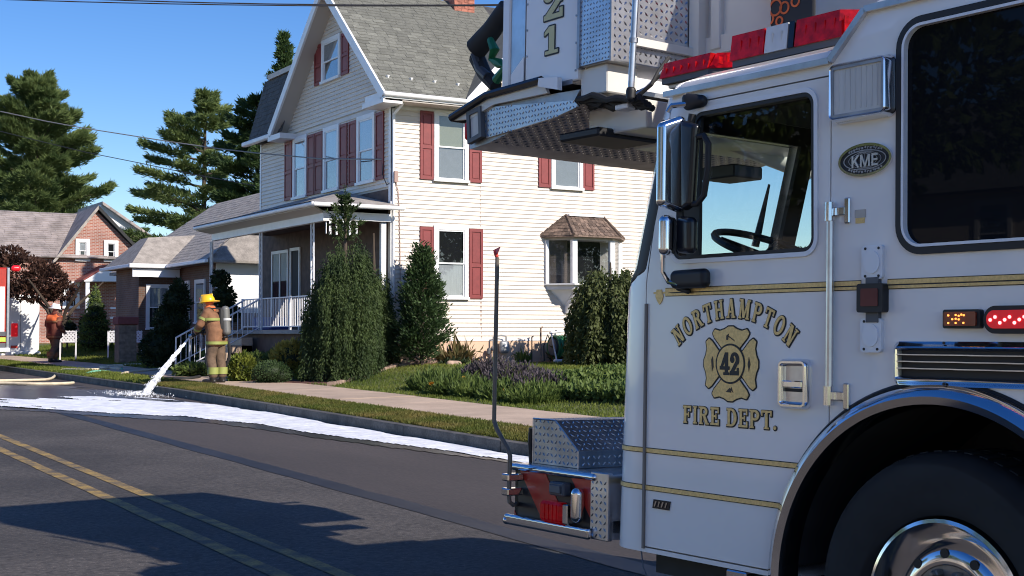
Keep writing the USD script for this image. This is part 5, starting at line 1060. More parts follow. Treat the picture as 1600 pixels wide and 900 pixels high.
b = at(1255, 500, 120); pine('pine_tree', 'small distant tree seen through the engine cab window', b, 9.0 - b[2], 1, 3.5, 30, 7, 'pine', up=.2, per=160, nl=.6)
# dark red maple over the pavement
b = at(92, 540, 53); Bm = np.array(b)
def limbs(t, B, rng):
    part(t, 'limbs', cat_([tube([B + (0, 0, .9), B + (.5 * math.cos(a), .5 * math.sin(a), 1.8), B + (1.7 * math.cos(a), 1.7 * math.sin(a), 2.9)], [.10, .07, .03], 6) for a in np.arange(5) * 1.26]), 'bark', kind='stuff')
blob('maple_tree', 'dark red leaved spreading maple in front of the brick house', 'tree', b, [((CR[0] * u, CR[1] * u, z), (rx, rx, rz)) for u, z, rx, rz in ((u_ - 1.25, z_, a_, b_) for u_, z_, a_, b_ in ((-1.8, 3.5, 1.4, .8), (-.3, 3.3, 1.3, .8), (.7, 2.9, 1.1, .7), (1.45, 2.5, .6, .42), (-.7, 3.9, .8, .45), (.3, 2.5, 1.2, .5), (.8, 3.4, .5, .3), (-2.8, 3.1, 1.3, .9), (-1.5, 2.6, 1.2, .5)))], 9500, 'maple', 8, .17, .085, trunk=(.13, 1.2), extra=limbs, lump=.4, core=False)
# topiary and garden shrubs along the pavement (screen row measured, then stood on the ground)
b = gp(145, 549); b = np.array(b); blob('topiary_shrub', 'round clipped topiary ball on a short bare trunk beside the brick pillar', 'topiary', b, [((0, 0, .92), (.60, .60, .55))], 3200, 'dark_leaf', 9, .07, .04, trunk=(.06, .6), lump=.1)
b = at(148, 540, 52); blob('conical_evergreen', 'broad cone shaped clipped evergreen behind the round topiary', 'evergreen', b, [((0, 0, z), (r, r, .32)) for z, r in ((.35, .72), (.7, .68), (1.05, .58), (1.4, .46), (1.75, .33), (2.05, .2), (2.3, .1))], 3800, 'green_leaf', 10, .10, .05, lump=.12)
b = at(205, 540, 52); blob('conical_evergreen', 'very slim pale green cone evergreen beside the portico post', 'evergreen', b, [((0, 0, z), (r, r, .32)) for z, r in ((.35, .30), (.7, .30), (1.05, .28), (1.4, .23), (1.7, .16), (2.0, .08))], 1700, 'lime_leaf', 11, .09, .045, lump=.12)
b = at(105, 540, 56); blob('round_shrub', 'small round clipped shrub below the ground floor window of the brick house', 'shrub', b, [((0, 0, .8), (.40, .40, .45))], 900, 'dark_leaf', 12, .09, .05, trunk=(.04, .5), lump=.1)
b = at(262, 562, 38.5); blob('yew_shrub', 'large very dark loose shrub left of the porch stairs', 'shrub', b, [((CR[0] * u, CR[1] * u, z), (r, r * .8, h)) for u, z, r, h in ((0, .6, .75, .8), (.1, 1.3, .62, .7), (.25, 1.9, .45, .6), (-.45, .5, .4, .55), (.45, .55, .45, .6), (.3, 2.2, .25, .4))], 6000, 'dark_leaf', 13, .12, .05, lump=.35)
b = at(350, 520, 36.2); blob('porch_tree', 'small dark ornamental tree seen behind the firefighter through the porch posts', 'tree', b, [((CR[0] * u, CR[1] * u, z), (r, r, h)) for u, z, r, h in ((0, 1.9, .34, .38), (-.1, 2.4, .28, .26), (.15, 1.5, .28, .28), (-.1, 1.1, .25, .3))], 1700, 'dark_leaf', 14, .10, .06, trunk=(.05, 1.6), lump=.3)
for i, (px, py, D, lab, mt, r, h, n, sd, l) in enumerate(((379, 583, 29.9, 'loose yellow green shrub right behind the firefighter', 'lime_leaf', .30, .52, 1500, 15, .12), (424, 592, 29.0, 'low round clipped dark green shrub in the mulch bed', 'spruce', .38, .42, 3000, 16, .05), (455, 588, 31.0, 'golden variegated shrub behind the round clipped one', 'gold_leaf', .46, .78, 1700, 17, .13), (400, 560, 32.4, 'leafy green shrub against the porch base near the stairs', 'green_leaf', .60, .52, 2200, 18, .10), (458, 560, 32.2, 'leafy green shrub against the porch base beside the weeping spruce', 'green_leaf', .60, .74, 2200, 19, .10), (300, 588, 32.6, 'small grassy shrub beneath the stair rail', 'green_leaf', .42, .28, 900, 20, .12), (480, 585, 29.6, 'pale leafy plant tucked beside the golden shrub', 'lime_leaf', .22, .30, 500, 21, .11))):
    b = at(px, py, D); blob('garden_shrub', lab, 'shrub', b, [((0, 0, h * .55), (r, r, h * .62)), ((CR[0] * r * .5, CR[1] * r * .5, h * .4), (r * .7, r * .7, h * .5)), ((-CR[0] * r * .5, -CR[1] * r * .5, h * .42), (r * .65, r * .65, h * .5))], n, mt, sd, l, l * .42, lump=.22 if i != 1 else .06, upd=.5)
# big weeping spruce
def weeper(name, label, cat, base, H, R, seed, mt, n, l, w, leader=True, top=None, nc=21):
    rng = np.random.default_rng(seed); t = thing(name, label, cat, base); B = np.array(base, float); Cs, Ds = [], []; cj = rng.uniform(-.15, .15, nc); cr = rng.uniform(.66, 1.15, nc); ch_ = rng.uniform(.80, 1.05, nc)
    part(t, 'trunk', tube([B - (0, 0, .1), B + (.03, .02, H * .5), B + (0, 0, H)], [.09, .06, .02], 8), 'bark'); st_ = []
    for k in range(n):
        ci = rng.integers(0, nc); a = ci * 2 * pi / nc + cj[ci] + rng.normal(0, .10); rr = R * math.sqrt(rng.uniform(.10, 1.0)) * cr[ci] * (1 + .05 * math.sin(7 * a)); zt = H * (.87 - .40 * (rr / R) ** 1.5) * rng.uniform(.86, 1.0) * ch_[ci] if top is None else top(rr / R, rng); L = rng.uniform(.5, 1.3) * H * .3
        if rng.uniform() < .5: zt = zt * rng.uniform(.3, 1.0)
        zb_ = max(.03, zt - L); m = int((zt - zb_) / (l * .16)) + 3; z = np.linspace(zt, zb_, m); out = np.array([math.cos(a), math.sin(a), 0]); sway = .05 * np.sin(z * 3 + k) + .10 * (zt - z) / max(.1, zt)
        p = B + out * (rr + sway)[:, None] * 1.0 + ZU * z[:, None] + rng.normal(size=(m, 3)) * .03; Cs.append(p); Ds.append(-ZU * .8 + out * .35 + rng.normal(size=(m, 3)) * .42)
    if leader:
        for k in range(9):
            z = H * (.76 + .26 * k / 9); Lb = .46 * (1 - k / 9) ** .8 * rng.uniform(.6, 1.1) + .05
            for j in range(5):
                a = 2.4 * k + j * 1.26; d = np.array([math.cos(a), math.sin(a), rng.uniform(.3, 1.1)]); m = 60; q = np.linspace(.05, 1, m)[:, None]; Cs.append(B + (0, 0, z) + d * Lb * q); Ds.append(d * .7 + rng.normal(size=(m, 3)) * .6)
        zz = np.linspace(.78 * H, 1.06 * H, 90)[:, None]; Cs.append(B + ZU * zz); Ds.append(ZU * .6 + rng.normal(size=(90, 3)) * .7)
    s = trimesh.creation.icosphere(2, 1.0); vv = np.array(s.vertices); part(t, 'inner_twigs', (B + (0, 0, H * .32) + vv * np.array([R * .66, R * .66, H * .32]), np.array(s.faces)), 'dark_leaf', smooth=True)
    part(t, 'crown', leaves(np.vstack(Cs), np.vstack(Ds), l, w, rng), mt, smooth=False, kind='stuff'); return t
b = gp(538, 594); weeper('weeping_spruce', 'tall weeping spruce with a bare pointed leader in front of the porch corner', 'tree', b, 3.95, .84, 31, 'weeping', 760, .075, .024)
b = gp(583, 577); weeper('weeping_spruce', 'shorter drooping part of the evergreens between weeping spruce and upright spruce', 'tree', b, 3.1, .50, 32, 'weeping', 380, .075, .024, leader=False)
b = np.array([13.95, 27.25, 0.0]); b[2] = hz(b[0], b[1]); pine('spruce_tree', 'upright bushy spruce against the house corner, right of the weeping spruce', b, 2.62, .12, .72, 72, 33, 'spruce', prof=lambda s: (1 - s) ** .7 * (.75 + .4 * min(1, s * 5)) + .05, up=.40, per=170, nl=.10, clump=.9, twl=.022, cat='spruce')
b = np.array([17.75, 25.3, 0.0]); b[2] = hz(b[0], b[1]); weeper('weeping_cherry', 'dark weeping tree below the bay window beside the engine cab', 'tree', b, 2.35, 1.05, 34, 'green_dark', 560, .10, .055, leader=False, top=lambda q, r: 2.35 * math.sqrt(max(.05, 1 - .85 * q * q)) * r.uniform(.9, 1.0)) if 'green_dark' in M else (leafmat('green_dark', (.17, .20, .065), (.075, .10, .03), 3, .25), weeper('weeping_cherry', 'dark weeping tree below the bay window beside the engine cab', 'tree', b, 2.35, 1.05, 34, 'green_dark', 560, .10, .055, leader=False, top=lambda q, r: 2.35 * math.sqrt(max(.05, 1 - .85 * q * q)) * r.uniform(.9, 1.0)))
# perennial bed on the lawn: daylilies, lavender, ground cover
def tuft(name, label, cat, base, rx, ry, h, n, mt, seed, w=.02, fl=None, group=None, l=None, flh=(.85, 1.1), bent=.5):
    rng = np.random.default_rng(seed); t = thing(name, label, cat, base, group); a = rng.uniform(0, 2 * pi, n); r = np.sqrt(rng.uniform(0, 1, n)); o = np.stack([np.cos(a) * r * rx, np.sin(a) * r * ry], 1); c = np.array(base) + np.stack([o[:, 0], o[:, 1], np.zeros(n)], 1); c[:, 2] = hz(c[:, 0], c[:, 1]) - .01
    lean = np.stack([np.cos(a) * r * bent, np.sin(a) * r * bent, np.ones(n)], 1) + rng.normal(size=(n, 3)) * .22; hh_ = h * (1 - .45 * r ** 2) * rng.uniform(.6, 1.1, n); V = leaves(c, lean, hh_, w, rng, bend=.5)
    c2 = c + lean * (hh_ * rng.uniform(.2, .8, n))[:, None]; V2 = leaves(c2, lean + rng.normal(size=(n, 3)) * .6, h * .3, w, rng, .5)
    part(t, 'leaves', cat_([V, V2]), mt, smooth=False, kind='stuff')
    if fl:
        m, ml, fs_ = fl; k = rng.integers(0, n, m); p = c[k] + lean[k] / np.linalg.norm(lean[k], axis=1, keepdims=True) * (hh_[k] * rng.uniform(*flh, m))[:, None]
        if ml == 'flower':
            for q in p:
                d = sph(6, rng) * .6 + ZU * .6 - CF * .5; part(t, 'flower', leaves(np.repeat(q[None], 6, 0), d, fs_, fs_ * .6, rng), ml, smooth=False)
        else: part(t, 'flower_spikes', cat_([leaves(p + lean[k] * .02 * j, lean[k] + rng.normal(size=(m, 3)) * .3, fs_, fs_ * .3, rng) for j in range(3)]), ml, smooth=False, kind='stuff')
for i, (px, py, rx, h, n, nf, lab) in enumerate(((676, 608, .40, .38, 1500, 0, 'leftmost grassy daylily clump on the lawn'), (708, 616, .44, .38, 1700, 3, 'tall daylily clump with two orange blooms left of the guide pole'), (745, 618, .42, .32, 1300, 1, 'low daylily clump just left of the guide pole foot'), (792, 622, .45, .32, 1500, 0, 'green daylily clump just right of the guide pole'), (835, 628, .45, .34, 1500, 2, 'daylily clump with two pale yellow blooms right of the guide pole'), (735, 592, .35, .32, 600, 3, 'daylily clump with small orange blooms below the foundation'))):
    tuft('daylily', lab, 'daylily', gp(px, py), rx, rx, h, n, 'green_leaf', 40 + i, .022, (nf, 'flower', .10) if nf else None)
for i, (px, py, rx, h, n, lab) in enumerate(((765, 594, .40, .36, 1300, 'taller lavender clump behind the guide pole'), (800, 608, .42, .38, 1300, 'middle lavender clump right of the guide pole'), (845, 618, .40, .36, 1200, 'rightmost lavender clump beside the ground cover'))):
    tuft('lavender', lab, 'lavender', gp(px, py), rx, rx, h, n, 'green_dark', 50 + i, .014, (900, 'lavender', .085), flh=(.7, 1.15))
gc_poly = sg.Polygon([gp(*p)[:2] for p in ((862, 606), (905, 600), (965, 592), (1010, 600), (1010, 634), (905, 629), (868, 624))]).buffer(0)
def scatter(poly, n, rng):
    x0, y0, x1, y1 = poly.bounds; import shapely
    P_ = np.stack([rng.uniform(x0, x1, n), rng.uniform(y0, y1, n)], 1); return P_[shapely.contains_xy(poly, P_[:, 0], P_[:, 1])]
rng = np.random.default_rng(60); q = scatter(gc_poly, 16000, rng); hg = .28 * meshkit.fbm(np.stack([q[:, 0] * 1.5, q[:, 1] * 1.5, q[:, 0] * 0], -1), 3, 2) + .05; c = np.stack([q[:, 0], q[:, 1], hz(q[:, 0], q[:, 1]) + hg * rng.uniform(.3, 1.1, len(q))], 1)
single('ground_cover', leaves(c, rng.normal(size=(len(c), 3)) * .6 + ZU * .5, .10, .06, rng), 'green_leaf', 'low bright green ground cover spreading beside the engine cab', 'ground cover', kind='stuff', smooth=False)
tuft('rose_bush', 'thin reddish rose bush against the foundation left of the gas meter', 'rose bush', np.array([15.0, 27.55, float(hz(15.0, 27.55))]), .34, .2, .62, 110, 'rose_leaf', 70, .022, bent=.8)
tuft('rose_bush', 'sparse dry bush against the foundation behind the hose reel', 'rose bush', np.array([18.35, 27.6, float(hz(18.35, 27.6))]), .6, .22, .6, 200, 'rose_leaf', 71, .04, bent=.8)
tuft('foundation_plant', 'small green plant beneath the plant hooks by the foundation', 'plant', np.array([16.85, 27.7, float(hz(16.85, 27.7))]), .15, .12, .35, 70, 'green_leaf', 72, .04)
tuft('foundation_plant', 'low dark plants at the spruce foot by the cream foundation', 'plant', np.array([14.7, 27.1, float(hz(14.7, 27.1))]), .4, .2, .2, 160, 'dark_leaf', 73, .05)
# grass blades
def blades(poly, n, seed, h, name, label, mt):
    rng = np.random.default_rng(seed); q = scatter(poly, n, rng); keep = np.ones(len(q), bool); c = np.stack([q[:, 0], q[:, 1], hz(q[:, 0], q[:, 1]) - .005], 1)
    d = rng.normal(size=(len(c), 3)) * .45 + ZU; V = leaves(c, d, h, h * .22, rng, .6); return single(name, V, mt, label, 'grass', kind='stuff', smooth=False)
near = sg.box(8.38, 9, 9.18, 30); far_ = sg.box(8.38, 30, 9.18, 60)
blades(near, 52000, 80, .055, 'grass', 'mown grass verge between kerb and pavement', 'grass_dry'); blades(far_, 16000, 81, .08, 'grass', 'far end of the grass verge by the hoses', 'grass')
lawn = sg.box(10.9, 9, 22, 28).difference(bed).difference(gc_poly); blades(lawn, 90000, 82, .06, 'grass', 'lawn between pavement and cream house', 'grass'); blades(sg.box(10.9, 36.5, 20, 64), 45000, 83, .09, 'grass', 'lawn in front of the brick houses on the left', 'grass')
# stone edging of the bed
ed = [gp(*p) for p in ((515, 604), (530, 601), (548, 596), (570, 589), (590, 583), (612, 576), (622, 573), (640, 571), (660, 570), (690, 569), (720, 568))]; edl = sg.LineString([e[:2] for e in ed]); est = thing('stone_edging', 'curved edging of small tan stones round the mulch bed', 'edging', ed[0]); s = 0; rng = np.random.default_rng(90)
while s < edl.length - .1:
    L = rng.uniform(.16, .24); a, b2 = edl.interpolate(s), edl.interpolate(min(s + L - .012, edl.length)); d = unit((b2.x - a.x, b2.y - a.y, 0)); n = np.array([-d[1], d[0], 0]) * .055; z = float(hz(a.x, a.y)); P8 = [np.array([q.x, q.y, z]) + k * n + ZU * dz for q in (a, b2) for k in (-1, 1) for dz in (-.05, .085 + rng.uniform(-.015, .015))]; part(est, 'stone', m3.Manifold.hull_points(np.array(P8)), 'edging', smooth=False); s += L
rk = gp(656, 606); single('rock', hullb([rk + (0, 0, .04), rk + (.12, .05, .05), rk + (.05, -.1, .04)], .07, 5), 'kerbstone', 'grey rock at the left end of the flower bed', 'rock')
rk = gp(702, 571); single('rock', hullb([rk + (0, 0, .04), rk + (.25, .02, .03)], .07, 5), 'edging', 'pale stone by the foundation under the rose bush', 'rock')

# trees on the camera's side of the street: they stand in the crew window's reflection
def street_tree(name, label, base, H, R, seed, n=5200):
    b = blob(name, label, 'tree', base, [((R * .55 * math.cos(a), R * .55 * math.sin(a), H * z), (R * .6, R * .6, R * .5)) for a, z in ((0, .62), (1.3, .70), (2.5, .60), (3.8, .68), (5.1, .62))] + [((0, 0, H * .82), (R * .62, R * .62, H * .17))], n, 'green_leaf', seed, .30, .17, trunk=(.2, H * .6), core=False, lump=.45)
    return b
stree = street_tree('street_tree', 'leafy street tree on the near side of the road', (-12.5, 15.0, .3), 9.5, 3.6, 101)
for i, (x, y, s) in enumerate(((-12, 7.5, .8), (-13, 27, .9), (-12, -9, .9))):
    copy_of(stree, 'street_tree', 'leafy street tree on the near side of the road', 'tree', (x, y, float(hz(x, y)) - .05), i * 1.3, s=s, group='street trees on the near side')
for i, (x, y, s) in enumerate(((27.5, -7, .8), (33.5, -4, .95), (39.5, -6, .85), (45, -3, .95), (51, -6, .8), (56, 0, .9), (22, -13, .9))):
    copy_of(stree, 'garden_tree', 'leafy tree in the gardens behind the engine, mirrored in the cream house windows', 'tree', (x, y, float(hz(x, y)) - .05), i * 1.1, s=s, group='trees mirrored in the cream house windows')
stage.GetPrimAtPath(stree.path).SetCustomDataByKey('group', 'street trees on the near side')

# houses added behind the camera for bounced light, mirrored in paint, chrome and glass
def across(x, y, w, d, h, lab, mt):
    t = thing('terraced_house', lab, 'house', (x, y, .4)); Fh = Frame((x, y, 0), (0, 1, 0), (1, 0, 0)); part(t, 'wall', box(x - d, x, y, y + w, .0, h), 'siding'); part(t, 'roof', m3.Manifold.hull_points(np.array([(x + .4, y - .3, h), (x + .4, y + w + .3, h), (x - d - .4, y - .3, h), (x - d - .4, y + w + .3, h), (x - d / 2, y - .3, h + 3.2), (x - d / 2, y + w + .3, h + 3.2)])), 'shingle')
    for k in range(3):
        for z in (1.4, 4.2): window(Fh, t, (w * (k + .3) / 3.2, w * (k + .3) / 3.2 + .95, z, z + 1.6))
across(-21.5, -12, 11, 9, 6.2, 'added unseen cream sided house across the street, first behind the camera', 'brick_brown'); across(-22, 2.5, 10, 9, 6.4, 'added unseen pale sided house across the street, second behind the camera', 'brick_red'); across(-21.5, 16, 11, 9, 6.0, 'added unseen cream sided house across the street, third and farthest', 'brick_brown'); across(-21.5, -27, 12, 9, 6.2, 'added unseen pale sided house across the street, nearest the engine tail', 'brick_red')
# ================================================================ SMALL THINGS BY THE HOUSE
gm = onY(788, 541, HY - .15); g = thing('gas_meter', 'grey gas meter with piping on the tan foundation wall', 'gas meter', (gm[0], gm[1], gm[2] - .3))
part(g, 'meter_body', hullb([gm + (-.06, 0, .06), gm + (.06, 0, .06), gm + (-.06, 0, -.10), gm + (.06, 0, -.10)], .07), 'meter'); part(g, 'meter_dial', tf(lathe([(0, -.09), (.05, -.09), (.055, -.02)], 14, axis='y'), np.eye(3), gm + (0, 0, .02)), 'white_board'); part(g, 'pipe', tube([gm + (.05, 0, .1), gm + (.05, 0, .24), gm + (-.1, 0, .26), gm + (-.3, 0, .22), gm + (-.3, 0, -.25)], .022, 7), 'meter'); part(g, 'regulator', hullb([gm + (-.30, -.02, -.05), gm + (-.30, -.05, -.05)], .075), 'meter'); part(g, 'regulator_vent', hullb([gm + (-.42, 0, -.08), gm + (-.44, 0, -.16)], .05), 'plastic_grey')
hr = onY(872, 545, HY - .45); zg_ = float(hz(hr[0], hr[1])); t = thing('hose_reel', 'white framed cart holding a coiled green garden hose by the foundation', 'hose reel', (hr[0], hr[1], zg_))
for k in range(7): part(t, 'hose_coil', tf(lathe([(.27 + .02 * math.cos(a) - .01 * (k % 2), .02 * math.sin(a)) for a in np.linspace(0, 2 * pi, 9)], 28, axis='y'), np.array([[0, 1, 0], [1, 0, 0], [0, 0, 1]], float), (hr[0] - .13 + .042 * k, hr[1], zg_ + .38)), 'green_hose')
part(t, 'reel_drum', tf(lathe([(0, -.17), (.2, -.17), (.2, .17), (0, .17)], 20, axis='y'), np.array([[0, 1, 0], [1, 0, 0], [0, 0, 1]], float), (hr[0], hr[1], zg_ + .38)), 'plastic_grey')
for dx in (.22,): part(t, 'cart_frame', cat_([tube([(hr[0] + dx, hr[1] - .3, zg_), (hr[0] + dx + .06, hr[1], zg_ + .75), (hr[0] + dx + .08, hr[1] + .2, zg_ + .95)], .025, 7), tube([(hr[0] + dx, hr[1] + .3, zg_), (hr[0] + dx + .05, hr[1], zg_ + .7)], .025, 7)]), 'iron_white')
part(t, 'cart_frame', cat_([tube([(hr[0] - .22, hr[1] - .3, zg_), (hr[0] - .20, hr[1], zg_ + .75)], .02, 7), tube([(hr[0] - .25, hr[1] - .02, zg_ + .72), (hr[0] + .3, hr[1] - .02, zg_ + .78)], .03, 7), box(hr[0] - .28, hr[0] + .3, hr[1] - .32, hr[1] - .2, zg_ + .0, zg_ + .09, .02)]), 'iron_white'); part(t, 'reel_hub', tf(lathe([(.16, 0), (.16, .02), (.05, .03), (0, .03)], 16, axis='y'), np.array([[0, 1, 0], [1, 0, 0], [0, 0, 1]], float), (hr[0] + .17, hr[1], zg_ + .38)), 'plastic_grey')
for k, (px, top, r, mt, lab) in enumerate(((845, 512, .022, 'edging', 'short tan garden post near the hose reel'), (831, 526, .015, 'wire', 'thin dark plant stake left of the garden post'))):
    p = onY(px, 560, HY - .4); z = float(hz(p[0], p[1])); zt_ = onY(px, top, HY - .4)[2]; single('garden_stake', cat_([tube([(p[0], p[1], z - .1), (p[0], p[1], zt_)], r, 7), tube([(p[0], p[1], zt_ - .02), (p[0] + .05, p[1], zt_ + .02)], r * .9, 6)]), mt, lab, 'stake')
p = onY(856, 560, HY - .3); z = float(hz(p[0], p[1])); single('garden_hook', cat_([tube([(p[0] - .1, p[1], z), (p[0] - .12, p[1], z + .4), (p[0], p[1], z + .68), (p[0] + .1, p[1], z + .4), (p[0] + .08, p[1], z)], .018, 6)]), 'wire', 'dark arched wire hoop between garden post and hose reel', 'plant hoop')
# overhead wires
def wire(name, label, pts, r, mt, sag=0): single(name, tube(pts, r, 5), mt, label, 'cable')
def wpath(pp, Ds): return [up_(x, y, D) for (x, y), D in zip(pp, Ds)]
xs_ = np.linspace(-900, 1700, 40)
wire('overhead_cable', 'upper of two dark cables crossing the sky at the top', [up_(x, -2 + 10 * (1 - ((x - 640) / 520) ** 2) if abs(x - 640) < 1000 else -40, 22) for x in np.linspace(-200, 1500, 30)], .011, 'wire')
wire('overhead_cable', 'lower of two dark cables crossing in front of the gable peak', [up_(x, 1 + 8.5 * (1 - ((x - 620) / 560) ** 2), 22.5) for x in np.linspace(-200, 1500, 30)], .010, 'wire')
hp_ = np.array([HX - .03, HY + .35, uf(590, 252)[1]]); w0 = [(-80, 158), (10, 176), (70, 189), (130, 200), (200, 211), (270, 222), (340, 232), (400, 239), (500, 248)]
wire('service_cable', 'thin cable running from the left to the cream house corner', [up_(x, y, 46 - 15 * (x + 80) / 680) for x, y in w0] + [hp_], .016, 'wire_pale')
wire('telephone_cable', 'faint second cable lower in the sky left of the cream house', [up_(x, y, 50 - 10 * x / 400) for x, y in ((-60, 190), (60, 220), (135, 238), (215, 254), (300, 272), (398, 290))], .013, 'wire')
single('cable_drop_loop', tube([hp_, (HX - .08, HY + .30, hp_[2] - .35), (HX - .06, HY + .10, hp_[2] - .62), (HX + .05, HY - .10, hp_[2] - .50)], .012, 5), 'wire', 'looped cable end at the cream house corner', 'cable')
# ================================================================ BRICK BUNGALOW on the left of the clapboard house
bg_ = thing('brick_bungalow', 'low brown brick bungalow with a hipped grey roof, left of the cream house', 'house', (14.5, 45, .6)); bz = 3.95
part(bg_, 'wall', cat_([box(14.5, 21, 43, 54, .3, bz), box(13.1, 14.6, 47.2, 50.2, .3, bz)]), 'brick_brown'); part(bg_, 'side_wall', box(14.45, 21, 42.94, 43.0, 2.2, bz), 'white_board')
part(bg_, 'stone_wall', box(14.44, 21, 42.92, 42.99, .3, 2.25), 'brick_brown')
gw_ = [(13.95, 42.4, bz), (21.6, 42.4, bz), (21.6, 54.5, bz), (13.95, 54.5, bz)]; rr_ = [(17.6, 44.6, 6.75), (17.6, 52.5, 6.75)]
rfb = part(bg_, 'roof', m3.Manifold.hull_points(np.array(gw_ + rr_ + [(a, b, c - .08) for a, b, c in gw_])), 'shingle_tan')
part(rfb, 'wing_roof', m3.Manifold.hull_points(np.array([(12.7, 46.7, bz), (12.7, 50.6, bz), (17, 46.7, bz), (17, 50.6, bz), (13.7, 48.2, bz + 1.05), (13.7, 49.2, bz + 1.05), (17, 48.7, bz + 1.35), (12.7, 46.7, bz - .08), (12.7, 50.6, bz - .08), (17, 46.7, bz - .08)])), 'shingle_tan')
upb = unit((17.6 - 13.95, 0, 2.8)); part(rfb, 'shingle', shingles((13.95, 54.5, bz + .01), (0, -1, 0), upb, np.cross((0, -1, 0), upb), 12.1, 4.55, e=.2, w=.4, seed=9, inside=lambda x, y: y < min(x, 12.1 - x) * 1.9), 'shingle_tan', smooth=False, kind='stuff')
part(bg_, 'gutter', cat_([box(13.86, 13.96, 42.3, 46.7, bz - .10, bz + .02, .02), box(12.6, 12.7, 46.6, 50.7, bz - .10, bz + .02, .02)]), 'trim'); part(bg_, 'gutter', box(12.6, 14.4, 46.58, 46.69, bz - .12, bz + .03, .02), 'trim'); part(bg_, 'fascia', box(12.75, 14.4, 46.72, 46.78, bz - .42, bz - .14), 'white_board')
FB = Frame((14.5, 43, 0), (0, 1, 0), (-1, 0, 0)); FB2 = Frame((13.1, 47.2, 0), (1, 0, 0), (0, -1, 0))
def ubx(px, X): return onX(px, 455, X)[1] - 43
for a, b_2 in ((322, 306), (297, 284)): window(FB, bg_, (ubx(a, 14.5), ubx(b_2, 14.5), 1.9, 3.4), tw=.10, lower='dark_room')
window(FB2, bg_, (.25, 1.15, 1.7, 3.3), tw=.10)
# ================================================================ RED BRICK HOUSE at the far left
rh = thing('red_brick_house', 'red brick house with slate roof, steep front gable and white portico, far left', 'house', (17, 71, .6)); RY_ = 71.0
def ur(px, py, d=0): p = onY(px, py, RY_ - d); return p[0], p[2]
FR = Frame((0, RY_, 0), (1, 0, 0), (0, -1, 0)); gl, gr, gpk = ur(92, 400), ur(222, 398), ur(152, 326); xL = ur(-140, 400)[0]
part(rh, 'wall', cat_([box(xL, gr[0] - .1, RY_ + .02, RY_ + 8, .2, gl[1]), FR.ext(sg.Polygon([(gl[0], .2), (gr[0] - .1, .2), (gr[0] - .1, gr[1]), (gpk[0], gpk[1] - .15), (gl[0], gl[1])]), -.3, .0)]), 'brick_red')
zr_ = ur(60, 321)[1]; rfr = part(rh, 'roof', m3.Manifold.hull_points(np.array([(xL, RY_ - .3, gl[1] - .1), (gl[0] + 4, RY_ - .3, gl[1] - .1), (xL, RY_ + 4, zr_), (gpk[0] + .2, RY_ + 4, zr_), (xL, RY_ + 8.3, gl[1] - .1), (gl[0] + 4, RY_ + 8.3, gl[1] - .1)])), 'slate')
ups = unit((0, 4.3, zr_ - gl[1] + .1)); Lr = math.hypot(4.3, zr_ - gl[1] + .1)
part(rfr, 'slate', shingles((xL, RY_ - .3, gl[1] - .09), (1, 0, 0), ups, np.cross((1, 0, 0), ups), gl[0] - xL + 2.4, Lr, e=.22, w=.36, seed=12, t=.03), 'slate', smooth=False, kind='stuff')
for s, e_ in ((1, gl), (-1, gr)):
    a, b_2 = np.array([e_[0] - s * .35, RY_ - .25, e_[1] - .42]), np.array([gpk[0], RY_ - .25, gpk[1]]); pts = [q + (0, dy, dz) for q in (a, b_2) for dy in (0, 6.0) for dz in (0, .14)]; part(rh, 'gable_roof', m3.Manifold.hull_points(np.array(pts)), 'slate' if s > 0 else 'shingle_dark')
    pts = [q + (0, dy, dz) for q in (a, b_2) for dy in (-.05, .0) for dz in (-.06, .15)]; part(rh, 'rake_board', m3.Manifold.hull_points(np.array(pts)), 'shingle_tan' if s > 0 else 'black_matte')
for (x0, x1, y0, y1) in ((117.5, 140, 374, 408), (162, 184.5, 376, 409), (97, 124, 440, 482)):
    a, b_2 = ur(x0, y1), ur(x1, y0); w = window(FR, rh, (a[0], b_2[0], a[1], b_2[1]), tw=.17, upper='curtain' if x0 < 150 and y0 < 400 else 'dark_room', depth=.08); 
    for k in (1, 2): part(w, 'muntin', FR.box(a[0] + (b_2[0] - a[0]) * k / 3 - .012, a[0] + (b_2[0] - a[0]) * k / 3 + .012, .012, .03, a[1] + .15, b_2[1] - .15), 'trim')
p0, p1, pk = ur(128, 440, 1.6), ur(206, 440, 1.6), ur(167, 416, 1.6); por = part(rh, 'portico', tf(ext(sg.Polygon([p0, p1, pk]), .12), np.stack([FR.a, ZU, FR.n], 1), (0, RY_ - 1.72, 0)), 'white_board')
for e_ in (p0, p1): part(por, 'portico_roof', m3.Manifold.hull_points(np.array([np.array([q[0], RY_ - 1.8 + dy, q[1] + dz]) for q in (e_, pk) for dy in (0, 1.8) for dz in (.0, .10)])), 'red_cap')
for px in (136, 187, 203): x = ur(px, 470, 1.6)[0]; part(por, 'portico_post', box(x - .1, x + .1, RY_ - 1.75, RY_ - 1.6, .3, p0[1]), 'white_board')
a, b_2 = ur(194, 500, 0), ur(204, 445, 0); part(rh, 'door', FR.box(a[0], b_2[0], 0, .05, .6, b_2[1]), 'white_board'); part(por, 'portico_rail', cat_([box(ur(172, 480, 1.6)[0], ur(200, 480, 1.6)[0], RY_ - 1.7, RY_ - 1.65, ur(180, y + 3, 1.6)[1], ur(180, y, 1.6)[1]) for y in (480, 495)]), 'white_board')
part(rh, 'flower_box', FR.box(ur(95, 490)[0], ur(122, 490)[0], .0, .3, ur(100, 497)[1], ur(100, 488)[1]), 'brick_red')
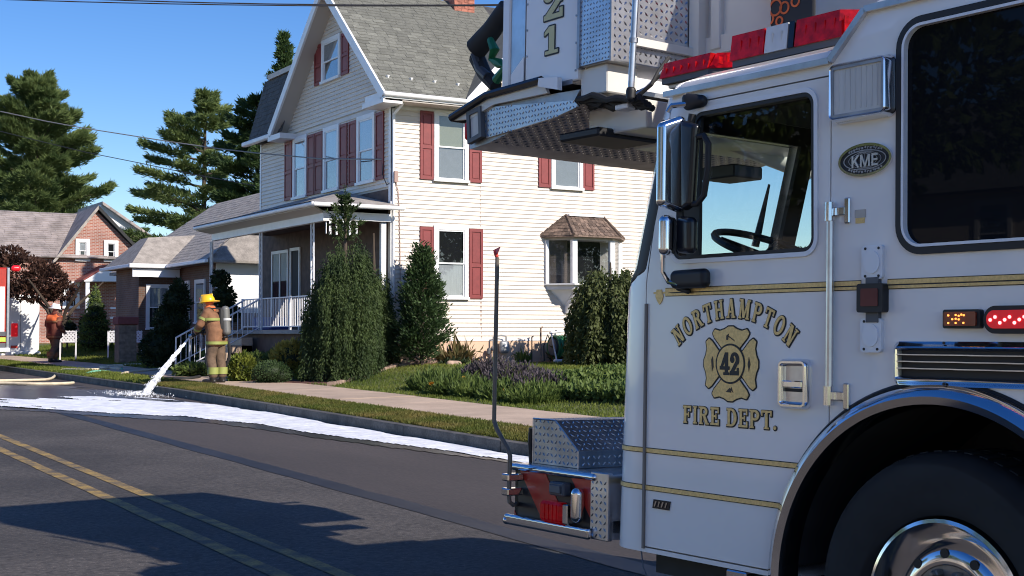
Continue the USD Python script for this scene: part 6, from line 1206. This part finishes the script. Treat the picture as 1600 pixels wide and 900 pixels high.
wh = thing('white_house', 'white sided gable of a house showing behind the brick house roof', 'house', (24, 84, .8)); FW = Frame((0, 84, 0), (1, 0, 0), (0, -1, 0)); uw = lambda px, py: (lambda p: (p[0], p[2]))(onY(px, py, 84)); A1, A2, A3 = uw(158, 320), uw(262, 392), uw(120, 392)
part(wh, 'wall', FW.ext(sg.Polygon([(A3[0], .3), (A2[0], .3), A2, A1, A3]), -6, 0), 'white_board'); part(wh, 'roof', m3.Manifold.hull_points(np.array([(q[0], y, q[1] + dz) for q in (A1, A2) for y in (83.6, 90) for dz in (0, .18)])), 'slate')
# ================================================================ STREET THINGS on the left
pp = gp(196, 568); pw_ = 32 / FPX * np.linalg.norm(pp - C); hpz = 58 / FPX * np.linalg.norm(pp - C)
pil = thing('brick_pillar', 'square tan brick garden pillar with a dark red cap beside the pavement', 'pillar', pp); part(pil, 'pillar_shaft', box(pp[0] - .27, pp[0] + .27, pp[1] - .27, pp[1] + .27, pp[2] - .2, pp[2] + hpz), 'pillar_brick'); rg = np.random.default_rng(4); bl_ = []
for j in range(int(hpz / .078)):
    for k in range(3):
        o = (.09 if j % 2 else 0); x0 = pp[0] - .27 + .18 * k
        part(pil, 'brick', box(x0 + .004, x0 + .176, pp[1] - .279, pp[1] - .268, pp[2] + .078 * j + .004, pp[2] + .078 * j + .072), 'pillar_brick', smooth=False); bl_.append(box(pp[0] - .279, pp[0] - .268, pp[1] - .27 + .18 * k + .004, pp[1] - .27 + .18 * k + .176, pp[2] + .078 * j + .004, pp[2] + .078 * j + .072))
part(pil, 'brick_courses', cat_(bl_), 'pillar_brick', kind='stuff', smooth=False); part(pil, 'pillar_cap', box(pp[0] - .33, pp[0] + .33, pp[1] - .33, pp[1] + .33, pp[2] + hpz, pp[2] + hpz + .26, .03), 'red_cap')
# low white lattice fence
for i, (xa_, xb_, lab) in enumerate(((93, 120, 'white lattice panel left of the round topiary'), (168, 183, 'white lattice panel between round topiary and brick pillar'), (206, 222, 'white lattice panel right of the brick pillar'))):
    D = 47; a, b_2 = up_(xa_, 535, D), up_(xb_, 517, D); t = thing('lattice_fence', lab, 'fence', (a[0], a[1], float(hz(a[0], a[1])))); d = np.array([b_2[0] - a[0], b_2[1] - a[1], 0]); L = np.linalg.norm(d); d /= L; n = np.array([-d[1], d[0], 0]); z0, z1 = a[2], b_2[2]
    Fq = Frame((a[0], a[1], 0), d, n); part(t, 'frame', cat_([Fq.box(0, L, -.02, .02, z1 - .04, z1), Fq.box(0, L, -.02, .02, z0, z0 + .04), Fq.box(0, .05, -.02, .02, float(hz(a[0], a[1])) - .1, z1), Fq.box(L - .05, L, -.02, .02, float(hz(a[0], a[1])) - .1, z1)]), 'white_board')
    k = -(z1 - z0)
    while k < L:
        for s in (0, 1):
            u0, u1 = (k, k + z1 - z0) if not s else (k + z1 - z0, k); seg = sg.LineString([(u0, z0), (u1, z1)]).intersection(sg.box(0, z0, L, z1))
            if seg.length > .03: part(t, 'slat', Fq.ext(seg.buffer(.025, cap_style=2), -.012 + .012 * s, 0 + .012 * s), 'white_board', smooth=False)
        k += .12
# white van (rear) and the red engine's tail at the left edge
vD = 55; vr, vl = up_(62, 500, vD), up_(8, 500, vD); d = np.array([1.0, 0, 0]); vr = onY(62, 500, vl[1]); W_ = vr[0] - vl[0]; n = np.array([0, -1.0, 0]); zt_, zb_ = up_(40, 458, vD)[2], up_(40, 555, vD)[2]; Fv = Frame((vl[0], vl[1], 0), d, n); zgv = float(hz(vl[0], vl[1]))
van = thing('white_van', 'white box bodied van seen from behind beside the red engine at the left edge', 'van', (vl[0], vl[1], zgv)); part(van, 'body', cat_([Fv.box(-.2, W_, -4.2, 0, zb_ + .16, zt_ - .06, .06), Fv.box(-.2, .45, -4.2, -.3, zt_ - .08, zt_ + .05, .04)]), 'white_board'); part(van, 'bumper', Fv.box(-.2, W_ + .02, -.1, .16, zb_ - .02, zb_ + .16, .04), 'white_board')
sc_ = vD / FPX
part(van, 'tail_light', Fv.box(9 * sc_, 19 * sc_, -.01, .05, up_(20, 526, vD)[2], up_(20, 505, vD)[2], .03), 'red_lit'); part(van, 'reflector', Fv.box(9 * sc_, 19 * sc_, -.01, .03, up_(20, 544, vD)[2], up_(20, 540, vD)[2], .01), 'red_plastic'); part(van, 'door_seam', Fv.box(23 * sc_, 23.6 * sc_, -.01, .006, zb_ + .2, zt_ - .1), 'plastic_grey'); part(van, 'number_plate', Fv.box(28 * sc_, 48 * sc_, -.01, .02, up_(40, 536, vD)[2], up_(40, 530, vD)[2]), 'outlet')
for u in (.15, W_ - .25):
    p = Fv.pt(u, -.7, zgv + .33); part(van, 'wheel', tf(lathe([(0, -.1), (.3, -.1), (.34, -.06), (.34, .06), (.3, .1), (0, .1)], 24, axis='y'), np.stack([n, d, ZU], 1), p), 'rubber')
eD = 41.0; er = up_(11, 500, eD); ey = er[1]; zge = float(hz(min(er[0], 8.2), ey)); t = thing('red_fire_engine', 'rear edge of a red fire engine with lime chevrons at the extreme left', 'fire engine', (er[0] - 1.2, ey, zge)); zt2_ = up_(5, 418, eD)[2]
part(t, 'body', box(er[0] - 2.4, er[0], ey, ey + 7, zge + .75, zt2_, .04), 'red_paint'); part(t, 'rear_panel', cat_([box(er[0] - 2.3, er[0] - .08, ey - .03, ey + .01, up_(5, 522, eD)[2], up_(5, 448, eD)[2])]), 'outlet'); part(t, 'corner_post', box(er[0] - .02, er[0] + .06, ey - .06, ey + .04, zge + .7, zt2_, .01), 'alu')
for k in range(4): part(t, 'chevron', box(er[0] - 2.3, er[0] - .04, ey - .045, ey - .005, up_(5, 552 - 9 * k, eD)[2], up_(5, 545 - 9 * k, eD)[2]), 'neon' if k in (0, 2) else 'plastic_grey')
part(t, 'beacon', hullb([(er[0] + .18, ey - .05, zt2_ - .02), (er[0] + .28, ey - .05, zt2_ - .02)], .09), 'red_lit'); part(t, 'step', box(er[0] - 2.4, er[0] + .02, ey - .45, ey, zge + .62, zge + .75, .02), 'white_board')
for s in (-2.1, -.25): part(t, 'wheel', tf(lathe([(0, -.14), (.42, -.14), (.5, -.1), (.5, .1), (.42, .14), (0, .14)], 28, axis='y'), np.array([[0, 1, 0], [1, 0, 0], [0, 0, 1]], float), (er[0] + s, ey + 1.6, zge + .5)), 'rubber')
# ================================================================ PEOPLE
def flesh(bones, el=.028, it=6):
    """one continuous body: hulls of spheres at the joints, joined, refined and smoothed"""
    S = trimesh.creation.icosphere(2, 1.0).vertices; m = m3.Manifold()
    for (p, r, q, s) in bones: m = m + m3.Manifold.hull_points(np.vstack([S * np.asarray(r) + np.array(p), S * np.asarray(s) + np.array(q)]))
    m = m.refine_to_length(el); mm_ = m.to_mesh(); t = trimesh.Trimesh(mm_.vert_properties[:, :3], mm_.tri_verts, process=True); trimesh.smoothing.filter_taubin(t, iterations=it); return t
def place_person(name, label, feet, face, s=1.0):
    f = unit((face[0], face[1], 0)); l = np.cross(ZU, f); A = np.eye(4); A[:3, 0], A[:3, 1], A[:3, 2], A[:3, 3] = f * s * 1.12, l * s * 1.12, ZU * s, feet; return thing(name, label, 'person', M=A)
def hand(wrist, fwd, side_, curl=.8):
    """palm, four curled fingers of unequal length and a thumb from the palm's side"""
    w, f, sd = np.array(wrist, float), unit(fwd), unit(side_); nrm = np.cross(f, sd); b = [(w, .030, w + f * .05, .034), (w + f * .045 + sd * .025, .020, w + f * .085 + sd * .03, .018), (w + f * .045 - sd * .025, .020, w + f * .085 - sd * .03, .016)]
    for k, L in enumerate((.070, .080, .074, .058)):
        o = w + f * .085 + sd * (.033 - .021 * k); m = o + (f * math.cos(curl * .6) + nrm * math.sin(curl * .6)) * L * .5; e = m + (f * math.cos(curl * 1.7) + nrm * math.sin(curl * 1.7)) * L * .5; b += [(o, .0105, m, .0095), (m, .0095, e, .008)]
    o = w + f * .03 + sd * .032; m = o + (f * .6 + sd * .7) * .035; b += [(o, .014, m, .012), (m, .012, m + (f * .8 + nrm * .5) * .03, .010)]; return b
def firefighter(name, label, feet, face, J, mats, s=1.0, tank=True, helmet='helmet_yellow', brim=True):
    t = place_person(name, label, feet, face, s); PP = lambda nm, me, mt, par=None, sm=40, lb=None, kd=None: part(par or t, nm, me, mt, sm, lb, local=True, kind=kd); j = {k: np.array(v, float) for k, v in J.items()}
    hd_ = j['head']; fw = np.array([1, 0, j.get('nod', np.array([-.12]))[0]]) if 'nod' in j else np.array([1, 0, -.12]); fw = unit(fw)
    body = [(j['hipL'], .10, j['kneeL'], .065), (j['kneeL'], .06, j['ankL'], .04), (j['hipR'], .10, j['kneeR'], .065), (j['kneeR'], .06, j['ankR'], .04), (j['ankL'], .04, j['ankL'] + (.15, 0, -.045), .032), (j['ankR'], .04, j['ankR'] + (.15, 0, -.045), .032), (j['hipL'], .11, j['chL'], .12), (j['hipR'], .11, j['chR'], .12), (j['chL'], .12, j['chR'], .12), (j['hipL'], .11, j['hipR'], .11), (j['chL'], .11, j['shL'], .075), (j['chR'], .11, j['shR'], .075), (j['shL'], .07, j['neck'], .06), (j['shR'], .07, j['neck'], .06), (j['neck'], .055, hd_, .07)]
    for a in 'LR': body += [(j['sh' + a], .065, j['el' + a], .05), (j['el' + a], .045, j['wr' + a], .032)]; body += hand(j['wr' + a], j['hd' + a], j.get('hs' + a, np.array([0, 1.0 if a == 'R' else -1.0, 0])), 1.1)
    body += [(hd_, .082, hd_ + (.0, 0, .05), .085), (hd_ + fw * .02 - (0, 0, .05), .055, hd_ + fw * .045 - (0, 0, .08), .035), (hd_ + fw * .085, .012, hd_ + fw * .09 - (0, 0, .025), .014), (hd_ + (0, .08, 0), .015, hd_ + (0, .083, -.03), .012), (hd_ + (0, -.08, 0), .015, hd_ + (0, -.083, -.03), .012)]
    PP('body', flesh(body, .022, 4), 'skin')
    for sy in (-1, 1): PP('eye', hullb([hd_ + fw * .078 + (0, sy * .032, .012)], .010), 'black')
    coat = [(j['chL'], .165, j['chR'], .165), (j['hipL'] + (0, 0, .10), .155, j['chL'], .16), (j['hipR'] + (0, 0, .10), .155, j['chR'], .16), (j['hipL'] + (0, .01, -.10), .15, j['hipL'] + (0, 0, .12), .15), (j['hipR'] + (0, -.01, -.10), .15, j['hipR'] + (0, 0, .12), .15), (j['hipL'] + (0, 0, -.09), .15, j['hipR'] + (0, 0, -.09), .15), (j['chL'], .15, j['shL'], .105), (j['chR'], .15, j['shR'], .105), (j['shL'], .10, j['neck'], .085), (j['shR'], .10, j['neck'], .085), (j['neck'], .085, j['neck'] + (0, 0, .05), .085)]
    for a in 'LR': coat += [(j['sh' + a], .10, j['el' + a], .078), (j['el' + a], .076, j['wr' + a], .060)]
    ct = PP('coat', flesh(coat, .03, 8), mats['coat'])
    def ringband(c, r, ax, h, mt, nm='reflective_stripe', sq=1.0): 
        ax = unit(ax); u = unit(np.cross(ax, (0.3, 1, .1))); v_ = np.cross(ax, u); vv, ff = lathe([(r, -h / 2), (r + .008, -h / 2), (r + .008, h / 2), (r, h / 2)], 24); vv = vv * np.array([1, sq, 1]); PP(nm, tf((vv, ff), np.stack([u, v_, ax], 1), c), mt, ct)
    for a in 'LR':
        ringband(.35 * j['el' + a] + .65 * j['wr' + a], .068, j['wr' + a] - j['el' + a], .05, mats['tape']); ringband(.45 * j['sh' + a] + .55 * j['el' + a], .088, j['el' + a] - j['sh' + a], .05, mats['tape'])
    hips = .5 * (j['hipL'] + j['hipR']); hw = np.linalg.norm(j['hipL'] - j['hipR']) / 2
    def hem(z, r, h, mt): PP('reflective_stripe', tf(ext(sg.LineString([(0, -hw), (0, hw)]).buffer(r + .006).difference(sg.LineString([(0, -hw), (0, hw)]).buffer(r - .01)), h), np.eye(3), hips + (0, 0, z)), mt, ct)
    hem(-.17, .152, .06, mats['tape']); ch_ = .5 * (j['chL'] + j['chR']); PP('reflective_stripe', tf(ext(sg.LineString([(0, -hw - .04), (0, hw + .04)]).buffer(.170).difference(sg.LineString([(0, -hw - .04), (0, hw + .04)]).buffer(.15)), .055), np.eye(3), ch_ - (0, 0, .03)), mats['tape'], ct)
    tr_b = [(j['hipL'], .12, j['hipR'], .12)]
    for a in 'LR': tr_b += [(j['hip' + a] - (0, 0, .02), .125, j['knee' + a], .096), (j['knee' + a], .096, j['ank' + a] + (0, 0, .09), .088)]
    tr_ = PP('trousers', flesh(tr_b, .03, 6), mats['trousers'])
    for a in 'LR':
        k_ = j['ank' + a] + (0, 0, .17); vv, ff = lathe([(.085, -.07), (.101, -.07), (.101, .07), (.085, .07)], 20); PP('trouser_cuff_stripe', tf((vv, ff), np.eye(3), k_), mats['tape'], tr_); PP('knee_patch', hullb([j['knee' + a] + (.045, 0, .06), j['knee' + a] + (.045, 0, -.09)], .062), 'black_matte', tr_)
        PP('boot', flesh([(j['ank' + a] + (0, 0, .12), .07, j['ank' + a], .062), (j['ank' + a] + (-.02, 0, -.045), .05, j['ank' + a] + (.17, 0, -.05), .046)], .03, 3), 'boot'); PP('glove', flesh(hand(j['wr' + a] - unit(j['hd' + a]) * .03, j['hd' + a], j.get('hs' + a, np.array([0, 1.0 if a == 'R' else -1.0, 0])), 1.15) + [(j['wr' + a], .045, j['wr' + a] - (j['wr' + a] - j['el' + a]) * .2, .050)], .018, 2), 'boot')
    hc = hd_ + (0, 0, .055); S_ = np.stack([fw, np.cross(ZU, fw) / np.linalg.norm(np.cross(ZU, fw)), np.cross(fw, np.cross(ZU, fw)) / np.linalg.norm(np.cross(ZU, fw))], 1)
    hm = PP('helmet', tf(tf(lathe([(.112, -.01), (.122, .0), (.122, .04), (.112, .085), (.085, .125), (.045, .145), (0, .15)], 28), np.diag([1.16, .98, 1.0])), S_, hc), helmet)
    PP('helmet_brim', tf(tf(lathe([(.118, .0), (.165, -.018), (.168, -.008), (.118, .015)], 28), np.diag([1.22, 1.0, 1.0])), S_, hc - fw * .035), helmet, hm); PP('helmet_comb', tf(box(-.12, .12, -.010, .010, .06, .158, .008), S_, hc), helmet, hm); PP('helmet_shield', tf(box(.128, .145, -.035, .035, .02, .10, .006), S_, hc), 'red_plastic', hm)
    if mats.get('hood'): PP('hood', flesh([(hd_ - fw * .025 + (0, 0, .03), .092, hd_ - fw * .03 - (0, 0, .07), .082), (hd_ - fw * .02 - (0, 0, .07), .08, j['neck'] + (0, 0, .02), .10)], .025, 4), mats['hood'])
    if tank:
        tb = j['chL'] * .5 + j['chR'] * .5 + (-.25, 0, .0); bt3 = PP('air_bottle', flesh([(tb + (.03, 0, .20), .078, tb + (-.0, 0, -.26), .078)], .03, 2), 'bottle'); PP('bottle_valve', hullb([tb + (-.0, 0, -.36), tb + (0, .08, -.37)], .028), 'black', bt3); PP('harness', cat_([box(tb[0] + .03, tb[0] + .12, -.12, .12, tb[2] - .22, tb[2] + .22, .03)] + [tube([tb + (.07, y, .22), j['sh' + a] + (.02, -y * .3, .105), j['ch' + a] + (.16, -y * .2, -.02), tb + (.10, y * 1.2, -.2)], .020, 6) for a, y in (('L', .1), ('R', -.1))]), 'black_matte', bt3)
        PP('bottle_band', tf(lathe([(.079, -.025), (.084, -.025), (.084, .025), (.079, .025)], 18), np.eye(3), tb), 'silver_tape', bt3)
    return t, j
LEFT = -CR                                                           # picture-left, as a direction on the street
f1p = gp(338, 599); fa1 = unit(LEFT + CF * .25)
J1 = dict(hipL=(0, .10, .98), hipR=(0, -.10, .98), kneeL=(.07, .11, .53), kneeR=(-.02, -.10, .53), ankL=(.01, .12, .095), ankR=(-.06, -.11, .095), chL=(.05, .10, 1.33), chR=(.05, -.10, 1.33), shL=(.09, .19, 1.45), shR=(.09, -.19, 1.45), neck=(.13, 0, 1.52), head=(.19, 0, 1.64), elL=(.20, .27, 1.22), wrL=(.36, .08, 1.10), hdL=(.6, -.5, -.3), elR=(.06, -.28, 1.20), wrR=(.24, -.12, 1.05), hdR=(.7, .5, -.35))
ff1, j1 = firefighter('firefighter', 'firefighter in tan turnout gear and yellow helmet spraying water onto the road', f1p, fa1, J1, dict(coat='turnout', trousers='turnout_dark', tape='lime_tape', hood='orange_cloth'), s=1.03)
A1_ = np.linalg.inv(ff1.inv); w1 = lambda p: A1_[:3, :3] @ np.array(p, float) + A1_[:3, 3]
noz = w1((.36, -.01, 1.06)); tip = w1((.56, -.04, .965)); nz = thing('hose_nozzle', 'black hose nozzle held by the firefighter in the yellow helmet', 'nozzle', noz); part(nz, 'nozzle_body', tube([w1((.16, -.02, 1.14)), noz, w1((.48, -.03, 1.0)), tip], [.03, .035, .04, .055], 12), 'black'); part(nz, 'nozzle_ring', tube([w1((.50, -.03, .99)), tip], [.052, .06], 12), 'alu'); part(nz, 'pistol_grip', tube([w1((.30, -.01, 1.08)), w1((.27, -.01, .96))], [.02, .018], 8), 'black')
g1 = gp(322, 594); hpts = [w1((.16, -.02, 1.14)), w1((-.02, -.16, 1.05)), w1((-.10, -.30, .80)), w1((.0, -.38, .35)), w1((.25, -.4, .06))] + [gp(px, py) + (0, 0, .04) for px, py in ((312, 591), (290, 594), (262, 594), (235, 591), (212, 588))]
def spline(pts, m=8):
    from scipy.interpolate import CubicSpline
    p = np.array(pts); s = np.r_[0, np.cumsum(np.linalg.norm(np.diff(p, axis=0), axis=1))]; return CubicSpline(s, p)(np.linspace(0, s[-1], m * len(p)))
single('fire_hose', tube(spline(hpts), .034, 8), 'hose_black', 'black fire hose trailing from the nozzle over the pavement', 'hose')
def gh(px, py, dz=.035):
    p = gp(px, py)
    if p[0] < 8.36: p = rp(px, py)
    return p + (0, 0, dz)
for nm, lab, pts, mt in (('fire_hose', 'cream fire hose lying from the road over the kerb, farther strand', ((-40, 599), (0, 597), (50, 596), (78, 594), (100, 586), (130, 580), (170, 577), (192, 574)), 'hose_cream'), ('fire_hose', 'cream fire hose lying on the road that runs into the green length', ((-40, 601), (10, 601), (60, 602), (108, 601), (114, 600)), 'hose_cream'), ('fire_hose', 'green fire hose bending up over the kerb from the road', ((112, 600), (123, 594), (138, 585), (160, 582), (190, 578)), 'hose_green'),
        ('fire_hose', 'cream hose coupling strand lying on the pavement edge by the pillar', ((190, 587), (200, 584), (225, 581), (255, 578)), 'hose_cream'), ('fire_hose', 'short folded cream hose end by the brick pillar', ((188, 578), (196, 572), (220, 571)), 'hose_cream')):
    single(nm, tube(spline([gh(*p) for p in pts]), .034, 8), mt, lab, 'hose')
f2p = gp(84, 567); fa2 = unit(CF * .75 + CR * .55)
J2 = dict(hipL=(0, .10, .96), hipR=(0, -.10, .96), kneeL=(.10, .10, .53), kneeR=(-.02, -.10, .54), ankL=(.12, .10, .095), ankR=(-.18, -.10, .12), chL=(.0, .10, 1.31), chR=(.0, -.10, 1.31), shL=(.0, .19, 1.46), shR=(.0, -.19, 1.46), neck=(.02, 0, 1.53), head=(.05, 0, 1.66), elL=(-.03, .28, 1.20), wrL=(.12, .26, .98), hdL=(.4, 0, -.8), elR=(-.02, -.28, 1.20), wrR=(.14, -.24, 1.0), hdR=(.4, 0, -.8))
sc2 = 92 / FPX * (f2p - C) @ CF / 1.86
ff2, j2 = firefighter('firefighter', 'firefighter in white helmet, orange shoulders and dark gear walking away beside the van', f2p, fa2, J2, dict(coat='maroon', trousers='turnout_dark', tape='turnout', hood=None), s=sc2, tank=False, helmet='helmet_white')
part(ff2, 'shoulder_vest', flesh([((0, .10, 1.36), .172, (0, -.10, 1.36), .172), ((0, .18, 1.45), .115, (0, .10, 1.38), .16), ((0, -.18, 1.45), .115, (0, -.10, 1.38), .16)], .03, 6), 'orange_cloth', local=True)
# ================================================================ WATER AND FOAM
q0 = tip; q1 = rp(226, 617); rng = np.random.default_rng(77); N = 12; jet = np.array([q0 + (q1 - q0) * s - ZU * .10 * s * (s - 1) * -1 * 0 + ZU * .12 * s * (1 - s) for s in np.linspace(0, 1, N)])
wj = thing('water_jet', 'white jet of water from the nozzle striking the road at the kerb', 'water', q0); part(wj, 'stream', tube(jet, np.linspace(.018, .050, N), 14), 'water', smooth=True)
m = 2200; s = rng.uniform(0, 1, m) ** .7; c = np.stack([np.interp(s, np.linspace(0, 1, N), jet[:, i]) for i in range(3)], 1) + rng.normal(size=(m, 3)) * (.006 + .03 * s)[:, None]; dd = np.repeat((q1 - q0)[None], m, 0) + rng.normal(size=(m, 3)) * .14
part(wj, 'droplets', leaves(c, dd, .10, .009, rng), 'droplet' if 'droplet' in M else (mat('droplet', (.85, .87, .9), .3, spec=.6) or 'droplet'), smooth=False, kind='stuff')
m = 900; a = rng.uniform(0, 2 * pi, m); r = np.abs(rng.normal(0, .55, m)); c = q1 + np.stack([np.cos(a) * r * .7 - .2, np.sin(a) * r * 1.6, np.abs(rng.normal(0, .035, m)) * np.exp(-r)], 1); c = c[c[:, 0] < 8.18]; part(wj, 'splash', leaves(c, rng.normal(size=(len(c), 3)) * .6 + ZU, .03, .012, rng), 'droplet', smooth=False, kind='stuff')
lo = [(-60, 634), (0, 637), (60, 641), (100, 644), (187, 648), (283, 652), (330, 657), (406, 664), (470, 674), (527, 684), (600, 694), (678, 705), (740, 714), (800, 722), (860, 731)]
hi = [(-60, 622), (0, 622), (60, 621), (120, 620), (190, 621), (232, 618), (270, 626), (338, 633), (400, 642), (451, 649), (564, 671), (620, 680), (677, 688), (740, 697), (800, 706), (860, 715)]
fpoly = sg.Polygon([rp(*p)[:2] for p in lo] + [rp(*p)[:2] for p in hi[::-1]]).buffer(0).intersection(sg.box(-50, -50, 8.2, 200))
def roadsheet(poly, step, thick, thr, seed, dz=.006, sc=(2.2, .9)):
    import shapely
    x0, y0, x1, y1 = poly.bounds; gx = np.arange(x0 - .3, min(x1 + .3, 8.2), step); gy = np.arange(y0 - .6, y1 + .6, step * 2); X, Y = np.meshgrid(gx, gy, indexing='ij'); pt = shapely.points(X, Y); ins = shapely.contains_xy(poly, X, Y); d = shapely.distance(pt, poly.exterior) * np.where(ins, 1, -1)
    nz_ = meshkit.fbm(np.stack([X * sc[0], Y * sc[1], X * 0], -1), 4, seed); n2 = meshkit.fbm(np.stack([X * 9, Y * 5, X * 0], -1), 3, seed + 5); f = d / .16 + (nz_ - .5) * 2.0 + .05 - 5.5 * sst(Y, 21, 27) * np.maximum(meshkit.fbm(np.stack([X * 3.5 + Y * 1.6, Y * .55, X * 0], -1), 4, seed + 9) - .40, 0) * 4 * np.exp(-((X - 6.9) / 1.4) ** 2 * .0); ok = f > thr; Z = road(X, Y) + dz + thick * np.clip(f - thr, 0, 1) ** .5 * (.5 + n2)
    v = np.stack([X, Y, Z], -1).reshape(-1, 3); i = np.arange(X.size).reshape(X.shape); q = ok[:-1, :-1] & ok[1:, :-1] & ok[1:, 1:] & ok[:-1, 1:]; a, b, c, e = i[:-1, :-1][q], i[1:, :-1][q], i[1:, 1:][q], i[:-1, 1:][q]; return v, np.vstack([np.stack([a, b, c], 1), np.stack([a, c, e], 1)])
wet = sg.Polygon([rp(*p)[:2] for p in ((-120, 640), (0, 641), (100, 648), (190, 653), (330, 662), (520, 688), (700, 712), (860, 735), (860, 712), (677, 687), (451, 647), (338, 630), (240, 608), (120, 600), (0, 602), (-120, 604))]).buffer(0).intersection(sg.box(-50, -50, 8.2, 200))
single('wet_patch', roadsheet(wet, .06, 0.0, .1, 3, dz=.008), 'wet', kind='structure', smooth=True)
single('foam', roadsheet(fpoly, .03, .012, .10, 5, dz=.011), 'foam', 'white foam lying along the gutter beneath the kerb', 'foam', kind='stuff', smooth=True)
